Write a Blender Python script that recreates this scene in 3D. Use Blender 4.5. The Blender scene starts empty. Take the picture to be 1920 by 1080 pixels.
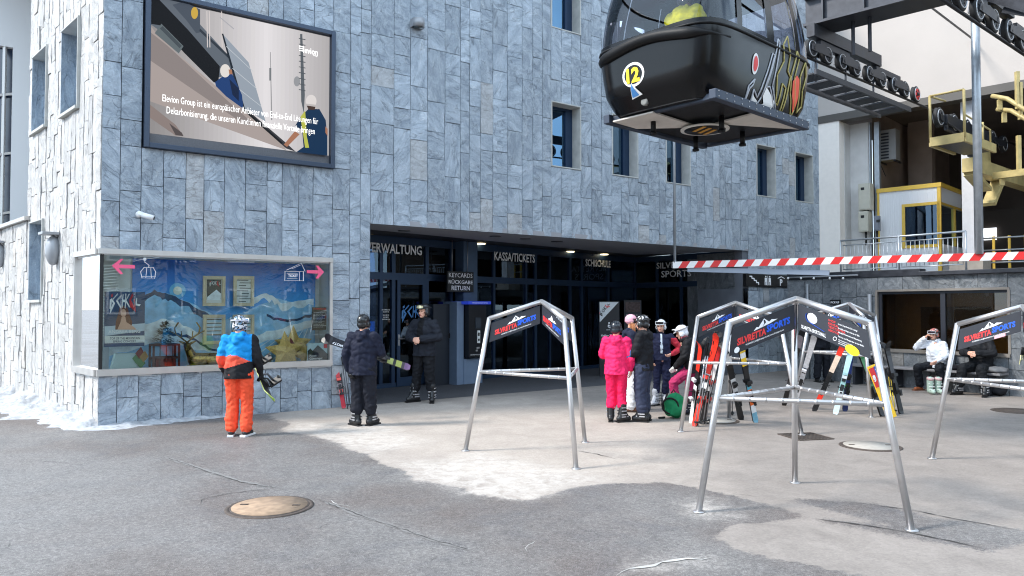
import bpy, bmesh, math, random
import numpy as np
from mathutils import Vector, Matrix, noise, Euler
from mathutils.geometry import tessellate_polygon
R = math.radians
random.seed(7)
scene = bpy.context.scene
col = bpy.data.collections.new('place')
# ------------------------------------------------------------------ camera, sky, sun
F0, CAMH, PITCH = 1400.0, 1.8, math.atan(38/1400.0)
cd = bpy.data.cameras.new('camera'); cam = bpy.data.objects.new('camera', cd); col.objects.link(cam)
cd.sensor_width = 36; cd.lens = 36*F0/1920; cd.clip_end = 3000; cd.clip_start = 0.05
cam.location = (0, 0, CAMH); cam.rotation_euler = (math.pi/2+PITCH, 0, 0)
scene.camera = cam
SUN_EL, SUN_AZ = R(42), math.atan2(-0.97, -0.26)     # direction the light comes from: (x,y)=(-.97,-.26)
world = bpy.data.worlds.new("World"); scene.world = world; world.use_nodes = True
nt = world.node_tree; nt.nodes.clear()
wo = nt.nodes.new('ShaderNodeOutputWorld'); bg = nt.nodes.new('ShaderNodeBackground'); bg.inputs[1].default_value = 0.13
sky = nt.nodes.new('ShaderNodeTexSky'); sky.sky_type = 'NISHITA'; sky.sun_disc = False
sky.sun_elevation = SUN_EL; sky.sun_rotation = SUN_AZ; sky.air_density = 1.0; sky.dust_density = 2.0; sky.altitude = 1400
tc = nt.nodes.new('ShaderNodeTexCoord'); nz = nt.nodes.new('ShaderNodeTexNoise'); nz.inputs['Scale'].default_value = 2.2; nz.inputs['Detail'].default_value = 6
rp = nt.nodes.new('ShaderNodeValToRGB'); rp.color_ramp.elements[0].position = 0.36; rp.color_ramp.elements[1].position = 0.56
mx = nt.nodes.new('ShaderNodeMix'); mx.data_type = 'RGBA'; mx.inputs['B'].default_value = (7.2, 8.9, 10.6, 1)
nt.links.new(tc.outputs['Generated'], nz.inputs['Vector']); nt.links.new(nz.outputs['Fac'], rp.inputs[0])
nt.links.new(rp.outputs[0], mx.inputs['Factor']); nt.links.new(sky.outputs[0], mx.inputs['A'])
nt.links.new(mx.outputs['Result'], bg.inputs[0]); nt.links.new(bg.outputs[0], wo.inputs[0])
sd = bpy.data.lights.new('sun', 'SUN'); sd.energy = 2.2; sd.angle = R(11); sd.color = (1.0, 0.95, 0.88)
so = bpy.data.objects.new('sun', sd); col.objects.link(so)
so.rotation_euler = Vector((-0.97*math.cos(SUN_EL), -0.26*math.cos(SUN_EL), math.sin(SUN_EL))).to_track_quat('Z', 'Y').to_euler()
so.location = (-20, -6, 20)
scene.view_settings.view_transform = 'Standard'; scene.view_settings.look = 'None'
scene.view_settings.exposure = 1.18; scene.view_settings.gamma = 1.0
scene.cycles.pixel_filter_type = 'BLACKMAN_HARRIS'; scene.cycles.filter_width = 1.1
# ------------------------------------------------------------------ pixel -> place helpers (1920x1080 photo pixels)
CP, SP = math.cos(PITCH), math.sin(PITCH)
def ray(px, py):
    a, b = px-960.0, 540.0-py
    return Vector((a, F0*CP-b*SP, F0*SP+b*CP))
CAM = Vector((0, 0, CAMH))
def G(px, py, z=0.0):
    r = ray(px, py); t = (z-CAMH)/r.z; return CAM+r*t
def V(px, py, p0, n):
    r = ray(px, py); t = (Vector(p0)-CAM).dot(n)/r.dot(n); return CAM+r*t
def D(px, py, d):
    r = ray(px, py); return CAM+r*(d/r.y)
# ------------------------------------------------------------------ materials
def lin(c):
    return tuple((x/255/12.92 if x/255 <= .04045 else ((x/255+.055)/1.055)**2.4) for x in c)+(1,)
MC = {}
def mat(name, c, rough=0.6, metal=0.0, var=0.0, vs=8.0, bump=0.0, bs=40.0, spec=0.5, emit=0.0, coat=0.0, srgb=True, detail=4):
    if name in MC: return MC[name]
    m = bpy.data.materials.new(name); m.use_nodes = True; t = m.node_tree; p = t.nodes['Principled BSDF']
    cc = lin(c) if srgb else tuple(c)+(1,)
    p.inputs['Base Color'].default_value = cc; p.inputs['Roughness'].default_value = rough
    p.inputs['Metallic'].default_value = metal; p.inputs['Specular IOR Level'].default_value = spec
    if coat: p.inputs['Coat Weight'].default_value = coat; p.inputs['Coat Roughness'].default_value = 0.05
    if emit: p.inputs['Emission Color'].default_value = cc; p.inputs['Emission Strength'].default_value = emit
    if var or bump:
        tcn = t.nodes.new('ShaderNodeTexCoord')
    if var:
        n = t.nodes.new('ShaderNodeTexNoise'); n.inputs['Scale'].default_value = vs; n.inputs['Detail'].default_value = detail
        t.links.new(tcn.outputs['Object'], n.inputs['Vector'])
        r = t.nodes.new('ShaderNodeMapRange'); r.inputs[1].default_value = .3; r.inputs[2].default_value = .7
        r.inputs[3].default_value = 1-var; r.inputs[4].default_value = 1+var
        t.links.new(n.outputs['Fac'], r.inputs[0])
        mu = t.nodes.new('ShaderNodeVectorMath'); mu.operation = 'SCALE'; mu.inputs[0].default_value = cc[:3]
        t.links.new(r.outputs[0], mu.inputs['Scale']); t.links.new(mu.outputs[0], p.inputs['Base Color'])
        r2 = t.nodes.new('ShaderNodeMapRange'); r2.inputs[3].default_value = max(0.02, rough-.1); r2.inputs[4].default_value = min(1, rough+.12)
        t.links.new(n.outputs['Fac'], r2.inputs[0]); t.links.new(r2.outputs[0], p.inputs['Roughness'])
    if bump:
        n2 = t.nodes.new('ShaderNodeTexNoise'); n2.inputs['Scale'].default_value = bs; n2.inputs['Detail'].default_value = 5
        t.links.new(tcn.outputs['Object'], n2.inputs['Vector'])
        b = t.nodes.new('ShaderNodeBump'); b.inputs['Strength'].default_value = bump; b.inputs['Distance'].default_value = .01
        t.links.new(n2.outputs['Fac'], b.inputs['Height']); t.links.new(b.outputs[0], p.inputs['Normal'])
    MC[name] = m; return m
def glass(name, tint, trans=0.8, refl=1.0, rough=0.0, f0=1.5):
    if name in MC: return MC[name]
    m = bpy.data.materials.new(name); m.use_nodes = True; t = m.node_tree; t.nodes.clear()
    o = t.nodes.new('ShaderNodeOutputMaterial'); tr = t.nodes.new('ShaderNodeBsdfTransparent'); gl = t.nodes.new('ShaderNodeBsdfGlossy')
    tr.inputs[0].default_value = tuple(x*trans for x in tint)+(1,); gl.inputs['Roughness'].default_value = rough
    gl.inputs['Color'].default_value = (refl, refl, refl, 1) if isinstance(refl, float) else tuple(refl)+(1,)
    fr = t.nodes.new('ShaderNodeFresnel'); fr.inputs[0].default_value = f0; mi = t.nodes.new('ShaderNodeMixShader')
    t.links.new(fr.outputs[0], mi.inputs[0]); t.links.new(tr.outputs[0], mi.inputs[1]); t.links.new(gl.outputs[0], mi.inputs[2])
    t.links.new(mi.outputs[0], o.inputs[0]); MC[name] = m; return m
def pal(c, rough=0.6, metal=0.0, **k):
    return mat('paint_%02x%02x%02x_%d_%d' % (int(c[0]), int(c[1]), int(c[2]), int(rough*100), int(metal*100)), c, rough, metal, **k)
def cloth(c, name=None):
    return mat(name or 'cloth_%02x%02x%02x' % tuple(int(x) for x in c), c, .75, var=.12, vs=14, bump=.35, bs=120, spec=.25)
steel = mat('brushed_steel', (196, 194, 194), .38, .85, var=.06, vs=9, bump=.06, bs=150)
alu = mat('anodised_aluminium', (196, 192, 188), .42, .75, var=.05, vs=6)
black = mat('black_plastic', (18, 18, 20), .4)
rubber = mat('black_rubber', (20, 20, 21), .8)
white = mat('white_paint', (232, 232, 232), .5, var=.03, vs=4)
darkmetal = mat('dark_painted_steel', (58, 60, 66), .45, .5, var=.25, vs=7, bump=.15, bs=60)
yellowm = mat('yellow_painted_steel', (182, 164, 112), .5, .1, var=.18, vs=5)
frameblue = mat('dark_blue_frame', (40, 60, 86), .4, .4, var=.05)
glass_clear = glass('clear_glass', (.93, .97, .96), .97, 1.0, f0=1.55)
glass_dark = glass('dark_glass', (.45, .58, .78), .6, (.6, .8, 1.0), f0=1.7)  # mirror colour tinted blue to imitate bluish reflections
glass_sky = glass('sky_tint_pane', (.35, .5, .62), .5, (.35, .65, 1.0), f0=2.6)  # blue in the mirror colour stands for sky reflected in the panes
# ------------------------------------------------------------------ objects
def tag(o, label=None, cat=None, group=None, kind=None):
    if label: o['label'] = label
    if cat: o['category'] = cat
    if group: o['group'] = group
    if kind: o['kind'] = kind
    return o
def thing(name, label, cat, loc=(0, 0, 0), rz=0, group=None):
    o = bpy.data.objects.new(name, None); col.objects.link(o); o.location = loc; o.rotation_euler = (0, 0, rz)
    o.empty_display_size = .1
    return tag(o, label, cat, group)
def copy_tree(o, parent=None):
    c = o.copy(); col.objects.link(c); c.parent = parent
    for ch in list(o.children): copy_tree(ch, c)
    return c
def worldloc(o):
    v = Vector((0, 0, 0))
    while o is not None: v += o.location; o = o.parent
    return v
def link(name, me, parent=None, world=False):
    if world and parent is not None:
        me.transform(Matrix.Translation(-worldloc(parent)))
    o = bpy.data.objects.new(name, me); col.objects.link(o)
    if parent is not None: o.parent = parent
    return o
def basis(z, up=(0, 0, 1)):
    z = Vector(z).normalized(); up = Vector(up)
    if abs(z.dot(up.normalized())) > .99: up = Vector((1, 0, 0))
    x = up.cross(z).normalized(); y = z.cross(x)
    return x, y, z
def evaluated(o):                              # the place is linked to the scene at the end, so this stays quick
    scene.collection.objects.link(o); dg = bpy.context.evaluated_depsgraph_get(); dg.update()
    me = bpy.data.meshes.new_from_object(o.evaluated_get(dg), depsgraph=dg); scene.collection.objects.unlink(o); return me
TXT = {}
def textdata(body, bold=0.0, shear=0.0, cond=1.0):
    k = (body, bold, shear)
    if k not in TXT:
        c = bpy.data.curves.new('t', 'FONT'); c.body = body; c.size = 1; c.resolution_u = 2; c.offset = bold; c.shear = shear
        o = bpy.data.objects.new('t', c); me = evaluated(o)
        vs = [tuple(v.co[:2]) for v in me.vertices]; fs = [tuple(p.vertices) for p in me.polygons]
        bpy.data.objects.remove(o); bpy.data.curves.remove(c); bpy.data.meshes.remove(me)
        if vs:
            x0 = min(v[0] for v in vs); x1 = max(v[0] for v in vs); y0 = 0; y1 = max(v[1] for v in vs)
        else: x0 = x1 = y0 = y1 = 0
        TXT[k] = (vs, fs, x0, x1, y1)
    return TXT[k]
class MB:
    def __init__(s): s.v = []; s.f = []; s.m = []; s.s = []; s.mats = []
    def mi(s, m):
        if m not in s.mats: s.mats.append(m)
        return s.mats.index(m)
    def add(s, vs, fs, m, smooth=False):
        b = len(s.v); s.v += [tuple(v) for v in vs]; k = s.mi(m)
        for f in fs: s.f.append(tuple(b+i for i in f)); s.m.append(k); s.s.append(smooth)
        return s
    def box(s, c, size, m, rz=0, mtx=None):
        x, y, z = [q/2 for q in size]; vs = [Vector((a*x, b*y, d*z)) for a in (-1, 1) for b in (-1, 1) for d in (-1, 1)]
        M = mtx if mtx is not None else Matrix.Rotation(rz, 3, 'Z')
        vs = [M @ v+Vector(c) for v in vs]
        return s.add(vs, [(0, 1, 3, 2), (4, 6, 7, 5), (0, 4, 5, 1), (2, 3, 7, 6), (0, 2, 6, 4), (1, 5, 7, 3)], m)
    def bar(s, p0, p1, w, h, m, up=(0, 0, 1)):
        p0 = Vector(p0); p1 = Vector(p1); x, y, z = basis(p1-p0, up)
        vs = []
        for p in (p0, p1):
            for a, b in ((-1, -1), (1, -1), (1, 1), (-1, 1)): vs.append(p+x*a*w/2+y*b*h/2)
        return s.add(vs, [(3, 2, 1, 0), (4, 5, 6, 7), (0, 1, 5, 4), (1, 2, 6, 5), (2, 3, 7, 6), (3, 0, 4, 7)], m)
    def tube(s, pts, r, m, n=10, rs=None, cap=True):
        pts = [Vector(p) for p in pts]; vs = []; fs = []
        rs = rs or [r]*len(pts); px = None
        for i, p in enumerate(pts):
            d = (pts[min(i+1, len(pts)-1)]-pts[max(i-1, 0)]).normalized()
            x, y, z = basis(d)
            if px is not None:
                x = (px-d*px.dot(d)).normalized(); y = d.cross(x)
            px = x
            for k in range(n):
                a = 2*math.pi*k/n; vs.append(p+(x*math.cos(a)+y*math.sin(a))*rs[i])
        for i in range(len(pts)-1):
            for k in range(n):
                fs.append((i*n+k, i*n+(k+1) % n, (i+1)*n+(k+1) % n, (i+1)*n+k))
        s.add(vs, fs, m, True)
        if cap:
            b = len(s.v)-len(vs); k = s.mi(m)
            s.f.append(tuple(b+i for i in range(n-1, -1, -1))); s.m.append(k); s.s.append(False)
            s.f.append(tuple(b+(len(pts)-1)*n+i for i in range(n))); s.m.append(k); s.s.append(False)
        return s
    def ring(s, c, axis, R0, r, m, n=24, k=8):
        c = Vector(c); x, y, z = basis(axis); vs = []; fs = []
        for i in range(n):
            a = 2*math.pi*i/n; d = x*math.cos(a)+y*math.sin(a)
            for j in range(k):
                b = 2*math.pi*j/k; vs.append(c+d*(R0+r*math.cos(b))+z*r*math.sin(b))
        for i in range(n):
            for j in range(k):
                fs.append((i*k+j, ((i+1) % n)*k+j, ((i+1) % n)*k+(j+1) % k, i*k+(j+1) % k))
        return s.add(vs, fs, m, True)
    def disc(s, c, axis, prof, m, n=20, smooth=True):   # lathe: prof = [(radius, offset along axis)...]
        c = Vector(c); x, y, z = basis(axis); vs = []; fs = []
        for (r, o) in prof:
            for i in range(n):
                a = 2*math.pi*i/n; vs.append(c+(x*math.cos(a)+y*math.sin(a))*r+z*o)
        for q in range(len(prof)-1):
            for i in range(n): fs.append((q*n+i, q*n+(i+1) % n, (q+1)*n+(i+1) % n, (q+1)*n+i))
        fs.append(tuple(range(n-1, -1, -1))); fs.append(tuple((len(prof)-1)*n+i for i in range(n)))
        return s.add(vs, fs, m, smooth)
    def ell(s, c, r, m, n=14, k=10, M=None):
        c = Vector(c); vs = []; fs = []; M = M or Matrix.Identity(3)
        for i in range(k+1):
            t = math.pi*i/k
            for j in range(n):
                a = 2*math.pi*j/n; vs.append(c+M @ Vector((r[0]*math.sin(t)*math.cos(a), r[1]*math.sin(t)*math.sin(a), r[2]*math.cos(t))))
        for i in range(k):
            for j in range(n): fs.append((i*n+j, (i+1)*n+j, (i+1)*n+(j+1) % n, i*n+(j+1) % n))
        return s.add(vs, fs, m, True)
    def poly(s, pts, m, thick=0.0, nrm=None):
        pts = [Vector(p) for p in pts]
        tris = tessellate_polygon([pts])
        if nrm is None:
            nrm = Vector((0, 0, 0))
            for i in range(len(pts)): nrm += pts[i].cross(pts[(i+1) % len(pts)])
            nrm.normalize()
        nrm = Vector(nrm)
        if not thick:
            return s.add(pts, [tuple(t) for t in tris], m)
        n = len(pts); back = [p-nrm*thick for p in pts]
        fs = [tuple(t) for t in tris]+[tuple(n+i for i in reversed(t)) for t in tris]
        fs += [(i, (i+1) % n, n+(i+1) % n, n+i) for i in range(n)]
        return s.add(pts+back, fs, m)
    def text(s, body, o, x, y, m, width=None, height=None, bold=0.01, shear=0.0, align='L'):
        vs, fs, x0, x1, y1 = textdata(body, bold, shear)
        if not vs: return s
        x = Vector(x).normalized(); y = Vector(y); y = (y-x*y.dot(x)*0).normalized()
        if width is None: sx = sy = height/y1
        elif height is None: sx = sy = width/(x1-x0)
        else: sx = width/(x1-x0); sy = height/y1
        sh = 0 if align == 'L' else (-(x1-x0)*sx/2 if align == 'C' else -(x1-x0)*sx)
        return s.add([Vector(o)+x*((v[0]-x0)*sx+sh)+y*(v[1]*sy) for v in vs], fs, m)
    def xf(s, M):
        s.v = [tuple(M @ Vector(v)) for v in s.v]; return s
    def build(s, name, parent=None, world=False, bevel=0.0, fixn=False):
        me = bpy.data.meshes.new(name); me.from_pydata(s.v, [], s.f)
        for m in s.mats: me.materials.append(m)
        me.polygons.foreach_set('material_index', s.m); me.polygons.foreach_set('use_smooth', s.s)
        if fixn:
            bm = bmesh.new(); bm.from_mesh(me); bmesh.ops.recalc_face_normals(bm, faces=bm.faces); bm.to_mesh(me); bm.free()
        me.update()
        o = link(name, me, parent, world)
        if bevel:
            b = o.modifiers.new('bevel', 'BEVEL'); b.width = bevel; b.segments = 2; b.limit_method = 'ANGLE'; b.angle_limit = R(40)
        return o
def struct(o): o['kind'] = 'structure'; return o
# ------------------------------------------------------------------ layout of the buildings (plan)
C0 = Vector(G(183, 801)); C0.z = 0
U = Vector((1930, 1400, 0)).normalized()       # along the ticket facade
NI = Vector((-U.y, U.x, 0))                    # into the building
NO = -NI
LW = Vector((-.707, .707, 0)).normalized()     # along the side wall
LO = Vector((-.707, -.707, 0)).normalized()    # out of the side wall
def F(px, py, off=0.0): return V(px, py, C0+NO*off, NO)
def Fs(px, py): p = F(px, py); return (p-C0).dot(U), p.z
def Ls(px, py): p = V(px, py, C0, LO); return (p-C0).dot(LW), p.z
# ------------------------------------------------------------------ stone cladding
def stone_mat(name, c1, c2, vein=0.35, warm=0.06):
    m = bpy.data.materials.new(name); m.use_nodes = True; t = m.node_tree; p = t.nodes['Principled BSDF']
    L = t.links.new
    tcn = t.nodes.new('ShaderNodeTexCoord'); at = t.nodes.new('ShaderNodeAttribute'); at.attribute_name = 'tone'
    off = t.nodes.new('ShaderNodeVectorMath'); off.operation = 'SCALE'; off.inputs[0].default_value = (37, 11, 23); L(at.outputs['Fac'], off.inputs['Scale'])
    ad = t.nodes.new('ShaderNodeVectorMath'); ad.operation = 'ADD'; L(tcn.outputs['Object'], ad.inputs[0]); L(off.outputs[0], ad.inputs[1])
    rot = t.nodes.new('ShaderNodeVectorRotate'); rot.rotation_type = 'EULER_XYZ'; L(ad.outputs[0], rot.inputs['Vector'])
    cb = t.nodes.new('ShaderNodeCombineXYZ'); mt = t.nodes.new('ShaderNodeMath'); mt.operation = 'MULTIPLY'; mt.inputs[1].default_value = 5; L(at.outputs['Fac'], mt.inputs[0])
    L(mt.outputs[0], cb.inputs[0]); L(mt.outputs[0], cb.inputs[1]); L(cb.outputs[0], rot.inputs['Rotation'])
    sc = t.nodes.new('ShaderNodeVectorMath'); sc.operation = 'MULTIPLY'; sc.inputs[1].default_value = (1, 1, .38); L(rot.outputs[0], sc.inputs[0])
    n1 = t.nodes.new('ShaderNodeTexNoise'); n1.inputs['Scale'].default_value = 5.5; n1.inputs['Detail'].default_value = 9; n1.inputs['Roughness'].default_value = .68; n1.inputs['Distortion'].default_value = .7; L(sc.outputs[0], n1.inputs['Vector'])
    n3 = t.nodes.new('ShaderNodeTexNoise'); n3.inputs['Scale'].default_value = 75; n3.inputs['Detail'].default_value = 4; L(ad.outputs[0], n3.inputs['Vector'])
    r = t.nodes.new('ShaderNodeValToRGB'); r.color_ramp.elements[0].position = .36; r.color_ramp.elements[0].color = lin(c1); r.color_ramp.elements[1].position = .62; r.color_ramp.elements[1].color = lin(c2); L(n1.outputs['Fac'], r.inputs[0])
    # quartz veins: narrow band of a distorted noise
    n2 = t.nodes.new('ShaderNodeTexNoise'); n2.inputs['Scale'].default_value = 2.3; n2.inputs['Detail'].default_value = 3; n2.inputs['Distortion'].default_value = 1.6; L(sc.outputs[0], n2.inputs['Vector'])
    vr = t.nodes.new('ShaderNodeValToRGB'); e = vr.color_ramp.elements; e[0].position = .485; e[0].color = (0, 0, 0, 1); e[1].position = .515; e[1].color = (0, 0, 0, 1); q = e.new(.5); q.color = (1, 1, 1, 1); L(n2.outputs['Fac'], vr.inputs[0])
    gate = t.nodes.new('ShaderNodeMath'); gate.operation = 'MULTIPLY'; L(vr.outputs[0], gate.inputs[0])
    gt = t.nodes.new('ShaderNodeMapRange'); gt.inputs[1].default_value = .5; gt.inputs[2].default_value = .62; gt.inputs[4].default_value = vein; L(n1.outputs['Fac'], gt.inputs[0]); L(gt.outputs[0], gate.inputs[1])
    mv = t.nodes.new('ShaderNodeMix'); mv.data_type = 'RGBA'; mv.inputs['B'].default_value = lin((225, 225, 222)); L(gate.outputs[0], mv.inputs['Factor']); L(r.outputs[0], mv.inputs['A'])
    tone = t.nodes.new('ShaderNodeMapRange'); tone.inputs[3].default_value = .86; tone.inputs[4].default_value = 1.14; L(at.outputs['Fac'], tone.inputs[0])
    # fine speckle and dark cleavage lines
    spk = t.nodes.new('ShaderNodeMapRange'); spk.inputs[1].default_value = .36; spk.inputs[2].default_value = .64; spk.inputs[3].default_value = .86; spk.inputs[4].default_value = 1.12; n4 = t.nodes.new('ShaderNodeTexNoise'); n4.inputs['Scale'].default_value = 26; n4.inputs['Detail'].default_value = 7; n4.inputs['Roughness'].default_value = .8; L(ad.outputs[0], n4.inputs['Vector']); L(n4.outputs['Fac'], spk.inputs[0])
    n5 = t.nodes.new('ShaderNodeTexNoise'); n5.inputs['Scale'].default_value = 2.6; n5.inputs['Detail'].default_value = 6; n5.inputs['Distortion'].default_value = 1.1; sc5 = t.nodes.new('ShaderNodeVectorMath'); sc5.operation = 'ADD'; sc5.inputs[1].default_value = (9, 4, 2); L(sc.outputs[0], sc5.inputs[0]); L(sc5.outputs[0], n5.inputs['Vector'])
    clv = t.nodes.new('ShaderNodeValToRGB'); e = clv.color_ramp.elements; e[0].position = .488; e[0].color = (1, 1, 1, 1); e[1].position = .516; e[1].color = (1, 1, 1, 1); q = e.new(.5); q.color = (.66, .66, .66, 1); L(n5.outputs['Fac'], clv.inputs[0])
    tm = t.nodes.new('ShaderNodeMath'); tm.operation = 'MULTIPLY'; L(tone.outputs[0], tm.inputs[0]); L(spk.outputs[0], tm.inputs[1]); tm2 = t.nodes.new('ShaderNodeMath'); tm2.operation = 'MULTIPLY'; L(tm.outputs[0], tm2.inputs[0]); L(clv.outputs[0], tm2.inputs[1])
    mu = t.nodes.new('ShaderNodeVectorMath'); mu.operation = 'SCALE'; L(mv.outputs['Result'], mu.inputs[0]); L(tm2.outputs[0], mu.inputs['Scale'])
    # a few rusty slabs
    gr = t.nodes.new('ShaderNodeMath'); gr.operation = 'GREATER_THAN'; gr.inputs[1].default_value = .95; L(at.outputs['Fac'], gr.inputs[0])
    gm = t.nodes.new('ShaderNodeMath'); gm.operation = 'MULTIPLY'; gm.inputs[1].default_value = .3; L(gr.outputs[0], gm.inputs[0])
    rm = t.nodes.new('ShaderNodeMix'); rm.data_type = 'RGBA'; rm.inputs['B'].default_value = lin((176, 160, 140)); L(gm.outputs[0], rm.inputs['Factor']); L(mu.outputs[0], rm.inputs['A'])
    L(rm.outputs['Result'], p.inputs['Base Color']); p.inputs['Roughness'].default_value = .62
    # cleft relief
    vo = t.nodes.new('ShaderNodeTexVoronoi'); vo.feature = 'DISTANCE_TO_EDGE'; vo.inputs['Scale'].default_value = 3.2
    wv = t.nodes.new('ShaderNodeVectorMath'); wv.operation = 'MULTIPLY_ADD'; wv.inputs[1].default_value = (.5, .5, .5); L(n1.outputs['Color'], wv.inputs[0]); L(sc.outputs[0], wv.inputs[2]); L(wv.outputs[0], vo.inputs['Vector'])
    st = t.nodes.new('ShaderNodeMapRange'); st.inputs[2].default_value = .06; L(vo.outputs['Distance'], st.inputs[0])
    stw = t.nodes.new('ShaderNodeMath'); stw.operation = 'MULTIPLY'; stw.inputs[1].default_value = .3; L(st.outputs[0], stw.inputs[0])
    h = t.nodes.new('ShaderNodeMath'); h.operation = 'MULTIPLY_ADD'; h.inputs[1].default_value = 2.6; L(n1.outputs['Fac'], h.inputs[0]); L(stw.outputs[0], h.inputs[2])
    h2 = t.nodes.new('ShaderNodeMath'); h2.operation = 'MULTIPLY_ADD'; h2.inputs[1].default_value = .9; L(n3.outputs['Fac'], h2.inputs[0]); h3 = t.nodes.new('ShaderNodeMath'); h3.operation = 'MULTIPLY_ADD'; h3.inputs[1].default_value = 1.6; L(clv.outputs[0], h3.inputs[0]); L(h.outputs[0], h3.inputs[2]); L(h3.outputs[0], h2.inputs[2])
    b = t.nodes.new('ShaderNodeBump'); b.inputs['Strength'].default_value = .8; b.inputs['Distance'].default_value = .014; L(h2.outputs[0], b.inputs['Height']); L(b.outputs[0], p.inputs['Normal'])
    return m
stone = stone_mat('slate_cladding', (134, 145, 157), (173, 183, 193))
stone_side = stone_mat('side_slate_cladding', (166, 164, 162), (192, 190, 188), .4)
stone_low = stone_mat('low_wall_slate', (92, 98, 104), (128, 132, 136), .25)
joint = mat('dark_joint', (20, 23, 28), .9)
def slab_wall(name, org, du, dn, spans, edges, m, seed, parent, wmin=.25, wmax=.40, hmin=.5, hmax=1.15, relief=.012, proud=.012, gap=.010, cell=.065):
    """spans(s0,s1)-> list of vertical (z0,z1) free intervals for a column"""
    rnd = random.Random(seed); cols = []
    for a, b in zip(edges[:-1], edges[1:]):
        n = max(1, int(round((b-a)/rnd.uniform(wmin, wmax)))) if b-a > wmax else 1
        cuts = [a]
        ws = [rnd.uniform(wmin, wmax) for _ in range(n)]; k = (b-a)/sum(ws)
        for w in ws: cuts.append(cuts[-1]+w*k)
        cols += list(zip(cuts[:-1], cuts[1:]))
    V_ = []; Fc = []; tone = []; mi = []
    org = Vector(org)
    def P(s, z, o): q = org+du*s+dn*o; return (q.x, q.y, z)
    for (a, b) in cols:
        for (z0, z1) in spans((a+b)/2):
            if z1-z0 < .02: continue
            base = len(V_); V_ += [P(a-.001, z0, -.03), P(b+.001, z0, -.03), P(b+.001, z1, -.03), P(a-.001, z1, -.03)]; Fc.append((base, base+1, base+2, base+3)); mi.append(1); tone += [0]*4
            z = z0; first = True
            while z < z1-.01:
                h = rnd.uniform(hmin, hmax) if rnd.random() < .75 else rnd.uniform(hmin*.7, hmin*1.1)
                if first: h *= rnd.uniform(.4, 1); first = False
                if z1-(z+h) < hmin*.6: h = z1-z
                x0, x1, y0, y1 = a+gap/2, b-gap/2, z+gap/2, z+h-gap/2
                nx = max(2, int((x1-x0)/cell)); ny = max(2, int((y1-y0)/cell)); t = rnd.random(); pr = rnd.uniform(0, proud)
                sd_ = rnd.uniform(0, 99); ang = rnd.uniform(-.9, .9); base = len(V_); amp = relief*rnd.uniform(.4, 1.6)
                for j in range(ny+1):
                    for i in range(nx+1):
                        s_ = x0+(x1-x0)*i/nx; zz = y0+(y1-y0)*j/ny
                        q = noise.noise(Vector((s_*3+sd_, zz*2.2+ang*s_*3, sd_)))+.5*noise.noise(Vector((s_*8, zz*6, sd_)))
                        q = math.floor(q*3.2)/3.2*.65+q*.35
                        e = min(i, nx-i, j, ny-j)
                        o = pr+amp*q-(.012*max(0, noise.noise(Vector((s_*9, zz*9, 5)))-.1) if e == 0 else 0)
                        V_.append(P(s_, zz, max(o, -.02))); tone.append(t)
                for j in range(ny):
                    for i in range(nx):
                        k = base+j*(nx+1)+i; Fc.append((k, k+1, k+nx+2, k+nx+1)); mi.append(0)
                # skirt
                ringi = [base+i for i in range(nx+1)]+[base+j*(nx+1)+nx for j in range(1, ny+1)]+[base+ny*(nx+1)+i for i in range(nx-1, -1, -1)]+[base+j*(nx+1) for j in range(ny-1, 0, -1)]
                b2 = len(V_)
                for k in ringi:
                    q = Vector(V_[k]); o = (q-org).dot(dn); q = q-dn*(o+.03); V_.append(tuple(q)); tone.append(t)
                b3 = len(V_)
                for k in ringi: V_.append(V_[k]); tone.append(t)
                nr = len(ringi); ringi = [b3+k for k in range(nr)]
                for k in range(nr): Fc.append((ringi[k], b2+k, b2+(k+1) % nr, ringi[(k+1) % nr])); mi.append(0)
                z += h
    me = bpy.data.meshes.new(name); me.from_pydata(V_, [], Fc); me.materials.append(m); me.materials.append(joint)
    me.polygons.foreach_set('material_index', mi)
    me.polygons.foreach_set('use_smooth', [k == 0 for k in mi])
    at = me.attributes.new('tone', 'FLOAT', 'POINT'); at.data.foreach_set('value', tone); me.update()
    return link(name, me, parent, True)
def spans_for(z0, z1, ops):
    def f(s):
        iv = [(z0, z1)]
        for (a, b, c, d) in ops:
            if a-.001 <= s <= b+.001:
                nv = []
                for (p, q) in iv:
                    if d <= p or c >= q: nv.append((p, q)); continue
                    if c > p: nv.append((p, c))
                    if d < q: nv.append((d, q))
                iv = nv
        return iv
    return f
# ================================================================== GROUND
def sdist(P, poly):
    """signed distance to a polygon (numpy), negative inside"""
    x, y = P[:, 0], P[:, 1]; d = np.full(len(P), 1e9); ins = np.zeros(len(P), bool); n = len(poly)
    for i in range(n):
        ax, ay = poly[i]; bx, by = poly[(i+1) % n]; ex, ey = bx-ax, by-ay
        t = np.clip(((x-ax)*ex+(y-ay)*ey)/(ex*ex+ey*ey), 0, 1)
        d = np.minimum(d, np.hypot(x-ax-t*ex, y-ay-t*ey))
        c = ((ay > y) != (by > y)) & (x < (bx-ax)*(y-ay)/(by-ay+1e-12)+ax); ins ^= c
    return np.where(ins, -d, d)
def gp(pts): return [tuple(G(*p)[:2]) for p in pts]
salt1 = gp([(500, 778), (560, 812), (640, 832), (700, 855), (750, 880), (790, 893), (830, 910), (900, 926), (980, 933), (1050, 921), (1100, 911), (1140, 903), (1180, 904), (1240, 905), (1290, 912), (1370, 925), (1440, 946), (1478, 962), (1440, 975), (1395, 990), (1340, 1010), (1400, 1032), (1450, 1046), (1520, 1066), (1580, 1079)])+[(4.2, 3.4), (16, 3.0), (22, 12), (16, 24), (6, 26), (-3, 18)]
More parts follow.
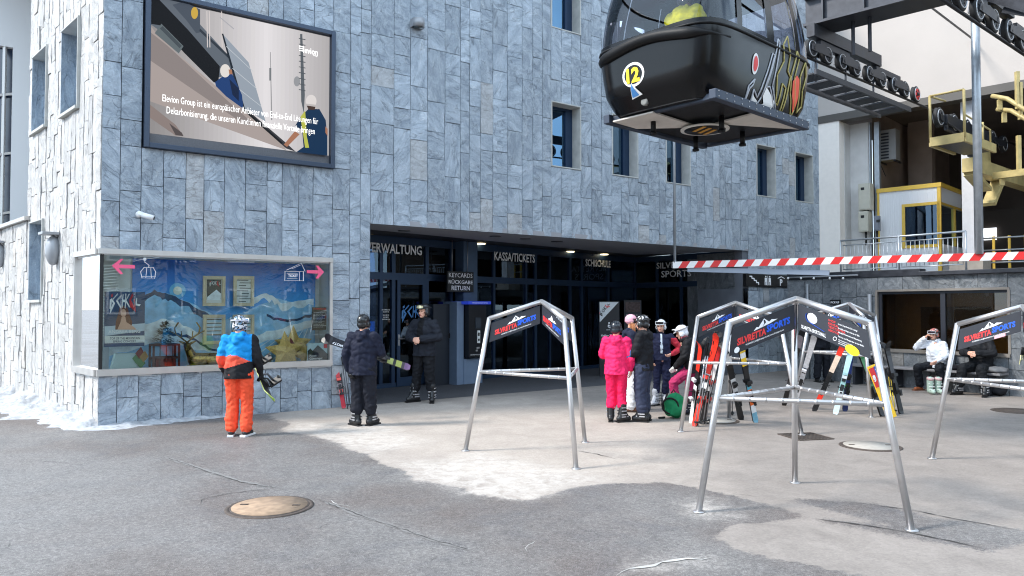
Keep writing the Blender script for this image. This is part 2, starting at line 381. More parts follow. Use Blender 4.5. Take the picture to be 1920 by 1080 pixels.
damp = [gp([(1500, 938), (1640, 943), (1740, 972), (1860, 985), (1950, 998), (1950, 1012), (1850, 1031), (1800, 1022), (1690, 990)]), gp([(1530, 970), (1690, 990), (1840, 1026), (1845, 1032), (1740, 1014), (1530, 978)])]
bright = [gp([(760, 868), (900, 850), (1080, 880), (1120, 900), (980, 933), (870, 925), (800, 897)]), gp([(1285, 945), (1320, 934), (1375, 948), (1378, 966), (1320, 968), (1292, 958)]), gp([(530, 790), (700, 790), (800, 830), (700, 850), (600, 822)]), gp([(1150, 1079), (1190, 1062), (1330, 1046), (1340, 1052), (1230, 1070)])]
xs = np.concatenate([-np.geomspace(13, 900, 16)[::-1]-.5, np.arange(-12.5, 14.5, .1), np.geomspace(14.6, 900, 16)])
ys = np.concatenate([-np.geomspace(2, 900, 16)[::-1], np.arange(-1.5, 2.5, .5), np.arange(2.5, 12, .08), np.arange(12, 27, .16), np.geomspace(27.5, 900, 18)])
X, Y = np.meshgrid(xs, ys); Pn = np.stack([X.ravel(), Y.ravel()], 1); nx, ny = len(xs), len(ys)
gme = bpy.data.meshes.new('ground'); zz = np.zeros(len(Pn))
vv = np.column_stack([Pn, zz]); ii = np.arange((ny-1)*(nx-1)); r_, c_ = ii//(nx-1), ii % (nx-1); a_ = r_*nx+c_
gme.from_pydata(vv.tolist(), [], np.stack([a_, a_+1, a_+nx+1, a_+nx], 1).tolist())
jit = np.array([noise.noise(Vector((p[0]*1.3, p[1]*1.3, 3)))*.22+noise.noise(Vector((p[0]*5, p[1]*5, 8)))*.07 if abs(p[0]) < 16 and 0 < p[1] < 27 else 0 for p in Pn])
sa = 1-np.clip((sdist(Pn, salt1)+jit*1.0)/.10+.5, 0, 1)
for q in damp: sa = np.minimum(sa, np.clip((sdist(Pn, q)+jit*.5)/.25+.4, 0.25, 1))
br = np.zeros(len(Pn))
for q in bright: br = np.maximum(br, 1-np.clip((sdist(Pn, q)+jit*1.1)/.35+.5, 0, 1))
pale_ = 1-np.clip((sdist(Pn, gp([(500, 770), (1000, 745), (1290, 790), (1290, 900), (1180, 904), (980, 933), (750, 880), (640, 832)]))+jit*2)/1.4+.5, 0, 1)
dry_ = np.clip((-sdist(Pn, gp([(0, 830), (330, 850), (520, 1000), (560, 1079), (-400, 1079), (-400, 850)]))+jit*2)/1.2, 0, .5)
for nme, arr in (('salt', sa), ('bright', br), ('pale', pale_), ('dry', dry_)):
    at = gme.attributes.new(nme, 'FLOAT', 'POINT'); at.data.foreach_set('value', arr.astype(np.float32))
def ground_mat():
    m = bpy.data.materials.new('asphalt_with_salt'); m.use_nodes = True; t = m.node_tree; p = t.nodes['Principled BSDF']; L = t.links.new
    tcn = t.nodes.new('ShaderNodeTexCoord')
    def N(sc, det=6, rough=.6, dist=0):
        n = t.nodes.new('ShaderNodeTexNoise'); n.inputs['Scale'].default_value = sc; n.inputs['Detail'].default_value = det; n.inputs['Roughness'].default_value = rough; n.inputs['Distortion'].default_value = dist
        L(tcn.outputs['Object'], n.inputs['Vector']); return n.outputs['Fac']
    def MR(x, a, b, c=0., d=1.):
        r = t.nodes.new('ShaderNodeMapRange'); L(x, r.inputs[0]); r.inputs[1].default_value = a; r.inputs[2].default_value = b; r.inputs[3].default_value = c; r.inputs[4].default_value = d; return r.outputs[0]
    def MA(op, x, y):
        q = t.nodes.new('ShaderNodeMath'); q.operation = op
        for i, w in enumerate((x, y)):
            if isinstance(w, (int, float)): q.inputs[i].default_value = w
            else: L(w, q.inputs[i])
        return q.outputs[0]
    def MX(f, a, b):
        q = t.nodes.new('ShaderNodeMix'); q.data_type = 'RGBA'
        for k, w in (('Factor', f), ('A', a), ('B', b)):
            if isinstance(w, tuple): q.inputs[k].default_value = w
            elif isinstance(w, (int, float)): q.inputs[k].default_value = w
            else: L(w, q.inputs[k])
        return q.outputs['Result']
    fine = N(170, 3, .7); med = N(2.2, 8, .65, .6); big = N(.55, 4, .55); grain = N(420, 2)
    A = lambda nm: (lambda a: (setattr(a, 'attribute_name', nm), a.outputs['Fac'])[1])(t.nodes.new('ShaderNodeAttribute'))
    asp = MX(MR(med, .3, .7), lin((98, 94, 92)), lin((118, 114, 111)))
    asp = MX(MR(big, .42, .62, 0, .9), asp, lin((92, 82, 77)))
    asp = MX(MR(N(1.1, 5, .6, 1.5), .5, .68, 0, .55), asp, lin((84, 82, 84)))
    asp = MX(A('dry'), asp, lin((122, 119, 117)))
    asp = MX(MR(fine, .54, .70, 0, .85), asp, lin((190, 186, 184)))
    asp = MX(MR(N(120, 3, .7), .44, .32, 0, .7), asp, lin((52, 50, 50)))
    asp = MX(MR(N(48, 5, .85), .56, .7, 0, .7), asp, lin((158, 155, 153)))
    asp = MX(MR(N(36, 5, .85), .42, .3, 0, .6), asp, lin((60, 58, 58)))
    sl = MX(MR(med, .3, .7), lin((126, 118, 112)), lin((146, 137, 130)))
    sl = MX(A('pale'), sl, MX(MR(med, .3, .7), lin((158, 147, 138)), lin((176, 165, 155))))
    sl = MX(MR(fine, .6, .75, 0, .5), sl, lin((150, 146, 145)))
    sl = MX(MR(N(6, 8, .75, 1.2), .62, .7, 0, .35), sl, lin((126, 122, 120)))
    A = lambda nm: (lambda a: (setattr(a, 'attribute_name', nm), a.outputs['Fac'])[1])(t.nodes.new('ShaderNodeAttribute'))
    sfac = A('salt'); edge = MA('ADD', sfac, MR(N(24, 6, .7), .3, .7, -.3, .3)); edge = MR(edge, .35, .65)
    c = MX(edge, asp, sl)
    c = MX(MR(N(60, 5, .85), .57, .72, 0, .35), c, lin((120, 117, 116)))
    bf = MA('MULTIPLY', A('bright'), MR(N(7, 6, .6, .6), .3, .62))
    c = MX(MA('MULTIPLY', bf, .7), c, lin((196, 188, 180)))
    def grit(sc, lo, hi, x):
        v = t.nodes.new('ShaderNodeTexVoronoi'); v.inputs['Scale'].default_value = sc; L(tcn.outputs['Object'], v.inputs['Vector']); s_ = t.nodes.new('ShaderNodeSeparateColor'); L(v.outputs['Color'], s_.inputs[0])
        k = MX(edge, MA('ADD', MR(s_.outputs[0], 0, 1, lo, hi), 0.0), MR(s_.outputs[0], 0, 1, 1-(1-lo)*.35, 1+(hi-1)*.3))
        q = t.nodes.new('ShaderNodeVectorMath'); q.operation = 'MULTIPLY'; L(x, q.inputs[0]); L(k, q.inputs[1]); return q.outputs[0]
    c = grit(62, .76, 1.26, c); c = grit(31, .88, 1.11, c)
    # fine cracks in the asphalt
    vo = t.nodes.new('ShaderNodeTexVoronoi'); vo.feature = 'DISTANCE_TO_EDGE'; vo.inputs['Scale'].default_value = .42; vo.inputs['Randomness'].default_value = 1
    wn = t.nodes.new('ShaderNodeTexNoise'); wn.inputs['Scale'].default_value = 1.4; wn.inputs['Detail'].default_value = 8; L(tcn.outputs['Object'], wn.inputs['Vector'])
    wm = t.nodes.new('ShaderNodeVectorMath'); wm.operation = 'MULTIPLY_ADD'; wm.inputs[1].default_value = (1.1, 1.1, 0); L(wn.outputs['Color'], wm.inputs[0]); L(tcn.outputs['Object'], wm.inputs[2]); L(wm.outputs[0], vo.inputs['Vector'])
    ck = MA('MULTIPLY', MA('MULTIPLY', MR(vo.outputs['Distance'], .004, .0015), MR(N(.9, 2), .52, .6)), MA('SUBTRACT', 1.0, edge))
    c = MX(MA('MULTIPLY', ck, .6), c, lin((66, 62, 60)))
    L(c, p.inputs['Base Color']); L(MX(edge, (.62, .62, .62, 1), (.85, .85, .85, 1)), p.inputs['Roughness']); p.inputs['Specular IOR Level'].default_value = .35
    b = t.nodes.new('ShaderNodeBump'); b.inputs['Strength'].default_value = .5; b.inputs['Distance'].default_value = .006
    hh = MA('ADD', MA('MULTIPLY', fine, 1.0), MA('MULTIPLY', ck, -2.0)); L(hh, b.inputs['Height']); L(b.outputs[0], p.inputs['Normal'])
    return m
gme.materials.append(ground_mat()); gme.update(); struct(link('ground', gme))
# cracks and tar joints in the paving
def ribbon(px, w, m, name, lab_kind='structure', wob=.007, z=.004, seed=1):
    rr = random.Random(seed); P_ = [G(*p) for p in px]; pts = []
    for a, b in zip(P_[:-1], P_[1:]):
        n = max(2, int((b-a).length/.07)); d = (b-a).normalized(); s_ = Vector((-d.y, d.x, 0))
        for k in range(n): pts.append(a.lerp(b, k/n)+s_*rr.gauss(0, wob))
    pts.append(P_[-1]); vs = []; fs = []
    for i, p in enumerate(pts):
        d = (pts[min(i+1, len(pts)-1)]-pts[max(i-1, 0)]).normalized(); s_ = Vector((-d.y, d.x, 0))*w*rr.uniform(.15, 1)*.5*min(1, i/4+.1, (len(pts)-1-i)/4+.1)
        vs += [(p.x-s_.x, p.y-s_.y, z), (p.x+s_.x, p.y+s_.y, z)]
    for i in range(len(pts)-1): fs.append((2*i, 2*i+2, 2*i+3, 2*i+1))
    o = MB().add(vs, fs, m).build(name); struct(o); return o
crk = mat('dark_crack', (62, 59, 58), .95); saltline = mat('dried_salt', (172, 169, 165), .95, var=.1); seam = mat('worn_seam', (118, 115, 113), .95, var=.2, vs=30)
ribbon([(300, 855), (350, 870), (400, 887), (450, 902), (500, 912), (525, 915)], .09, seam, 'pavement_seam', seed=2, z=.003); ribbon([(300, 855), (350, 871), (400, 888), (450, 904), (525, 916)], .014, crk, 'pavement_crack', seed=3, z=.006)
ribbon([(600, 938), (675, 967), (750, 992), (825, 1017), (895, 1036)], .07, seam, 'pavement_seam', seed=4, z=.003); ribbon([(600, 938), (675, 967), (750, 992), (825, 1017), (895, 1036)], .015, crk, 'pavement_crack', seed=5, z=.006)
ribbon([(372, 950), (378, 938), (420, 927), (470, 921), (520, 916)], .014, crk, 'pavement_crack', seed=6, z=.005)
ribbon([(1530, 974), (1600, 982), (1690, 997), (1760, 1010), (1845, 1030)], .035, crk, 'pavement_crack', seed=7, z=.005); ribbon([(1615, 945), (1710, 957), (1810, 977), (1910, 995)], .025, crk, 'pavement_crack', seed=8, z=.005)
ribbon([(1375, 926), (1425, 933)], .02, crk, 'pavement_crack', seed=9, z=.005); ribbon([(1080, 845), (1120, 852), (1160, 862)], .025, crk, 'pavement_crack', seed=10, z=.005)
ribbon([(1150, 1079), (1200, 1064), (1240, 1055), (1290, 1050), (1335, 1046)], .05, saltline, 'salt_streak', seed=11, wob=.02, z=.005); ribbon([(982, 1036), (990, 1022), (1003, 1016)], .035, saltline, 'salt_streak', seed=12, wob=.02, z=.005); ribbon([(605, 938), (640, 946), (660, 953)], .03, saltline, 'salt_streak', seed=13, wob=.02, z=.007)
# snow along the foot of the side wall
snow = mat('old_snow', (164, 166, 170), .8, var=.3, vs=11, bump=.9, bs=18)
vs = []; fs = []; n1, n2 = 170, 14
for i in range(n1):
    s_ = 9.5-(9.5+2.6)*i/(n1-1)
    if s_ > 0: base = C0+LW*s_; out = LO
    else: base = C0-U*s_; out = (NO*min(1, -s_*3)+LO*max(0, 1+s_*3)).normalized()
    w = (.8 if s_ > 2.5 else .8-(2.5-s_)*.1) if s_ > 0 else max(.05, .5+s_*.2)
    w *= 1+.7*noise.noise(Vector((s_*1.7, 0, 2)))+.2*noise.noise(Vector((s_*6, 0, 2)))
    for j in range(n2):
        q = j/(n2-1); p = base+out*(w*q-.04)
        h = (.16 if s_ > 0 else .05)*(1-q)**1.1*(1+.9*noise.noise(Vector((p.x*4, p.y*4, 1)))+.6*noise.noise(Vector((p.x*13, p.y*13, 1))))*min(1, (s_+2.6))
        vs.append((p.x, p.y, -.012+.02*noise.noise(Vector((p.x*9, p.y*9, 4)))*(q > .45)+max(0, h)+.012*(1-q)))
for i in range(n1-1):
    for j in range(n2-1): fs.append((i*n2+j, i*n2+j+1, (i+1)*n2+j+1, (i+1)*n2+j))
mb = MB().add(vs, fs, snow, True); o = mb.build('snow', fixn=True); tag(o, kind='stuff')
o['label'] = 'thin strip of old snow along the foot of the pale side wall'; o['category'] = 'snow'
# manhole covers and drain
conc = mat('pale_manhole_infill', (150, 126, 104), .85, var=.25, vs=14, bump=.3)
conc2 = mat('grey_manhole_infill', (160, 154, 146), .85, var=.1, vs=14, bump=.3)
iron = mat('rusty_iron', (88, 78, 72), .75, .4, var=.3, vs=30, bump=.4, bs=90)
def manhole(px, py, r, cm, lab):
    p = G(px, py); t = thing('manhole_cover', lab, 'manhole cover', (p.x, p.y, 0), group='manhole covers in the plaza')
    MB().disc((0, 0, 0), (0, 0, 1), [(r, -.02), (r, .008), (r*.9, .010), (r*.88, -.02)], iron, 48).build('frame', t)
    m_ = MB().disc((0, 0, 0), (0, 0, 1), [(r*.90, -.02), (r*.90, .012), (r*.89, .014)], iron, 40)
    m_.disc((0, 0, 0), (0, 0, 1), [(r*.86, .010), (r*.86, .018)], cm, 40).build('lid', t)
    MB().box((r*.62, 0, .02), (.07, .03, .006), iron).box((-r*.62, .02, .02), (.07, .03, .006), iron).build('key_slot', t)
manhole(506, 951, .385, conc, 'round manhole cover with sandy brown infill in the dark asphalt foreground')
manhole(1632, 837, .38, conc2, 'round manhole cover with pale grey infill in front of the ski racks')
manhole(1340, 789, .38, conc2, 'manhole cover at the foot of the rack holding red skis')
manhole(1905, 771, .38, iron, 'dark iron manhole cover near the bench at the right edge')
p = G(1510, 819); t = thing('drain_grate', 'square rusty slotted drain grate under a rack leg', 'drain grate', (p.x, p.y, 0), rz=R(12))
m_ = MB(); S = .26
for sx, sy, w, h in ((0, S, 2*S, .03), (0, -S, 2*S, .03), (S, 0, .03, 2*S), (-S, 0, .03, 2*S)): m_.box((sx, sy, .004), (w, h, .016), iron)
m_.build('frame', t)
m_ = MB()
for k in range(9): m_.box((-S+.05+k*.053, 0, .003), (.018, 2*S-.04, .012), iron)
m_.build('slats', t); MB().box((0, 0, .001), (2*S-.03, 2*S-.03, .008), mat('drain_pit', (8, 8, 8), .9)).build('pit', t)
# ================================================================== TICKET BUILDING
tb = thing('ticket_building', 'slate clad ticket building with dark glazed entrance recess under the gondola', 'building', tuple(C0))
S_END = Fs(1538, 560)[0]; S_R0 = Fs(693.5, 560)[0]; S_R1 = Fs(1404, 560)[0]
ZH = (Fs(693.5, 419)[1]+Fs(1404, 471)[1])/2
TOP = 12.5
wins = []
for (x0, y0, x1, y1) in ((1033, 190, 1089, 316), (1147, 211, 1196, 333), (1248, 229, 1294, 346), (1418, 270, 1454, 371), (1490, 287, 1524, 380)):
    a = Fs(x0, (y0+y1)/2)[0]; b = Fs(x1, (y0+y1)/2)[0]; wins.append([a, b])
zb = sum(Fs(q[0], q[1])[1] for q in ((1033, 312), (1147, 327), (1248, 341), (1418, 368), (1490, 378)))/5
zt = sum(Fs(q[0], q[1])[1] for q in ((1033, 186), (1418, 269), (1490, 286)))/3
winops = [(a, b, zb, zt) for a, b in wins]
z0b = Fs(1033, 51)[1]; winops.append((wins[0][0], wins[0][1], z0b, z0b+(zt-zb)))
dsE = Fs(622, 580)[0]; dsT = Fs(400, 478)[1]; dsB = Fs(400, 693)[1]
scA, scT = Fs(272, -12); scB = Fs(625, 316)[0]; scBot = Fs(272, 277)[1]
scT = (Fs(625, 55)[1]+scT)/2
ops = winops+[(S_R0, S_R1, -1, ZH), (0, dsE, dsB, dsT), (scA, scB, scBot, scT)]
edges = [0, Fs(264, 380)[0], scA+.001, scB, dsE+.002, Fs(656, 300)[0], S_R0]
for px in (738, 769, 801, 834, 863, 901, 924, 951, 979, 999): edges.append(Fs(px, 300)[0])
for a, b in wins: edges += [a, b]
edges += [S_R1, S_END]; edges = sorted(set(round(e, 4) for e in edges))
e2 = [edges[0]]
for e in edges[1:]:
    if e-e2[-1] > .03: e2.append(e)
edges = e2
slab_wall('facade_cladding', C0, U, NO, spans_for(-.05, TOP, ops), edges, stone, 11, tb)
# side wall (upper block ends at px 52, low part goes on)
sE = Ls(52, 415)[0]; zPar = Ls(25, 423)[1]
lops = []
for (x0, x1, xm, yt, yb) in ((118, 151, 151, 31, 202), (63, 91, 91, 85, 237), (57, 83, 83, 410, 567)):
    a = Ls(x1, (yt+yb)/2)[0]; b = Ls(x0, (yt+yb)/2)[0]; lops.append((a, b, Ls(xm, yb)[1], Ls(xm, yt)[1]))
retE = Ls(143, 580)[0]
lops_all = lops+[(0, retE, dsB, dsT)]
ed = sorted(set([0, retE, sE, 16.0]+[round(v, 4) for q in lops for v in q[:2]]))
e2 = [ed[0]]
for e in ed[1:]:
    if e-e2[-1] > .03: e2.append(e)
slab_wall('side_wall_cladding', C0, LW, LO, spans_for(-.05, TOP, lops_all+[(sE, 30, zPar, 99)]), e2, stone_side, 5, tb, wmin=.2, wmax=.29, hmin=.5, hmax=1.25, relief=.014, proud=.018, gap=.012, cell=.05)
# upper block end wall and copings
m_ = MB(); a = C0+LW*sE
m_.box(tuple(C0+LW*(sE+16)/2+LO*(-.12)+Vector((0, 0, zPar+.04))), (16-sE+.3, .42, .07), alu, rz=math.atan2(LW.y, LW.x)).build('parapet_cap', tb, True)
m_ = MB(); q0 = a; q1 = a-LO*6
m_.add([(q0.x, q0.y, zPar), (q1.x, q1.y, zPar), (q1.x, q1.y, TOP), (q0.x, q0.y, TOP)], [(0, 1, 2, 3)], stone_side); m_.build('end_wall', tb, True); m_ = MB()
q0 = C0+U*S_END; q1 = q0+NI*6
m_.add([(q0.x, q0.y, 0), (q1.x, q1.y, 0), (q1.x, q1.y, TOP), (q0.x, q0.y, TOP)], [(0, 1, 2, 3)], stone); m_.build('end_wall', tb, True)
m_ = MB(); pts = [C0, C0+U*S_END, C0+U*S_END+NI*9, C0+LW*16+NI*4, C0+LW*16]
m_.poly([(p.x, p.y, TOP) for p in pts], mat('roof_felt', (90, 90, 92), .9), .3, (0, 0, 1)).build('roof', tb, True)
# upper windows
def Pf(s, z, o=0.0): q = C0+U*s+NO*o; return Vector((q.x, q.y, z))
def Pl(s, z, o=0.0): q = C0+LW*s+LO*o; return Vector((q.x, q.y, z))
trim = mat('pale_stone_trim', (176, 176, 172), .7, var=.12, vs=6, bump=.4, bs=30)
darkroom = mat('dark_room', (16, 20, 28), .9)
def quad(mb, a, b, c, d, m): mb.add([a, b, c, d], [(0, 1, 2, 3)], m)
def cbox(mb, P, s0, s1, z0, z1, o0, o1, m):
    vs = [P(s, z, o) for s in (s0, s1) for z in (z0, z1) for o in (o0, o1)]
    mb.add(vs, [(0, 1, 3, 2), (4, 6, 7, 5), (0, 4, 5, 1), (2, 3, 7, 6), (0, 2, 6, 4), (1, 5, 7, 3)], m)
for k, (a, b, c, d) in enumerate(winops):
    f = MB(); t_ = .028
    cbox(f, Pf, a, a+t_, c, d, -.34, .02, trim); cbox(f, Pf, b-t_, b, c, d, -.34, .02, trim)
    cbox(f, Pf, a+t_, b-t_, d-t_, d, -.34, .02, trim); cbox(f, Pf, a+t_, b-t_, c, c+t_, -.34, .02, trim)
    w = f.build('window', tb, True, bevel=.004)
    s_ = MB(); a2, b2, c2, d2 = a+t_, b-t_, c+t_, d-t_
    cbox(s_, Pf, a2, a2+.05, c2, d2, -.34, -.27, frameblue); cbox(s_, Pf, b2-.2, b2, c2, d2, -.34, -.27, frameblue)
    cbox(s_, Pf, a2+.05, b2-.2, c2, c2+.06, -.34, -.27, frameblue); cbox(s_, Pf, a2+.05, b2-.2, d2-.06, d2, -.34, -.27, frameblue)
    s_.build('sash', w, True)
    s_ = MB(); cbox(s_, Pf, a2+.05, b2-.2, c2+.06, d2-.06, -.325, -.31, glass_sky); s_.build('pane', w, True)
    s_ = MB(); cbox(s_, Pf, a, b, c, d, -.62, -.42, darkroom); s_.build('room', w, True)
for (a, b, c, d) in lops:
    f = MB(); t_ = .022
    cbox(f, Pl, a, a+t_, c, d, -.5, .05, trim); cbox(f, Pl, a+t_, b-t_, d-t_, d, -.5, .05, trim); cbox(f, Pl, a+t_, b, c, c+.05, -.5, .07, trim)
    cbox(f, Pl, b-t_, b, c+.05, d, -.5, .03, stone)
    w = f.build('slit_window', tb, True)
    s_ = MB(); cbox(s_, Pl, a+t_, b-t_, c+.05, d-t_, -.5, -.46, glass_sky); cbox(s_, Pl, a+t_, b-t_, c+.05, d-t_, -.56, -.53, darkroom); s_.build('pane', w, True)
# ---- recess: soffit, glazing, interior
GA = G(706, 729); GB = G(1191, 683); GA.z = GB.z = 0
GD = (GB-GA).normalized(); GN = Vector((GD.y, -GD.x, 0))      # glazing direction, normal to the plaza
GC = G(1378, 697); GC.z = 0
sof = mat('grey_soffit_panel', (150, 150, 154), .6, var=.05, vs=3); sofd = mat('dark_ceiling', (40, 42, 48), .6)
L1a = V(694, 431, (0, 0, ZH), Vector((0, 0, 1))); L1b = V(1191, 478, (0, 0, ZH), Vector((0, 0, 1)))
Ra = C0+U*S_R0; Rb = C0+U*S_R1
m_ = MB(); z_ = ZH+.005
pt = lambda p, z: (p.x, p.y, z)
m_.poly([pt(Ra, z_), pt(Rb, z_), pt(L1b, z_), pt(L1a, z_)], sof, .1, (0, 0, -1)); m_.build('soffit', tb, True)
m_ = MB(); Rc = L1b+(GC-L1b)*1.0
back = [Ra+NI*4, GB+NI*1.5]
m_.poly([pt(L1a, ZH+.06), pt(L1b, ZH+.06), pt(Rb, ZH+.06), pt(Rb+NI*5, ZH+.06), pt(GB+NI*4, ZH+.06), pt(Ra+NI*9, ZH+.06), pt(Ra, ZH+.06)], sofd, .1, (0, 0, -1)); m_.build('inner_ceiling', tb, True)
lamp_on = mat('lit_downlight', (255, 236, 190), .5, emit=3.0); lamp_off = mat('unlit_downlight', (70, 72, 76), .3)
for (px, py) in ((758, 433), (929, 443), (985, 448), (1043, 453), (1046, 453)):
    p = V(px, py, (0, 0, ZH), Vector((0, 0, 1))); MB().disc((p.x, p.y, ZH-.001), (0, 0, 1), [(.13, -.008), (.13, .01)], lamp_off, 20).build('downlight', tb, True)
for (px, py) in ((730, 453), (901, 457), (1069, 472), (1133, 477), (1275, 478), (1150, 470), (1238, 488), (690, 443), (1213, 502), (1030, 484)):
    p = V(px, py, (0, 0, ZH+.05), Vector((0, 0, 1)))
    MB().disc((p.x, p.y, ZH+.045), (0, 0, 1), [(.12, -.008), (.12, .01)], lamp_on, 20).build('downlight', tb, True)
def Gg(px, off=0.0):                                         # distance along the glazing at a pixel column
    p = V(px, 578, GA+GN*off, GN); return (p-GA).dot(GD)
def Pg(s, z, o=0.0): q = GA+GD*s+GN*o; return Vector((q.x, q.y, z))
glE = (GB-GA).length
fr = MB(); s0 = -1.6
zT = 2.45
for px, w in ((713, .09), (736, .1), (799, .1), (845, .08), (925, .07), (985, .06), (1003, .09), (1030, .06), (1068, .08), (1090, .08), (1140, .07)):
    s_ = Gg(px); cbox(fr, Pg, s_-w/2, s_+w/2, 0, ZH+.05, -.04, .04, frameblue)
cbox(fr, Pg, s0, glE, zT, zT+.16, -.05, .05, frameblue); cbox(fr, Pg, s0, glE, ZH-.12, ZH+.05, -.05, .05, frameblue); cbox(fr, Pg, s0, glE, 0, .1, -.05, .05, frameblue)
fr.build('glazing_frame', tb, True)
gl = MB(); cbox(gl, Pg, s0, glE, .1, zT, -.005, .005, glass_dark); cbox(gl, Pg, s0, glE, zT+.16, ZH-.12, -.005, .005, glass_dark); gl.build('glazing', tb, True)
# second glazed face turning back to the pillar
HD = (GC-GB).normalized(); HN = Vector((-HD.y, HD.x, 0));
if HN.y > 0: HN = -HN
HL = (GC-GB).length
def Ph(s, z, o=0.0): q = GB+HD*s+HN*o; return Vector((q.x, q.y, z))
fr = MB()
for k in range(5): s_ = HL*k/4; cbox(fr, Ph, s_-.04, s_+.04, 0, ZH+.05, -.04, .04, frameblue)
cbox(fr, Ph, 0, HL, zT, zT+.16, -.05, .05, frameblue); cbox(fr, Ph, 0, HL, ZH-.12, ZH+.05, -.05, .05, frameblue)
fr.build('glazing_frame', tb, True)
gl = MB(); cbox(gl, Ph, 0, HL, 0, zT, -.005, .005, glass_dark); cbox(gl, Ph, 0, HL, zT+.16, ZH-.12, -.005, .005, glass_dark); gl.build('glazing', tb, True)
# door leaf with handle
dl = MB(); a, b = Gg(741), Gg(794)
cbox(dl, Pg, a, a+.09, .02, zT, .045, .08, frameblue); cbox(dl, Pg, b-.09, b, .02, zT, .045, .08, frameblue)
cbox(dl, Pg, a+.09, b-.09, .02, .22, .045, .08, frameblue); cbox(dl, Pg, a+.09, b-.09, zT-.1, zT, .045, .08, frameblue)
d_ = dl.build('door', tb, True)
hm = MB(); cbox(hm, Pg, a+.02, a+.05, .95, 1.2, .08, .1, steel); hm.tube([Pg(a+.035, 1.1, .1), Pg(a+.035, 1.1, .14), Pg(a+.17, 1.1, .14)], .01, steel)
hm.build('handle', d_, True)
# interior room: dark boxes, counter and added blue glow panels
im = MB(); room = mat('dark_interior_wall', (46, 56, 74), .8); floorm = mat('entrance_mat', (72, 72, 76), .9, bump=.6, bs=200, var=.15)
cbox(im, Pg, -2, glE+3, 0, ZH+.05, -5.0, -4.9, room)
cbox(im, Pf, S_R0-.5, S_END, 0, ZH+.05, -8.1, -8, room); cbox(im, Pf, S_END-.1, S_END-.05, 0, ZH+.05, -8, -1.7, room); im.build('interior_wall', tb, True)
im = MB(); im.poly([pt(Ra-U*.05, .004), pt(Rb, .004), pt(GC, .004), pt(GB, .004), pt(GA, .004)], floorm)
im.build('recess_floor', tb, True)
im = MB(); cbox(im, Pg, 2.5, 6.5, 0, 1.1, -3.4, -2.9, mat('counter', (60, 66, 78), .5)); im.build('counter', tb, True)
glow_b = mat('blue_glow_panel', (60, 130, 215), .4, emit=.9)
im = MB()
for s_, w, z in ((1.3, .5, 1.1), (3.0, .7, 2.05), (4.2, .8, 2.0), (6.2, .55, 2.0), (7.4, .6, 1.3), (5.2, .9, 2.75), (7.6, 1.3, 2.7), (2.4, .4, 2.8)): cbox(im, Pg, s_, s_+w, z, z+.35, -2.6, -2.56, glow_b)
im.build('screen', tb, True)  # glowing panels added for blue light behind the glass, not actual displays
# left reveal of the recess and column
rv = MB(); rv.add([Ra+Vector((0, 0, 0)), GA-GD*1.6, GA-GD*1.6+Vector((0, 0, ZH)), Ra+Vector((0, 0, ZH))], [(0, 1, 2, 3)], stone); rv.build('reveal', tb, True)
cm = MB(); a, b = Gg(851), Gg(877); cbox(cm, Pg, a, b, 0, ZH+.05, .05, .35, mat('steel_blue_panel', (72, 92, 116), .45, .2, var=.08)); cm.build('column', tb, True)
# pillar at the right and doorway to the toilets
pl = [G(1367, 697), G(1395, 699)]
pw = (pl[1]-pl[0]).normalized()
slab_wall('pillar_cladding', pl[0], pw, Vector((pw.y, -pw.x, 0)), spans_for(-.02, ZH, []), [0, (pl[1]-pl[0]).length], stone_low, 3, tb)
q0, q1 = pl[0], GC
rv = MB(); rv.add([pt(pl[0], 0), pt(pl[0]+NI*1.5, 0), pt(pl[0]+NI*1.5, ZH), pt(pl[0], ZH)], [(0, 1, 2, 3)], stone_low); rv.build('pillar_side', tb, True)
# doorway block
dz = 2.35
fA = Fs(1395, 600)[0]; fB = Fs(1477, 600)[0]
dm = MB(); shade = mat('grey_render', (92, 96, 104), .8, var=.15, vs=3, bump=.3)
cbox(dm, Pf, fA, fB, dz, ZH+.3, -.3, -.04, shade)
dm.add([Pf(fA, 0, -.04), Pf(fA, 0, -1.6), Pf(fA, dz, -1.6), Pf(fA, dz, -.04)], [(0, 1, 2, 3)], shade)
dm.add([Pf(fA, 0, -1.6), Pf(fB, 0, -1.6), Pf(fB, dz, -1.6), Pf(fA, dz, -1.6)], [(0, 1, 2, 3)], shade)
dm.add([Pf(fB, 0, -1.6), Pf(fB, 0, -.04), Pf(fB, dz, -.04), Pf(fB, dz, -1.6)], [(0, 1, 2, 3)], shade)
dm.build('doorway', tb, True)
dd = MB(); mid = fA+(fB-fA)*.42; fp = mat('white_door_frame', (190, 190, 186), .5)
cbox(dd, Pf, mid, mid+.07, 0, dz, -.5, -.4, fp); cbox(dd, Pf, fB-.1, fB-.03, 0, dz, -.5, -.4, fp); cbox(dd, Pf, mid+.07, fB-.1, dz-.07, dz, -.5, -.4, fp)
d_ = dd.build('toilet_door', tb, True)
dd = MB(); bei = mat('beige_door_panel', (120, 112, 100), .6, var=.06)
cbox(dd, Pf, mid+.07, fB-.1, .02, .9, -.47, -.43, bei); cbox(dd, Pf, mid+.14, (mid+fB)/2-.06, .12, .8, -.43, -.42, bei); cbox(dd, Pf, (mid+fB)/2+.02, fB-.17, .12, .8, -.43, -.42, bei)
dd.build('door_panel', d_, True)
dd = MB(); cbox(dd, Pf, mid+.07, fB-.1, .9, dz-.07, -.46, -.44, glass_dark); cbox(dd, Pf, mid+.07, fB-.1, .9, dz-.07, -.6, -.58, darkroom); dd.build('door_glass', d_, True)
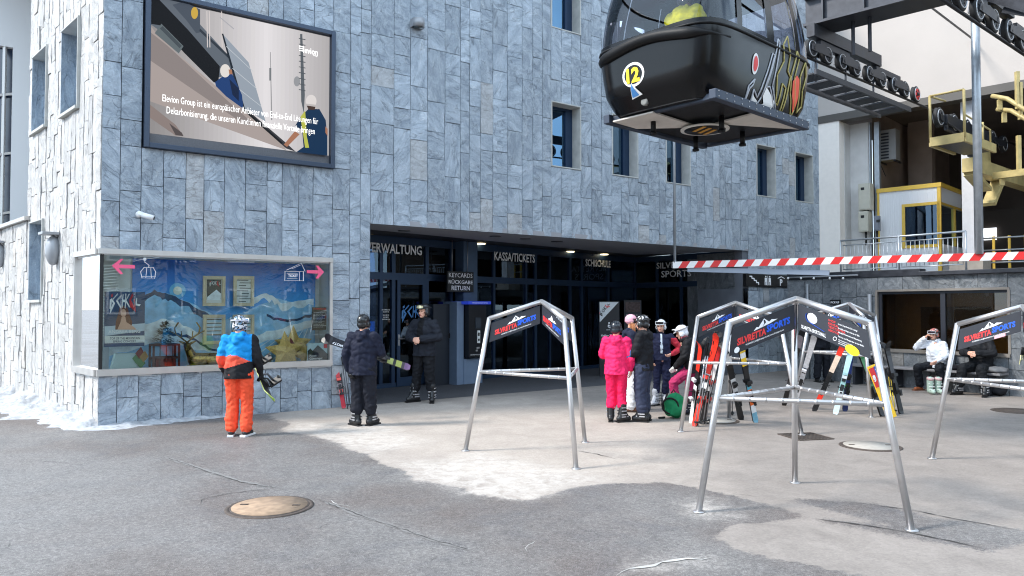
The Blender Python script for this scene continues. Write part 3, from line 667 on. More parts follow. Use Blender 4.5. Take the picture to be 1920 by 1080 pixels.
# facade lettering on the glass
lm = mat('white_vinyl_lettering', (240, 240, 242), .5)
def g_text(body, px0, px1, ybase, ytop, bold=.02):
    p0 = V(px0, ybase, GA+GN*.07, GN); p1 = V(px1, ybase, GA+GN*.07, GN); h = V(px0, ytop, GA+GN*.07, GN).z-p0.z
    zb_ = (p0.z+p1.z)/2; p0.z = zb_
    mb = MB(); mb.text(body, p0, GD, (0, 0, 1), lm, width=(Vector((p1.x-p0.x, p1.y-p0.y, 0))).length, height=h, bold=bold); return mb
g_text('VERWALTUNG', 686, 791, 475, 457).build('lettering', tb, True)
g_text('KASSA/TICKETS', 927, 1003, 490, 474).build('lettering', tb, True)
g_text('SCHISCHULE', 1098, 1145, 500, 487).build('lettering', tb, True)
def h_text(body, px0, px1, y0, y1):
    p0 = V(px0, y0, GB+HN*.07, HN); p1 = V(px1, y0, GB+HN*.07, HN); h = V(px0, y1, GB+HN*.07, HN).z-p0.z; p0.z = (p0.z+p1.z)/2
    return MB().text(body, p0, HD, (0, 0, 1), lm, width=Vector((p1.x-p0.x, p1.y-p0.y, 0)).length, height=h, bold=.01)
h_text('SILVRETTA', 1231, 1303, 502, 491).build('lettering', tb, True)
h_text('SPORTS', 1240, 1296, 519, 507).build('lettering', tb, True)
# ISCHGL style logo: polygons in a unit box (x 0..1, y 0..0.42) with colour keys
LOGO = [('r', [(.06, .40), (.13, .44), (.12, .35), (.07, .33)]),
        ('w', [(.03, .27), (.10, .31), (.07, -.02), (.02, .02)]),
        ('w', [(.30, .42), (.13, .26), (.20, .17), (.05, -.12), (.04, -.02), (.13, .17), (.08, .25), (.27, .45)]),
        ('w', [(.40, .42), (.22, .24), (.38, .02), (.39, .08), (.29, .24), (.41, .37)]),
        ('w', [(.44, .42), (.47, .42), (.46, .27), (.52, .27), (.52, .44), (.56, .44), (.54, .02), (.51, .05), (.52, .2), (.45, .2), (.44, .04), (.41, .06)]),
        ('w', [(.68, .44), (.57, .25), (.70, .05), (.66, .05), (.55, .2), (.56, .3), (.63, .42)]),
        ('r', [(.80, .40), (.72, .25), (.80, .12), (.82, .0), (.84, .2), (.80, .24), (.84, .3), (.88, -.08), (.68, .08), (.66, .27), (.75, .45)]),
        ('w', [(.88, .32), (.92, .32), (.91, .16), (1.04, .14), (1.0, .09), (.87, .11)])]
def logo(mb, o, x, y, w, mw, mr, sc=1.0):
    x = Vector(x).normalized()*w; y = Vector(y).normalized()*w*sc; n_ = x.cross(y).normalized()
    for k, pts in LOGO: mb.poly([Vector(o)+x*a+y*b for a, b in pts], mr if k == 'r' else mw, nrm=n_)
redl = mat('red_vinyl', (214, 38, 48), .5)
bl = mat('blue_vinyl', (70, 130, 190), .5)
lb = MB(); p0 = V(752, 598, GA+GN*.09, GN); logo(lb, p0, GD, (0, 0, 1), .8, bl, bl, .9); lb.build('door_logo', tb, True)
lb = MB()
for k, (y, w) in enumerate(((582, 16), (586, 12), (592, 12), (596, 10), (600, 14))):
    a_ = V(724-w/2, y, GA+GN*.07, GN); b_ = V(724+w/2, y, GA+GN*.07, GN); lb.text('MO-SO 08:00-17:00', a_, GD, (0, 0, 1), lm, width=(b_-a_).length*.95, height=.028)
lb.build('opening_hours', tb, True)
# reveal of the display window: box behind the glass, around the corner
DW = .60
dsc = mat('white_display_lining', (214, 218, 220), .7)
db = MB()
Q = lambda s, o, z: Pf(s, z, -o)
def corner_in(d_): # inner corner point offset by d_ from both planes
    A = C0-NO*d_; B = C0-LO*d_
    det = U.x*(-LW.y)-U.y*(-LW.x); w = B-A; s_ = (w.x*(-LW.y)-w.y*(-LW.x))/det; return A+U*s_
ci = corner_in(DW); c8 = corner_in(.06)
pE = Pf(dsE, 0); pEi = Pf(dsE, 0, -DW); pR = Pl(retE, 0); pRi = Pl(retE, 0, -DW)
for zc, th in ((dsB, .05), (dsT-.02, .05)):
    db.poly([pt(C0, zc), pt(pE, zc), pt(pEi, zc), pt(ci, zc), pt(pRi, zc), pt(pR, zc)], dsc, th, (0, 0, 1))
for a, b in ((pE, pEi), (pEi, ci), (ci, pRi), (pRi, pR)):
    db.add([pt(a, dsB), pt(b, dsB), pt(b, dsT), pt(a, dsT)], [(0, 1, 2, 3)], dsc)
dwn = db.build('display_window', tb, True)
fm = MB()
def strip(P, a, b, z0, z1, o0, o1): cbox(fm, P, a, b, z0, z1, o0, o1, alu)
strip(Pf, -.03, dsE, dsT-.05, dsT+.03, -.05, .06); strip(Pf, -.03, dsE, dsB-.02, dsB+.08, -.05, .06); strip(Pf, dsE-.05, dsE, dsB+.08, dsT-.05, -.05, .05)
strip(Pl, .03, retE, dsT-.05, dsT+.03, -.05, .06); strip(Pl, .03, retE, dsB-.02, dsB+.08, -.05, .06); strip(Pl, retE-.04, retE, dsB+.08, dsT-.05, -.05, .05)
fm.build('frame', dwn, True)
fm = MB(); cbox(fm, Pf, 0.0, .05, dsB+.08, dsT-.05, -.07, .0, black); fm.build('corner_post', dwn, True)
fm = MB(); cbox(fm, Pf, .05, dsE-.05, dsB+.08, dsT-.05, -.02, -.012, glass_clear); fm.build('front_pane', dwn, True)
fm = MB(); cbox(fm, Pl, .06, retE-.04, dsB+.08, dsT-.05, -.02, -.012, glass_clear); fm.build('side_pane', dwn, True)
fm = MB()
for k in range(26): cbox(fm, Pl, .1, retE-.1, 1.35+k*.045, 1.36+k*.045, -.30, -.26, white)
fm.build('blind', dwn, True)
# ================================================================== VIDEO SCREEN
def emi(c, k=.46):
    n_ = 'screen_%02x%02x%02x' % tuple(int(x) for x in c)
    if n_ in MC: return MC[n_]
    m = mat(n_, c, .35, emit=.44 if k < .7 else .8); m.node_tree.nodes['Principled BSDF'].inputs['Base Color'].default_value = (.003, .003, .003, 1); m.node_tree.nodes['Principled BSDF'].inputs['Specular IOR Level'].default_value = .08; return m
vs_ = thing('video_screen', 'large video wall showing two roof workers carrying a solar panel above the display window', 'video screen', tuple(Pf(scA, scBot, 0)))
m_ = MB(); fr_ = mat('screen_frame', (62, 72, 88), .45, .5); W = .08
cbox(m_, Pf, scA, scA+W, scBot, scT, -.25, .09, fr_); cbox(m_, Pf, scB-W, scB, scBot, scT, -.25, .09, fr_)
cbox(m_, Pf, scA+W, scB-W, scBot, scBot+W, -.25, .09, fr_); cbox(m_, Pf, scA+W, scB-W, scT-W, scT, -.25, .09, fr_); m_.build('frame', vs_, True, bevel=.008)
m_ = MB(); cbox(m_, Pf, scA+W, scB-W, scBot+W, scT-W, -.2, .0, mat('led_panel', (92, 92, 96), .6, var=.2, vs=90)); m_.build('led_panel', vs_, True)
ZK = 370/1249.0
LAY = [0]
def sp(zx, zy, o): return F(270+zx*ZK, zy*ZK, o)
pic = MB()
def SPoly(pts, c, k=.5):
    LAY[0] += 1; o = .0015+LAY[0]*.0012
    pic.poly([sp(x, y, o) for x, y in pts], emi(c, k), nrm=NO)
def SEll(cx, cy, rx, ry, c, k=.5, n=22): SPoly([(cx+rx*math.cos(2*math.pi*i/n), cy+ry*math.sin(2*math.pi*i/n)) for i in range(n)], c, k)
iz0 = sp(28, 842, 0).z; izt = Fs(270+1165*ZK, 232*ZK)[1]; ia = scA+W+.01; ib = scB-W-.01
iz1 = min(scT-W-.02, izt)
LAY[0] += 1
g = .0025
N_ = 40
for i in range(N_):                                   # soft left-to-right brightness of the picture
    a_ = ia+(ib-ia)*i/N_; b_ = ia+(ib-ia)*(i+1)/N_; t_ = i/(N_-1)
    q = 1-abs(t_-.62)/.62; c_ = tuple(int(u+(v-u)*max(0, q)) for u, v in zip((146, 142, 142), (228, 224, 226)))
    cbox(pic, Pf, a_, b_, iz0, iz1, .0, g, emi(c_))
SPoly([(36, 155), (36, 640), (900, 950), (880, 905), (450, 540), (210, 340), (70, 200)], (170, 158, 154))
SPoly([(36, 200), (150, 290), (420, 540), (700, 790), (640, 790), (300, 560), (36, 380)], (140, 130, 128))
SPoly([(30, 0), (200, -25), (360, 160), (560, 380), (640, 480), (560, 470), (430, 500), (250, 300), (36, 150)], (96, 104, 114))
SPoly([(36, -25), (70, -30), (280, 190), (480, 420), (470, 530), (440, 520), (250, 330), (100, 160), (36, 150)], (16, 16, 20), .2)
SPoly([(110, 150), (250, 292), (220, 338), (68, 210)], (98, 108, 112)); SPoly([(118, 165), (240, 290), (225, 305), (100, 180)], (70, 78, 84))
SPoly([(180, 30), (250, 10), (355, 60), (355, 205), (330, 210), (270, 130)], (74, 82, 94))
SEll(320, 82, 22, 38, (204, 168, 70)); SPoly([(355, 180), (560, 372), (545, 378), (350, 196)], (48, 56, 66))
for x in (395, 410, 488): SPoly([(x, 70), (x+6, 70), (x+10, 300), (x+4, 300)], (214, 206, 204))
SPoly([(480, 105), (570, 180), (568, 186), (480, 112)], (170, 170, 176))
SPoly([(36, 660), (200, 790), (250, 860), (200, 858), (30, 740)], (140, 126, 122)); SPoly([(160, 780), (240, 840), (250, 862), (200, 855)], (84, 76, 76))
SPoly([(798, 330), (802, 330), (812, 760), (804, 760)], (150, 150, 152)); SPoly([(793, 430), (806, 430), (806, 510), (793, 510)], (120, 124, 128))
SPoly([(988, 215), (1002, 215), (1018, 600), (1012, 720), (995, 640)], (92, 98, 104)); SEll(968, 515, 20, 32, (150, 152, 156))
for y in range(240, 600, 36): SPoly([(980, y), (1022, y+8), (1022, y+14), (980, y+5)], (80, 86, 92))
SPoly([(496, 213), (662, 395), (770, 770), (640, 690), (560, 440)], (150, 160, 172)); SPoly([(492, 213), (502, 213), (640, 690), (622, 690)], (28, 36, 46))
for x0, y0, x1, y1 in ((520, 290, 690, 450), (560, 430, 715, 560), (600, 560, 740, 670)): SPoly([(x0, y0), (x1, y1), (x1, y1+4), (x0, y0+5)], (196, 202, 208))
SPoly([(660, 700), (900, 905), (960, 960), (900, 940), (650, 715)], (58, 58, 62)); SPoly([(640, 690), (880, 905), (868, 912), (630, 700)], (24, 26, 30), .2)
SPoly([(450, 520), (540, 450), (560, 470), (620, 600), (630, 690), (520, 610), (455, 545)], (30, 62, 116)); SPoly([(540, 500), (600, 560), (600, 640), (560, 600)], (18, 34, 66))
SEll(514, 448, 32, 42, (226, 220, 214)); SPoly([(535, 440), (556, 440), (560, 470), (540, 470)], (170, 120, 92))
SPoly([(990, 740), (1040, 690), (1110, 690), (1150, 760), (1160, 860), (1160, 985), (965, 962), (1010, 930), (1000, 820), (955, 800)], (20, 50, 82)); SPoly([(990, 740), (1020, 700), (1030, 860), (1045, 935), (1020, 935)], (186, 190, 80))
SPoly([(955, 830), (985, 850), (905, 930), (885, 915)], (168, 116, 90)); SPoly([(1148, 800), (1162, 815), (1162, 860), (1148, 840)], (168, 116, 90))
SEll(1058, 640, 34, 40, (222, 216, 214)); SPoly([(1018, 655), (1080, 662), (1102, 692), (1030, 672)], (190, 184, 182)); SPoly([(1030, 668), (1085, 676), (1080, 696), (1040, 694)], (70, 52, 44))
pic.build('picture', vs_, True)
wt = emi((246, 246, 246), .8); o_ = .002+LAY[0]*.0012+.004
tx = MB()
def stext(body, x0, y0, x1, hpx, bold=.012):
    p0 = sp(x0, y0, o_); p1 = sp(x1, y0, o_); w = (Vector((p1.x, p1.y, 0))-Vector((p0.x, p0.y, 0))).length; h = sp(x0, y0-hpx, o_).z-p0.z
    tx.text(body, p0, U, (0, 0, 1), wt, width=w, height=h, bold=bold)
stext('Elevion Group ist ein europäischer Anbieter von End-to-End Lösungen für', 117, 640, 1103, 44, -.002)
stext('Dekarbonisierung, die unseren Kund:innen finanzielle Vorteile bringen', 143, 717, 1082, 44, -.002)
stext('levion', 1008, 332, 1100, 38); stext('Group', 1070, 354, 1098, 12, 0)
tx.build('caption', vs_, True)
tx = MB()
for k in range(3): tx.poly([sp(980, 288+k*13, o_), sp(1008, 293+k*13, o_), sp(1006, 300+k*13, o_), sp(984, 295+k*13, o_)], wt, nrm=NO)
tx.build('emblem', vs_, True)
# ================================================================== DISPLAY CONTENTS
mu_ = MB(); BD = .80                               # mountain mural: a printed board standing at the back of the display
def Fd(px, py, o): return V(px, py, C0+NI*o*.66, NO)
mz0, mz1 = dsB+.002, dsT-.03; ma = (ci-C0).dot(U)+.02; mb_ = Fd(591, 580, BD).x
sEnd = (Fd(591, 580, BD)-C0).dot(U)
mt_ = thing('mountain_mural', 'printed board of blue sky and snowy mountains at the back of the display window', 'mural', tuple(Pf((ma+sEnd)/2, mz0, -BD)))
def mural_mat():
    m = bpy.data.materials.new('mural_sky'); m.use_nodes = True; t = m.node_tree; p = t.nodes['Principled BSDF']; L = t.links.new
    tcn = t.nodes.new('ShaderNodeTexCoord'); s_ = t.nodes.new('ShaderNodeSeparateXYZ'); L(tcn.outputs['Object'], s_.inputs[0])
    n = t.nodes.new('ShaderNodeTexNoise'); n.inputs['Scale'].default_value = 2.5; n.inputs['Detail'].default_value = 7; L(tcn.outputs['Object'], n.inputs['Vector'])
    a = t.nodes.new('ShaderNodeMath'); a.operation = 'MULTIPLY_ADD'; a.inputs[1].default_value = .5; L(n.outputs['Fac'], a.inputs[0]); L(s_.outputs[2], a.inputs[2])
    r = t.nodes.new('ShaderNodeValToRGB'); e = r.color_ramp.elements; e[0].position = .1; e[0].color = lin((150, 206, 240)); e[1].position = 1.0; e[1].color = lin((14, 84, 196))
    q = e.new(.6); q.color = lin((66, 168, 244)); mr = t.nodes.new('ShaderNodeMapRange'); mr.inputs[2].default_value = 2.2; L(a.outputs[0], mr.inputs[0]); L(mr.outputs[0], r.inputs[0])
    L(r.outputs[0], p.inputs['Base Color']); p.inputs['Roughness'].default_value = .5
    p.inputs['Emission Strength'].default_value = 0; return m
msky = mural_mat()
cbox(mu_, Pf, ma, sEnd, mz0, mz1, -BD*.66-.02, -BD*.66, msky); mu_.build('panel', mt_, True)
mo = MB(); mr_ = random.Random(4)
snowp = mat('printed_snow', (236, 246, 252), .6, var=.2, vs=9); snow2 = mat('printed_blue_snow', (150, 204, 242), .6, var=.22, vs=7); rock = mat('printed_rock', (46, 76, 116), .6, var=.35, vs=12)
def ridge(pts, m, o, base=None, jag=.02):
    P3 = [Fd(px, py, BD-o) for px, py in pts]; top = []
    for a, b in zip(P3[:-1], P3[1:]):
        for k in range(6): q = a.lerp(b, k/6); q.z += mr_.uniform(-jag, jag); top.append(q)
    top.append(P3[-1]); zb_ = mz0 if base is None else base
    if base is None: poly = top+[Vector((top[-1].x, top[-1].y, zb_)), Vector((top[0].x, top[0].y, zb_))]
    else: poly = top+[Vector((q.x, q.y, q.z-base*(.6+.6*mr_.random()))) for q in reversed(top)]
    mo.poly(poly, m, nrm=NO)
ridge([(205, 600), (250, 560), (290, 545), (330, 556), (370, 575), (420, 600), (470, 580), (520, 560), (588, 572)], snow2, .002)
ridge([(250, 562), (290, 545), (320, 552), (372, 578), (410, 600)], rock, .003, .10)
ridge([(205, 640), (260, 610), (310, 596), (350, 612), (400, 640), (450, 640), (500, 622), (588, 600)], snowp, .004)
ridge([(470, 562), (500, 548), (530, 570), (588, 560)], snowp, .005, .12)
ridge([(300, 620), (350, 628), (400, 655), (470, 650)], rock, .006, .05)
ridge([(205, 668), (300, 640), (400, 662), (500, 640), (588, 612)], snow2, .007)
ridge([(500, 590), (540, 600), (588, 588)], rock, .008, .045)
for k in range(7):
    x = 400+k*24; mo.poly([Fd(x, 690, BD-.009), Fd(x+5, 690, BD-.009), Fd(560+k*4, 600, BD-.009)], snowp, nrm=NO)
c_ = Fd(333, 545, BD-.0015)
mo.build('mountains', mt_, True)
sg = MB(); sg.poly([c_+U*.13*math.cos(i*math.pi/8)+Vector((0, 0, .13*math.sin(i*math.pi/8))) for i in range(16)], mat('printed_glow', (120, 196, 240), .6), nrm=NO); sg.poly([c_+NO*.002+U*.07*math.cos(i*math.pi/8)+Vector((0, 0, .07*math.sin(i*math.pi/8))) for i in range(16)], mat('printed_sun', (236, 240, 226), .6), nrm=NO); sg.build('sun_glow', mt_, True)
# picture frames hung in front of the mural
wood = mat('pale_wood_frame', (214, 196, 166), .6, var=.15, vs=12); paper = mat('white_paper', (226, 228, 226), .8)
GRP_PF = 'wooden picture frames in the display window'
def pframe(x0, y0, x1, y1, lab, kind):
    a = Fd(x0, y1, .55); b = Fd(x1, y1, .55); top = Fd(x0, y0, .55).z; w = (b-a).dot(U); h = top-a.z
    t = thing('picture_frame', lab, 'picture frame', tuple(a), math.atan2(U.y, U.x), GRP_PF); m_ = MB(); k = .055
    for (c, s_) in (((w/2, 0, k/2), (w, .04, k)), ((w/2, 0, h-k/2), (w, .04, k)), ((k/2, 0, h/2), (k, .04, h-2*k)), ((w-k/2, 0, h/2), (k, .04, h-2*k))): m_.box(c, s_, wood)
    m_.build('frame', t, bevel=.004)
    MB().box((w/2, .01, h/2), (w-2*k, .008, h-2*k), paper).build('sheet', t)
    p = MB(); mm = mat('print_blue', (96, 150, 190), .7, var=.3, vs=20); dk = mat('print_dark', (44, 60, 66), .7, var=.3, vs=20)
    if kind == 0:
        p.box((w/2, .003, h*.55), (w-2.4*k, .004, h*.66), dk); p.poly([Vector((k*1.3, 0, h*.3)), Vector((w*.6, 0, h*.55)), Vector((w-k*1.3, 0, h*.42)), Vector((w-k*1.3, 0, h*.2)), Vector((k*1.3, 0, h*.2))], snowp, nrm=(0, -1, 0))
        logo(p, (w*.28, -.003, h*.68), (1, 0, 0), (0, 0, 1), w*.5, paper, redl)
    else:
        n = 6 if kind == 2 else 9
        for i in range(n):
            if kind == 2: p.box((w/2, .003, k+(i+.6)*(h-2*k)/n), (w*.66, .004, .016), mat('print_line', (92, 80, 66), .7)); p.box((w/2, .0035, k+(i+.25)*(h-2*k)/n), (w*.66, .003, .05), mat('print_pale', (176, 206, 222), .7))
            else: p.box((w/2+(.03 if i % 2 else -.02), .003, k+(i+.6)*(h-2*k)/n), (w*(.55 if i % 3 else .35), .004, .012), dk)
        if kind == 2: p.box((w/2, .002, k+.05), (w*.66, .003, .09), mm)
    p.build('print', t); return t
pframe(380, 517, 422, 574, 'wooden frame with a mountain picture, upper left of the four', 0)
pframe(437, 517, 476, 574, 'wooden frame with a printed notice, upper right of the four', 1)
pframe(380, 590, 422, 646, 'wooden frame with a lined timetable, lower left of the four', 2)
pframe(436, 590, 476, 646, 'wooden frame with a lined timetable, lower right behind the snowboarder', 2)
# golden stars
gold = mat('gold_glitter', (220, 184, 108), .45, .35, var=.25, vs=60, bump=.4, bs=200); redd = mat('dark_red_felt', (120, 30, 26), .8)
def star(px, py, d, r, lab, rot=0.0, m=gold, nm='star_ornament'):
    c = Fd(px, py, d); t = thing(nm, lab, 'star ornament', (c.x, c.y, dsB+.11 if 0 else c.z), math.atan2(U.y, U.x), 'star ornaments in the display window')
    pts = []
    for i in range(10):
        a = math.pi/2+rot+i*math.pi/5; q = r if i % 2 == 0 else r*.46; pts.append(Vector((q*math.cos(a), 0, q*math.sin(a))))
    m_ = MB(); n = len(pts); cf = Vector((0, -.05, 0)); cb_ = Vector((0, .05, 0))
    vs = pts+[cf, cb_]; m_.add(vs, [(i, (i+1) % n, n) for i in range(n)]+[((i+1) % n, i, n+1) for i in range(n)], m); m_.build('star', t)
    return t
o = star(550, 648, .66, .37, 'tallest gold star standing at the back of the display window', 0); 
o = star(549, 655, .55, .22, 'dark red star tucked between the gold stars', .2, redd)
o = star(535, 660, .38, .38, 'smaller gold star in front, left of the red star', .05)
o = star(574, 664, .5, .26, 'gold star on the right behind the dark green leaflet', .3)
c = Fd(500, 668, .4); bb = MB(); bb.ell((0, 0, .085), (.085, .085, .085), mat('silver_bauble', (200, 196, 170), .15, .9)); bb.disc((0, 0, .165), (0, 0, 1), [(.015, 0), (.015, .02)], gold, 10)
o = bb.build('bauble'); o.location = (c.x, c.y, dsB+.005); tag(o, 'round silvery bauble on the display shelf behind the snowboarder', 'bauble')
# lying golden stag
st = thing('stag_figure', 'lying golden stag figure with antlers in the display window', 'stag figure', (Fd(378, 690, .35).x, Fd(378, 690, .35).y, dsB), math.atan2(U.y, U.x))
bronze = mat('golden_bronze', (150, 122, 66), .28, .9, var=.3, vs=20)
def blob(caps, vox=.01, smooth=2, mats=None, name='b'):
    """capsules (p0,r0,p1,r1) or ellipsoids (c,(rx,ry,rz),M) fused into one continuous mesh"""
    mb = MB(); m0 = mats or black
    for c in caps:
        if len(c) == 4:
            p0, r0, p1, r1 = Vector(c[0]), c[1], Vector(c[2]), c[3]
            mb.ell(p0, (r0,)*3, m0, 10, 7); mb.ell(p1, (r1,)*3, m0, 10, 7)
            if (p1-p0).length > 1e-4: mb.tube([p0, p1], r0, m0, 10, rs=[r0, r1])
        else: mb.ell(c[0], c[1], m0, 16, 12, c[2])
    me = bpy.data.meshes.new(name); me.from_pydata(mb.v, [], mb.f); me.materials.append(m0)
    o = bpy.data.objects.new(name, me)
    r = o.modifiers.new('r', 'REMESH'); r.mode = 'VOXEL'; r.voxel_size = vox
    if smooth: s_ = o.modifiers.new('s', 'SMOOTH'); s_.iterations = smooth; s_.factor = .5
    out = evaluated(o)
    bpy.data.objects.remove(o); bpy.data.meshes.remove(me)
    out.polygons.foreach_set('use_smooth', [True]*len(out.polygons)); out.name = name
    return out
I3 = Matrix.Identity(3)
sb = blob([((.15, 0, .11), (.30, .1, .1), I3), ((-.1, 0, .14), .09, (.32, 0, .12), .10), ((-.12, 0, .16), .07, (-.19, 0, .32), .045), ((-.19, 0, .33), .05, (-.22, -.09, .28), .025), ((.3, -.08, .1), .06, (.42, -.12, .05), .03), ((.42, -.12, .04), .025, (.2, -.16, .03), .02), ((-.1, -.06, .06), .04, (-.28, -.12, .03), .02), ((-.16, -.05, .36), .02, (-.1, -.06, .39), .012), ((-.22, .04, .36), .02, (-.28, .05, .39), .012)], .009, 2, bronze, 'body')
st.scale = (1.2,)*3; link('body', sb, st)
am = MB()
for s_ in (-1, 1):
    b = Vector((-.19, .02*s_, .37)); tip = [b, b+Vector((.07*s_, .02, .06)), b+Vector((.15*s_, .0, .12)), b+Vector((.17*s_, 0, .2)), b+Vector((.12*s_, 0, .28))]
    am.tube(tip, .011, bronze, 6); am.tube([tip[1], tip[1]+Vector((.01*s_, 0, .1))], .008, bronze, 6); am.tube([tip[2], tip[2]+Vector((.08*s_, 0, .04))], .008, bronze, 6)
am.build('antlers', st)
# basket lantern with a dark little tree
c = Fd(308, 690, .45); t = thing('lantern_box', 'dark red wooden lantern box holding a small dark fir tree', 'lantern', (c.x, c.y, dsB), math.atan2(U.y, U.x))
m_ = MB(); dr = mat('dark_red_wood', (72, 26, 24), .6, var=.2); w, h = .19, .42
for sx in (-1, 1):
    for sy in (-1, 1): m_.box((sx*w, sy*w*.8, h/2), (.03, .03, h), dr)
for z in (.02, h*.5, h): m_.box((0, -w*.8, z), (2*w, .025, .03), dr); m_.box((0, w*.8, z), (2*w, .025, .03), dr); m_.box((-w, 0, z), (.025, 1.6*w, .03), dr); m_.box((w, 0, z), (.025, 1.6*w, .03), dr)
for k in range(3): m_.box((-w/2+k*w/2, -w*.8, h/2), (.012, .012, h), dr)
m_.build('frame', t)
MB().box((0, 0, .012), (2*w-.03, 1.6*w-.03, .02), dr).box((0, 0, h*.3), (w*1.5, w*1.2, h*.4), redd).build('red_cushion', t)
lf = MB(); rr = random.Random(2); fir = mat('dark_fir_green', (24, 40, 38), .8)
for k in range(420):
    z = rr.random(); rad = .2*(1-z)*rr.uniform(.4, 1)+.02; a = rr.random()*6.283; p = Vector((rad*math.cos(a), rad*math.sin(a), h+.03+z*.34)); d_ = Vector((math.cos(a), math.sin(a), rr.uniform(-.3, .6)))*.06
    sd2 = d_.cross(Vector((0, 0, 1))).normalized()*.016; lf.add([p-sd2, p+sd2, p+d_], [(0, 1, 2)], fir)
lf.build('fir_tree', t)
# glossy boxes and paper at the left, poster stickers
c = Fd(232, 690, .45); t = thing('gift_box', 'pale tapered paper box with green and red leaves in the display window', 'paper box', (c.x, c.y, dsB), math.atan2(U.y, U.x))
m_ = MB(); pb_ = mat('pale_blue_card', (178, 200, 200), .6)
m_.add([(-.2, -.12, 0), (.22, -.12, 0), (.22, .12, 0), (-.2, .12, 0), (-.13, -.08, .3), (.15, -.08, .3), (.15, .08, .3), (-.13, .08, .3)], [(3, 2, 1, 0), (4, 5, 6, 7), (0, 1, 5, 4), (1, 2, 6, 5), (2, 3, 7, 6), (3, 0, 4, 7)], pb_); m_.build('box', t)
m_ = MB(); gn = mat('green_leaf_paper', (70, 130, 70), .6); 
for k, (x, z, mm) in enumerate(((.16, .22, gn), (.22, .14, gn), (.2, .3, redd), (.26, .24, mat('ochre_leaf_paper', (160, 120, 50), .6)))): m_.poly([Vector((x-.06, -.125-.003*k, z)), Vector((x, -.125-.003*k, z-.09)), Vector((x+.07, -.125-.003*k, z)), Vector((x+.02, -.125-.003*k, z+.1))], mm, .002, (0, -1, 0))
m_.build('leaf_pattern', t)
# concert poster (inside the glass)
def poster_on(P, s0, s1, z0, z1, o, name, lab, m, cat='poster', group=None):
    t = thing(name, lab, cat, tuple(P((s0+s1)/2, z0, o)), 0, group); mb = MB(); cbox(mb, P, s0, s1, z0, z1, o-.006, o, m); mb.build('sheet', t, True); return t
a, b = Fs(196, 600)[0], Fs(272, 600)[0]; zt_, zb2 = Fs(230, 547)[1], Fs(230, 650)[1]
pb = poster_on(Pf, max(a, .06), b, zb2, zt_, -.03, 'concert_poster', 'blue concert poster with a long haired woman, left end of the display window', mat('poster_blue', (40, 74, 116), .5, var=.3, vs=3))
d_ = MB(); o_ = -.027
def pp(px, py, o=o_): return F(px, py, o)
d_.poly([pp(196, 612), pp(272, 606), pp(272, 620), pp(196, 630)], mat('poster_mist', (196, 210, 222), .6), nrm=NO); d_.build('mist', pb, True)
d_ = MB(); o_ = -.025; hr = mat('auburn_hair_print', (120, 70, 52), .7, var=.3, vs=40); sk = mat('skin_print', (222, 176, 152), .7)
d_.poly([pp(x, y, o_) for x, y in ((231, 573), (239, 577), (243, 590), (248, 604), (246, 618), (216, 618), (217, 604), (221, 590), (224, 577))], hr, nrm=NO)
d_.poly([pp(231.5+5.2*math.cos(i*.5236), 587+7.5*math.sin(i*.5236), o_+.002) for i in range(12)], sk, nrm=NO)
d_.poly([pp(x, y, o_+.002) for x, y in ((228, 594), (235, 594), (237, 604), (250, 612), (256, 618), (220, 618), (226, 604))], sk, nrm=NO); d_.build('portrait', pb, True)
d_ = MB(); o3 = -.022
def ptext(mb, body, x0, x1, yb, yt, m=None, bold=.015, o=o3):
    p0 = pp(x0, yb, o); p1 = pp(x1, yb, o); h = pp(x0, yt, o).z-p0.z; mb.text(body, p0, U, (0, 0, 1), m or lm, width=(p1-p0).dot(U), height=h, bold=bold)
ptext(d_, 'ANDREA BERG', 203, 263, 625, 619); 
d_.poly([pp(196, 630, -.024), pp(272, 629, -.024), pp(272, 642, -.024), pp(196, 644, -.024)], paper, nrm=NO)
ptext(d_, 'TOP OF THE MOUNTAIN', 206, 262, 637, 632.5, mat('ink_blue', (40, 60, 90), .6), .01); ptext(d_, 'SPRING CONCERT', 212, 255, 642.5, 638.5, mat('ink_blue', (40, 60, 90), .6), .01)
p0 = pp(204, 580, -.02); logo(d_, p0, U, (0, 0, 1), (pp(262, 578, 0)-p0).dot(U), lm, redl, 1.3); d_.build('lettering', pb, True)
# arrows and pictograms stuck on the glass
pk = mat('pink_vinyl', (240, 92, 132), .5)
def Z2(x, y): return 190+x*230/994, 460+y*230/994       # crop 7
def Z3(x, y): return 370+x*270/1268, 470+y*270/1268     # crop 8
t = thing('arrow_sticker', 'pink arrow pointing left on the display window glass', 'sticker', tuple(pp(230, 500, .0))); d_ = MB()
d_.poly([pp(*Z2(x, y), .003) for x, y in ((85, 165), (155, 110), (180, 110), (140, 155), (272, 160), (272, 188), (140, 185), (178, 232), (155, 235))], pk, .004, NO); d_.build('arrow', t, True)
t = thing('arrow_sticker', 'pink arrow pointing right on the display window glass', 'sticker', tuple(pp(594, 508, .0))); d_ = MB()
d_.poly([pp(*Z3(x, y), .003) for x, y in ((1116, 188), (1065, 132), (1043, 132), (1066, 172), (965, 172), (965, 198), (1066, 202), (1043, 244), (1065, 246))], pk, .004, NO); d_.build('arrow', t, True)
t = thing('gondola_pictogram', 'white cable car pictogram beside the pink left arrow', 'sticker', tuple(pp(278, 505, .0))); d_ = MB()
wv = mat('white_sticker', (236, 238, 240), .5)
def line(mb, pts, w, m, zf, o=.003, closed=False):
    P_ = [pp(*zf(x, y), o) for x, y in pts]
    if closed: P_.append(P_[0])
    w *= 1.5
    for p, q in zip(P_[:-1], P_[1:]): mb.bar(p, q+(q-p).normalized()*w*.3, w, .004, m, up=tuple(NO.cross((q-p).normalized())))
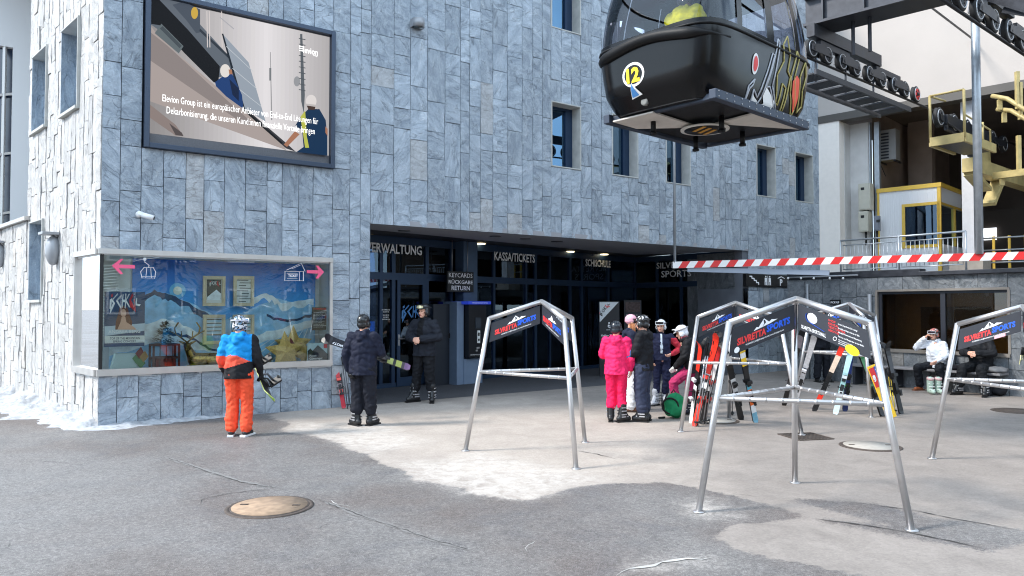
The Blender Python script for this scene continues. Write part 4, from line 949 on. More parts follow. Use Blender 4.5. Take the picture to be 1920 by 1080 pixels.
line(d_, [(278, 122), (465, 97)], .024, wv, Z2); line(d_, [(352, 112), (352, 135), (385, 160), (385, 178)], .02, wv, Z2)
line(d_, [(345, 180), (420, 180), (440, 215), (432, 265), (330, 265), (318, 215)], .022, wv, Z2, closed=True); line(d_, [(368, 182), (360, 262)], .016, wv, Z2); line(d_, [(400, 182), (405, 262)], .016, wv, Z2); line(d_, [(328, 252), (436, 252)], .02, wv, Z2)
d_.poly([pp(*Z2(352+14*math.cos(i*.7854), 112+14*math.sin(i*.7854)), .006) for i in range(8)], wv, nrm=NO); d_.build('pictogram', t, True)
t = thing('ticket_pictogram', 'white ticket pictogram beside the pink right arrow', 'sticker', tuple(pp(550, 510, .0))); d_ = MB()
line(d_, [(772, 182), (935, 184), (935, 264), (770, 262)], .014, wv, Z3, closed=True); line(d_, [(785, 172), (915, 110), (948, 180)], .014, wv, Z3); line(d_, [(790, 245), (880, 247)], .008, wv, Z3); line(d_, [(790, 202), (880, 203)], .008, wv, Z3); line(d_, [(900, 190), (900, 260)], .01, wv, Z3); line(d_, [(830, 160), (905, 128)], .01, wv, Z3)
x0, y0 = Z3(800, 230); x1, _ = Z3(885, 230); ptext(d_, 'TICKET', x0, x1, y0, y0-4.6, wv, .03, .004); d_.build('pictogram', t, True)
# leaflets at the right end
def leaf(x0, y0, x1, y1, lab, base, o=-.03):
    a = Fs(x0, y1)[0]; b = Fs(x1, y1)[0]; return poster_on(Pf, a, b, F((x0+x1)/2, y1).z, F((x0+x1)/2, y0).z, o, 'leaflet', lab, base, 'leaflet')
t = leaf(586, 576, 613, 619, 'black leaflet with white lines and a red header at the right end of the display', mat('leaflet_black', (30, 32, 36), .6)); d_ = MB()
ptext(d_, 'SOMMERJOBS', 588, 611, 580.5, 577.5, redl, .02, -.027)
for k in range(11): ptext(d_, 'information zum betrieb', 588, 611-(k*5) % 9, 587+k*2.7, 585.3+k*2.7, lm, .0, -.027)
d_.build('print', t, True)
t = leaf(577, 643, 615, 679, 'pale blue leaflet with dark mountain shapes below the black leaflet', mat('leaflet_pale', (178, 206, 216), .6)); d_ = MB(); dkg = mat('leaflet_dark', (40, 56, 64), .6)
d_.poly([pp(x, y, -.028) for x, y in ((577, 679), (577, 658), (582, 653), (586, 658), (596, 647), (615, 664), (615, 679))], dkg, nrm=NO)
ptext(d_, 'Pisten', 580.5, 593, 669, 665, lm, .01, -.026); ptext(d_, 'Gütesiegel', 580.5, 604, 674.5, 670.5, lm, .01, -.026); ptext(d_, '2021/2022', 581, 600, 678.5, 676.5, lm, .0, -.026)
d_.poly([pp(x, y, -.026) for x, y in ((607, 645), (613.5, 645), (613.5, 652.5), (607, 652.5))], redl, nrm=NO); d_.build('print', t, True)
# inside side pane: snow coloured poster
# ================================================================== WALL MOUNTED THINGS
def onwall(P, s, z, o=0.0): return P(s, z, o)
lampg = mat('grey_lamp_housing', (150, 152, 156), .4, .3, var=.05)
def dome_lamp(px, py, lab):
    s_, z_ = Ls(px, py); p = Pl(s_, z_, .02); t = thing('wall_lamp', lab, 'wall lamp', tuple(p), math.atan2(LO.y, LO.x)-math.pi/2, 'oval lamps on the side wall')
    m_ = MB(); m_.ell((0, .05, -.02), (.14, .12, .26), lampg, 18, 14); m_.build('shade', t)
    MB().disc((0, -.03, 0), (0, 1, 0), [(.07, 0), (.07, .06)], lampg, 16).build('wall_plate', t)
    MB().box((0, .12, .27), (.3, .26, .05), lampg).tube([(0, 0, .2), (0, .1, .27)], .02, lampg, 8).build('hood', t, bevel=.015)
dome_lamp(108, 468, 'grey oval wall lamp between slit window and display window')
dome_lamp(6, 478, 'grey oval wall lamp at the left edge of the photo')
s_, z_ = Fs(779, 46); p = Pf(s_, z_, .0); t = thing('wall_lamp', 'grey half round downlight high on the slate facade', 'wall lamp', tuple(p), math.atan2(U.y, U.x))
m_ = MB(); m_.disc((0, -.12, -.09), (0, 0, 1), [(.12, 0), (.12, .16)], lampg, 20); m_.box((0, -.06, -.01), (.24, .12, .16), lampg); m_.build('housing', t); MB().disc((0, -.12, -.1), (0, 0, 1), [(.09, 0), (.09, .01)], glass_clear, 16).build('lens', t)
s_, z_ = Fs(268, 405); p = Pf(s_, z_, .0); t = thing('security_camera', 'white bullet security camera on the slate facade under the video wall', 'camera', tuple(p), math.atan2(U.y, U.x))
MB().disc((-.06, -.03, .02), (0, 1, 0), [(.05, -.03), (.05, .03)], white, 18).tube([(-.06, -.05, .02), (-.03, -.1, .0)], .02, white).build('bracket', t)
MB().tube([(-.03, -.09, .01), (.13, -.16, -.04)], .04, white, 16).build('body', t); MB().disc((.131, -.16, -.04), Vector((.16, -.07, -.05)), [(.03, 0), (.03, .004)], black, 16).build('lens', t)
# hanging sign KEYCARDS
kp = GA+GD*Gg(851)+GN*.42
def K(px, py): return V(px, py, kp, GN)
a = K(839, 547); b = K(888, 547); top = K(860, 509).z
t = thing('hanging_sign', 'black hanging sign reading KEYCARDS RÜCKGABE RETURN above the return machine', 'sign', tuple(a), math.atan2(GD.y, GD.x)); w = (b-a).length; h = top-a.z
MB().box((w/2, .03, h/2), (w, .06, h), mat('sign_black', (16, 16, 18), .4)).build('board', t)
MB().tube([(w*.2, .03, h), (w*.2, .03, ZH-a.z+.05)], .008, steel, 6).tube([(w*.8, .03, h), (w*.8, .03, ZH-a.z+.05)], .008, steel, 6).build('hanger', t)
m_ = MB()
for k, (s_, bd) in enumerate((('KEYCARDS', .0), ('RÜCKGABE', .03), ('RETURN', .03))): m_.text(s_, (w/2, -.003, h*(.71-.31*k)), (1, 0, 0), (0, 0, 1), lm, width=w*(.9, .92, .7)[k], height=h*.21, bold=bd*.4, align='C')
m_.build('lettering', t)
# key card machine
a = G(846, 716); b = G(907, 712); dirm = GD
t = thing('return_machine', 'dark key card return machine on a blue grey pedestal beside the column', 'ticket machine', tuple(V(862, 714, kp+GN*.3, GN)), math.atan2(GD.y, GD.x)); t.location.z = 0
bg_ = mat('blue_grey_metal', (118, 136, 160), .45, .2, var=.06)
MB().box((.02, .25, .98), (.22, .5, 1.96), bg_).build('side_cabinet', t, bevel=.01)
MB().box((.42, .2, .3), (.6, .45, .6), bg_).build('pedestal', t, bevel=.01)
MB().box((.44, .1, 1.26), (.58, .5, 1.26), mat('machine_black', (20, 22, 28), .3)).build('console', t, bevel=.01)
MB().box((.42, .06, 1.93), (.74, .6, .07), mat('lit_blue_header', (30, 50, 150), .4, emit=.4)).build('header', t)
MB().box((.44, -.16, 1.45), (.18, .02, .26), mat('machine_window', (60, 66, 74), .2)).build('display', t)
MB().box((.46, -.155, 1.12), (.09, .02, .3), paper).box((.46, -.168, 1.18), (.05, .004, .08), black).box((.46, -.168, 1.05), (.05, .004, .05), black).build('instructions', t)
MB().box((.42, -.17, .86), (.1, .03, .04), steel).box((.38, -.17, .8), (.05, .03, .04), steel).build('slot', t)
MB().text('KEYCARDS RÜCKGABE RETURN', (.18, -.243, 1.915), (1, 0, 0), (0, 0, 1), lm, width=.5, height=.028, bold=.02).text('KEYCARDS RÜCKGABE RETURN', (.2, -.153, .69), (1, 0, 0), (0, 0, 1), lm, width=.46, height=.024, bold=.02).build('lettering', t)
# dark totem box beside the door
p = G(812, 722); t = thing('waste_bin', 'dark wall bin standing by the glazed door behind the smiling skier', 'bin', (p.x+.1, p.y+.05, 0), math.atan2(GD.y, GD.x))
MB().box((0, 0, .95), (.5, .28, 1.9), mat('dark_panel', (26, 32, 42), .5)).build('cabinet', t, bevel=.01); MB().box((.28, -.05, 1.15), (.16, .2, .12), black).build('ashtray', t, bevel=.01)
# online ticket totem and brochure stands, poster
def totem(px0, px1, yb, yt, name, lab, cat, logo_=True, group=None):
    a = G(px0, yb); b = G(px1, yb); w = (b-a).x*1.05; h = D((px0+px1)/2, yt, a.y).z
    t = thing(name, lab, cat, (a.x, a.y, 0), 0, group)
    return t, w, h
t, w, h = totem(1124, 1160, 706, 565, 'online_ticket_totem', 'black and white totem reading Online Tickets behind the pink skier', 'totem')
MB().box((w/2, .06, h/2), (w, .12, h), mat('totem_dark', (30, 32, 38), .5)).build('panel', t, bevel=.006)
m_ = MB(); m_.poly([Vector((.01, -.004, h-.02)), Vector((w-.02, -.004, h-.02)), Vector((.01, -.004, h*.72))], mat('totem_white', (214, 220, 224), .5), nrm=(0, -1, 0)); m_.build('white_corner', t)
m_ = MB(); m_.text('Online Tickets', (w*.08, -.006, h*.535), (1, 0, 0), (0, 0, 1), lm, width=w*.84, height=.045, bold=.02); logo(m_, (w*.1, -.008, h*.80), (.62, 0, .78), (-.78, 0, .62), w*.75, mat('ink_black', (20, 20, 24), .5), redl, .6); m_.build('lettering', t)
m_ = MB(); m_.ell((w*.48, -.006, h*.71), (.022, .004, .028), lm, 10, 6)
for p0, p1, r in (((.46, .69), (.44, .655), .022), ((.44, .655), (.56, .648), .016), ((.56, .648), (.6, .625), .014), ((.35, .62), (.68, .62), .01), ((.46, .685), (.56, .665), .011)): m_.tube([(w*p0[0], -.006, h*p0[1]), (w*p1[0], -.006, h*p1[1])], r, lm, 6)
m_.build('pictogram', t)
for k, (x0, x1, lab) in enumerate(((1027, 1049, 'left brochure stand with small leaflets seen under the rack boards'), (1052, 1070, 'right brochure stand with small leaflets seen under the rack boards'))):
    t, w, h = totem(x0, x1, 692, 563, 'brochure_stand', lab, 'brochure stand', group='brochure stands')
    MB().box((w/2, .05, h/2), (w, .1, h), mat('totem_dark', (30, 32, 38), .5)).build('panel', t)
    MB().poly([Vector((.02, -.004, h-.02)), Vector((w-.02, -.004, h-.02)), Vector((.02, -.004, h*.82))], mat('totem_white', (214, 220, 224), .5), nrm=(0, -1, 0)).build('white_corner', t)
    m_ = MB(); rr = random.Random(k)
    for r_ in range(3):
        for c__ in range(4): m_.box((w*(.2+.2*c__), -.02, h*(.42+.08*r_)), (w*.13, .03, h*.05), pal(rr.choice(((150, 170, 190), (120, 130, 140), (190, 200, 206), (70, 110, 150)))))
    m_.build('leaflets', t)
    MB().box((w*.5, -.01, h*.27), (w*.6, .02, h*.2), pal((120, 150, 180))).build('leaflet_pile', t)
p = G(1187, 690); t = thing('menu_poster', 'framed dark poster with a photo strip hanging behind the beanie skier', 'poster', (p.x, p.y, 0)); h = D(1187, 563, p.y).z
MB().box((0, .04, h-.45), (.52, .05, .9), mat('poster_frame', (60, 62, 70), .5)).build('frame', t)
MB().box((0, .01, h-.2), (.44, .02, .3), mat('poster_photo', (96, 80, 80), .6, var=.5, vs=14)).build('photo', t)
m_ = MB(); m_.text('Die Highlights der', (-.2, .008, h-.46), (1, 0, 0), (0, 0, 1), lm, width=.36, height=.035); m_.text('Idalp-Restaurants', (-.2, .008, h-.54), (1, 0, 0), (0, 0, 1), lm, width=.36, height=.035); m_.build('lettering', t)
MB().tube([(-.15, .04, 0), (-.15, .04, h-.9)], .015, steel).tube([(.15, .04, 0), (.15, .04, h-.9)], .015, steel).box((0, .04, .01), (.45, .3, .02), darkmetal).build('stand', t)
# toilet sign over the doorway
sA = Fs(1395, 526)[0]; sB = Fs(1476, 526)[0]; z0_, z1_ = Fs(1440, 538)[1], Fs(1440, 515)[1]
t = thing('direction_sign', 'black sign with stairs, toilet and parking pictograms over the doorway', 'sign', tuple(Pf(sA, z0_, .05)), math.atan2(U.y, U.x)); w = sB-sA; h = z1_-z0_
MB().box((w/2, .03, h/2), (w, .1, h), mat('sign_black', (16, 16, 18), .4)).build('board', t)
m_ = MB(); y_ = -.024
st_ = [(.10+.035*k, .85-.18*(k)) for k in range(5)]
for k in range(4): x0 = w*(.10+.05*k); z0 = h*(.80-.16*k); m_.box((x0, y_, z0), (w*.055, .004, h*.09), lm); m_.box((x0+w*.025, y_, z0-h*.08), (w*.018, .0045, h*.2), lm)
for x0 in (.44, .53):
    m_.ell((w*x0, y_, h*.82), (w*.016, .003, h*.07), lm, 10, 6); m_.box((w*x0, y_, h*.56), (w*.05, .004, h*.32), lm); m_.box((w*x0-.018*w, y_, h*.28), (w*.018, .004, h*.3), lm); m_.box((w*x0+.018*w, y_, h*.28), (w*.018, .004, h*.3), lm)
m_.box((w*.485, y_, h*.5), (w*.006, .004, h*.8), lm)
m_.text('P', (w*.8, y_, h*.14), (1, 0, 0), (0, 0, 1), lm, height=h*.52, bold=.04, align='C'); m_.bar((w*.72, y_, h*.72), (w*.8, y_, h*.86), .02, .02, lm); m_.bar((w*.8, y_, h*.86), (w*.88, y_, h*.72), .02, .02, lm); m_.build('pictograms', t)
# ================================================================== LOW WALL, BENCH, TERRACE
W0 = G(1570, 715); W0.z = 0; WD = -NI                          # runs towards the viewer on the right
WN = Vector((-WD.y, WD.x, 0))
if WN.y > 0: WN = -WN
def Pw(s, z, o=0.0): q = W0+WD*s+WN*o; return Vector((q.x, q.y, z))
def Ws(px, py): p = V(px, py, W0, WN); return (p-W0).dot(WD), p.z
lw = thing('terrace_wall', 'low slate clad terrace wall with a wide window behind the bench', 'wall', tuple(W0))
wS = Ws(1477, 600)[0]; wE = Ws(2100, 600)[0]+5; zTop = Ws(1726, 517)[1]; zTopL = Ws(1560, 512)[1]
a, b = Ws(1646, 600)[0], Ws(1890, 600)[0]; zc, zd = (Ws(1700, 654)[1]+Ws(1880, 665)[1])/2, Ws(1770, 545)[1]
slab_wall('wall_cladding', W0, WD, WN, spans_for(-.02, zTop, [(a, b, zc, zd)]), [wS, a, b, wE], stone_low, 21, lw, wmin=.42, wmax=.62, hmin=.42, hmax=.7, relief=.004, proud=.006)
s1 = Ws(1726, 517)[0]
m_ = MB(); cbox(m_, Pw, wS, s1, zTop, zTopL+.02, -.25, .03, darkmetal); cbox(m_, Pw, s1, wE, zTop, zTop+.09, -.3, .12, darkmetal); m_.build('coping', lw, True, bevel=.008)
m_ = MB(); t_ = .05; alu_d = mat('weathered_sill', (128, 122, 116), .6, .3, var=.1)
cbox(m_, Pw, a-.04, b+.04, zc-.07, zc, -.15, .05, alu_d); cbox(m_, Pw, a-.04, b+.04, zd, zd+.05, -.15, .02, alu_d); cbox(m_, Pw, b, b+.05, zc, zd, -.15, .02, alu_d); cbox(m_, Pw, a-.05, a, zc, zd, -.15, .02, alu_d)
wf = m_.build('window', lw, True)
m_ = MB(); dkf = mat('dark_window_frame', (34, 38, 48), .5); mid = Ws(1766, 600)[0]
cbox(m_, Pw, a, a+.07, zc, zd, -.13, -.05, dkf); cbox(m_, Pw, mid-.05, mid+.05, zc, zd, -.13, -.05, dkf); cbox(m_, Pw, a+.07, mid-.05, zd-.06, zd, -.13, -.05, dkf); cbox(m_, Pw, mid+.05, b, zd-.06, zd, -.13, -.05, dkf); m_.build('frame', wf, True)
m_ = MB(); cbox(m_, Pw, a+.07, mid-.05, zc, zd-.06, -.1, -.09, glass('brown_glass', (.85, .76, .62), .9)); cbox(m_, Pw, mid+.05, b, zc, zd-.06, -.1, -.09, MC['brown_glass']); m_.build('pane', wf, True)
m_ = MB(); br_ = mat('brown_interior_panel', (150, 124, 88), .8, var=.1); brd = mat('brown_interior_dark', (84, 68, 52), .8)
cbox(m_, Pw, a-.3, b+.5, zc-.6, zd+.2, -1.4, -1.38, br_); cbox(m_, Pw, a-.3, b+.5, zd+.2, zd+.24, -1.38, -.2, brd); cbox(m_, Pw, a-.34, a-.3, zc-.6, zd+.2, -1.38, -.2, br_); cbox(m_, Pw, b+.5, b+.54, zc-.6, zd+.2, -1.38, -.2, br_); cbox(m_, Pw, a+.35, a+1.1, zc-.6, zd-.35, -1.37, -1.33, brd); cbox(m_, Pw, mid-.3, mid+.45, zc-.6, zd-.35, -1.37, -1.33, brd); m_.build('room', wf, True)
# terrace slab behind the wall
conc_ = mat('terrace_concrete', (128, 124, 118), .85, var=.12, vs=2, bump=.3)
E0 = C0+U*S_END
m_ = MB(); zt3 = zTop-.05
A_ = Pw(wS, 0, -.28); B_ = Pw(wE, 0, -.28)
m_.poly([pt(A_, zt3), pt(B_, zt3), pt(B_+Vector((26, 14, 0)), zt3), pt(E0+Vector((20, 30, 0)), zt3), pt(E0+Vector((-.3, .3, 0)), zt3)], conc_, .25, (0, 0, 1)); o = struct(m_.build('terrace'))
# bench
bs, be = Ws(1600, 690)[0], Ws(1893, 700)[0]
bt = thing('bench', 'long dark bench along the terrace wall with two seated skiers', 'bench', tuple(Pw((bs+be)/2, 0, .25)))
m_ = MB(); cbox(m_, Pw, bs, be, .43, .48, .03, .47, mat('bench_top', (128, 126, 128), .5, var=.15, vs=5)); m_.build('seat', bt, True, bevel=.01)
for k in range(4):
    s_ = bs+.25+(be-bs-.5)*k/3; m_ = MB(); cbox(m_, Pw, s_-.03, s_+.03, 0, .43, .08, .42, darkmetal); m_.build('leg', bt, True)
t = thing('pickup_sign', 'small black sign reading PICK-UP on the slate wall', 'sign', tuple(Pw(Ws(1566, 567)[0], Ws(1566, 570)[1], .03))); m_ = MB(); s0_, s1_ = Ws(1558, 567)[0], Ws(1577, 567)[0]; zq0, zq1 = Ws(1566, 571)[1], Ws(1566, 562)[1]
cbox(m_, Pw, s0_, s1_, zq0, zq1, .01, .04, black); m_.build('board', t, True); m_ = MB(); m_.text('PICK-UP', Pw(s0_+.02, zq0+.03, .045), WD, (0, 0, 1), lm, width=abs(s1_-s0_)-.04, height=(zq1-zq0)*.4, bold=.03); m_.build('lettering', t, True)
dp = MB(); s_ = Ws(1517, 600)[0]; dp.tube([Pw(s_, zTop-.12, .06), Pw(s_, 0, .06)], .03, lampg, 10); o = dp.build('downpipe', lw, True)
dp = MB(); s_ = Ws(1634, 600)[0]; dp.tube([Pw(s_, zTop-.4, .07), Pw(s_, .4, .07)], .045, lampg, 10); o = dp.build('downpipe', lw, True)
# ================================================================== HEIGHT BARRIER
redp = mat('barrier_red', (208, 36, 36), .45); whp = mat('barrier_white', (228, 226, 224), .45)
pL = D(1262, 497, 16.6); pR = D(1926, 478, 13.6); pR.z = pL.z
bt_ = thing('height_barrier', 'red and white striped height barrier hanging on two thin poles across the plaza', 'barrier', tuple(pL))
bd = (pR-pL).normalized(); Lb = (pR-pL).length+2.5; bu = Vector((0, 0, 1)); bn = Vector((bd.y, -bd.x, 0)); bh = .145
m_ = MB(); m_.bar(pL, pL+bd*Lb, .05, bh, white, up=(0, 0, 1)); m_.build('board', bt_, True)
m_ = MB(); k = 0; x = 0.0; per = .172; sk_ = .10
while x < Lb-.2:
    mm = whp if k % 2 == 0 else redp
    z0, z1 = -bh/2, bh/2
    m_.add([pL+bn*.028+bd*max(0, x-.05)+bu*z0, pL+bn*.028+bd*(x+per-.05)+bu*z0, pL+bn*.028+bd*(x+per+sk_-.05)+bu*z1, pL+bn*.028+bd*max(0, (x+sk_-.05) if k else 0)+bu*z1], [(0, 1, 2, 3)], mm); x += per; k += 1
m_.build('stripes', bt_, True)
m_ = MB(); q = D(1265, 0, pL.y); m_.tube([pL+bu*.05+bd*.04, Vector((pL.x+.04, pL.y, 9))], .03, mat('galvanised', (170, 176, 182), .4, .7, var=.1, vs=10), 10); gal = MC['galvanised']; m_.build('pole', bt_, True)
q = D(1836, 478, 0.0+((pL+bd*((D(1836, 480, 14.0)-pL).dot(bd))).y)); m_ = MB(); m_.tube([Vector((q.x, q.y, pL.z+.05)), Vector((q.x, q.y, 9))], .075, gal, 14); m_.build('pole', bt_, True)
m_ = MB(); a = pL+bd*.3-bu*.1-bn*.12; m_.bar(a, a+bd*2.9-bu*.14, .09, .1, mat('pale_grey_rail', (150, 160, 176), .4, .3)); m_.build('lower_rail', bt_, True)
# ================================================================== GONDOLA
Gn = D(1329, 178, 8.9); zb_ = Gn.z
ga = Vector((math.cos(R(42.5)), math.sin(R(42.5)), 0)); gb = Vector((-ga.y, ga.x, 0))
HLn, HWd = 1.14, .76
gc = Vector((Gn.x, Gn.y, zb_))+ga*HLn+gb*HWd
gt = thing('gondola_cabin', 'black cable car cabin number 12 hanging above the plaza with a passenger in yellow', 'cable car', tuple(gc))
PRO = [(0, .84, .86), (.10, .90, .91), (.25, .95, .985), (.5, 1.0, 1.0), (.8, 1.03, 1.02), (1.05, 1.02, 1.01), (1.4, .98, .97), (1.8, .90, .89), (2.1, .80, .78), (2.25, .6, .6)]
def prof(h):
    for (h0, w0, l0), (h1, w1, l1) in zip(PRO[:-1], PRO[1:]):
        if h <= h1: t = (h-h0)/(h1-h0); return (w0+(w1-w0)*t)*HWd*1.22, (l0+(l1-l0)*t)*HLn*1.2
    return PRO[-1][1]*HWd, PRO[-1][2]*HLn
NE = 6.0
def gsurf(t, h, off=0.0):
    w, l = prof(h); c, s = math.cos(t), math.sin(t); r = (abs(c)**NE+abs(s)**NE)**(-1/NE)
    return gc+ga*(c*r*(l+off))+gb*(s*r*(w+off))+Vector((0, 0, h))
def gface(side, x, h, off=0.0):        # side 'L' = end facing the left of the photo (-ga), 'R' = long side (-gb); x = metres along the face
    w, l = prof(h)
    if side == 'R': y = x; e = min(.999, abs(y)/l); q = (1-e**NE)**(1/NE)*w; return gc+ga*y-gb*(q+off)+Vector((0, 0, h))
    e = min(.999, abs(x)/w); q = (1-e**NE)**(1/NE)*l; return gc-ga*(q+off)-gb*x+Vector((0, 0, h))
gblack = mat('gloss_black_paint', (8, 8, 10), .2, spec=.3, var=.2, vs=3); gtrim = mat('matt_black_trim', (14, 14, 16), .5, spec=.25, bump=.3, bs=50)
cabglass = glass('cabin_glass', (.78, .78, .84), .88, (.85, .92, 1.0), f0=1.58)
NT = 96; hs = [0, .05, .1, .18, .25, .38, .5, .6, .72, .8, .9, 1.0, 1.15, 1.3, 1.45, 1.6, 1.75, 1.85, 1.98, 2.1, 2.2, 2.25]
def ang(t, h):
    p = gsurf(t, h)-gc; return p.dot(ga), p.dot(gb)
def isglass(t, h):
    if h < .86 or h > 1.9: 
        return False
    x, y = ang(t, h); w, l = prof(h)
    if y < -w*.8 or y > w*.8:            # long sides
        ax = abs(x)/l; return ax < .06*0+.52 and abs(abs(x)/l-.03) > .035 and abs(ax-.50) > .03 or (.60 < ax < .93)
    if abs(x) > l*.8: return abs(y) < w*.86
    return False
def cab(sel, m, name, off=0.0):
    vs = []; fs = []; n = NT
    for h in hs:
        for k in range(n): vs.append(gsurf(2*math.pi*k/n, h, off))
    for i in range(len(hs)-1):
        for k in range(n):
            t = 2*math.pi*(k+.5)/n; hm = (hs[i]+hs[i+1])/2
            if isglass(t, hm) == sel: fs.append((i*n+k, i*n+(k+1) % n, (i+1)*n+(k+1) % n, (i+1)*n+k))
    if not sel: fs.append(tuple((len(hs)-1)*n+k for k in range(n)))
    return MB().add(vs, fs, m, True).build(name, gt, True)
cab(False, gblack, 'shell'); cab(True, cabglass, 'windows', -.012)
# bumper ridge round the left end, sill under the windows
m_ = MB()
for (h, r_, tr) in ((.76, .075, (-.98, .98)),):
    w, l = prof(h); pts = [gface('L', w*(tr[0]+(tr[1]-tr[0])*k/24), h+ (.05*math.cos(k/24*math.pi*2-math.pi)), .005) for k in range(25)]
    m_.tube(pts, r_, gtrim, 10, rs=[max(.012, r_*min(1, i/3.5, (24-i)/3.5)) for i in range(25)])
m_.build('bumper', gt, True)
m_ = MB()
for h in (.83, 1.92):
    n = 72; pts = [gsurf(2*math.pi*k/n, h, .006) for k in range(n+1)]; m_.tube(pts, .018, gtrim, 6)
m_.build('window_seal', gt, True)
# floor plate with pale triangles, skids, logo disc, fixings
m_ = MB(); w, l = prof(0)
cor = lambda a, b, z=0.0: gc+ga*a+gb*b+Vector((0, 0, z))
m_.poly([gsurf(2*math.pi*k/48, 0)-Vector((0, 0, .01)) for k in range(48)], gtrim, .04, (0, 0, -1)); m_.build('floor', gt, True)
pale = mat('pale_floor_panel', (190, 184, 176), .6, var=.06)
m_ = MB(); W_, L_ = HWd*1.02, HLn*1.02
m_.poly([cor(-L_*.02, -W_*.18, -.05), cor(-L_*.1, -W_*.98, -.05), cor(L_*.97, -W_*.98, -.05)], pale, .02, (0, 0, -1))
m_.poly([cor(0, W_*.15, -.05), cor(-L_*.97, W_*.1, -.05), cor(-L_*.97, W_*.95, -.05), cor(-L_*.5, W_*.98, -.05)], pale, .02, (0, 0, -1)); m_.build('floor_panel', gt, True)
m_ = MB(); skid = mat('blue_grey_skid', (52, 60, 74), .5, .4, var=.15, vs=6)
for sg_ in (-1, 1):
    m_.bar(cor(-L_*1.0, sg_*W_*1.06, .0), cor(L_*1.04, sg_*W_*1.06, .0), .10, .12, skid)
m_.bar(cor(-L_*.9, -W_*1.0, -.0), cor(-L_*.9, W_*1.0, -.0), .08, .08, skid); m_.bar(cor(L_*1.04, -W_*1.0, -.0), cor(L_*1.04, W_*1.0, -.0), .08, .08, skid); m_.build('skid_frame', gt, True, bevel=.01)
m_ = MB()
for k in range(14):
    x = -L_*.95+k*L_*1.95/13; 
    for dz_ in (-.03, .035): m_.disc(cor(x, -W_*1.06-.052, dz_), -gb, [(.009, 0), (.009, .006)], steel, 8)
m_.build('bolts', gt, True)
m_ = MB(); dc = cor(.02, .05, -.075); m_.disc(dc, (0, 0, -1), [(.33, 0), (.33, .02)], mat('disc_white', (200, 196, 188), .6), 40); m_.disc(dc-Vector((0, 0, .004)), (0, 0, -1), [(.28, 0), (.28, .02)], gtrim, 40)
oc = mat('ochre_emblem', (180, 128, 40), .5)
for k in range(3): m_.bar(dc+ga*(-.2+.13*k)-gb*.13-Vector((0, 0, .028)), dc+ga*(-.07+.13*k)+gb*.13-Vector((0, 0, .028)), .05, .006, oc)
m_.build('emblem_disc', gt, True)
for a_, b_ in ((-.75, .35), (.55, .55), (.75, -.1), (-.2, -.35)): m_ = MB(); m_.tube([cor(a_, b_, -.02), cor(a_, b_, -.2)], .035, gtrim, 10); m_.disc(cor(a_, b_, -.2), (0, 0, -1), [(.05, 0), (.05, .03)], gtrim, 10); m_.build('buffer_stop', gt, True)
m_ = MB(); m_.disc(gface('L', -.12, .08, -.03), -ga, [(.05, 0), (.05, .05), (.03, .05)], mat('grey_cap', (120, 120, 116), .6), 16); m_.build('tow_hook', gt, True)
# number plate 12
yl = mat('yellow_vinyl', (244, 206, 30), .5)
def gmap(mb, side, pts, m, off):
    """polygon in (x,h) on a face, subdivided so that it follows the curved shell"""
    tr = tessellate_polygon([[Vector((x, y, 0)) for x, y in pts]])
    bm = bmesh.new(); vs = [bm.verts.new((x, y, 0)) for x, y in pts]
    for t in tr:
        try: bm.faces.new([vs[i] for i in t])
        except ValueError: pass
    bmesh.ops.subdivide_edges(bm, edges=bm.edges, cuts=3, use_grid_fill=True); bm.verts.index_update()
    V2 = [gface(side, v.co.x, v.co.y, off) for v in bm.verts]; mb.add(V2, [tuple(v.index for v in f.verts) for f in bm.faces], m); bm.free()
def gell(mb, side, cx, ch, rx, rh, m, off, n=28): gmap(mb, side, [(cx+rx*math.cos(2*math.pi*i/n), ch+rh*math.sin(2*math.pi*i/n)) for i in range(n)], m, off)
m_ = MB(); cx = -.20; ch = .42
gell(m_, 'L', cx, ch, .175, .155, whp, .006); gell(m_, 'L', cx, ch, .14, .12, gblack, .010)
def gtext(mb, side, body, x, h, hh, m, off, bold=.03):
    vs, fs, x0, x1, y1 = textdata(body, bold, 0.0); k = hh/y1; mb.add([gface(side, x+(v[0]-(x0+x1)/2)*k, h+v[1]*k, off) for v in vs], fs, m)
gtext(m_, 'L', '12', cx, ch-.09, .18, yl, .016, .05)
gmap(m_, 'L', [(cx-.03, ch-.10), (cx-.08, ch-.29), (cx+.10, ch-.26)], whp, .018); gmap(m_, 'L', [(cx-.03, ch-.11), (cx-.065, ch-.275), (cx+.05, ch-.26)], bl, .022)
m_.build('number_plate', gt, True)
# big outlined logo on the long side: x is metres along the face (negative = left), h = height
m_ = MB(); grey_l = mat('grey_outline_vinyl', (176, 178, 184), .5); yo = mat('dull_gold_outline', (172, 158, 92), .5)
def outline(pts, m, w=.02, fill=None, off=.008):
    if fill: gmap(m_, 'R', pts, fill, off-.002)
    n = len(pts)
    for i in range(n):
        (x0, y0), (x1, y1) = pts[i], pts[(i+1) % n]; K_ = 5; P_ = [gface('R', x0+(x1-x0)*k/K_, y0+(y1-y0)*k/K_, off) for k in range(K_+1)]
        m_.tube(P_, w/2, m, 5)
_gf = gface
def gface(side, x, h, off=0.0): return _gf(side, x+.1 if side == 'R' else x, h-.07 if side == 'R' else h, off)
gell(m_, 'R', -.46, .58, .075, .13, whp, .010); gell(m_, 'R', -.46, .58, .05, .095, redp, .015)
outline([(-.53, .08), (-.53, .30), (-.42, .40), (-.44, .33), (-.50, .27)], grey_l)
outline([(-.40, .10), (-.40, .28), (-.28, .20), (-.06, .80), (-.01, .78), (-.19, .22), (-.29, .05)], grey_l)
gmap(m_, 'R', [(-.40, .04), (-.40, .24), (-.36, .20), (-.25, .16), (-.30, .06), (-.27, .02)], whp, .010)
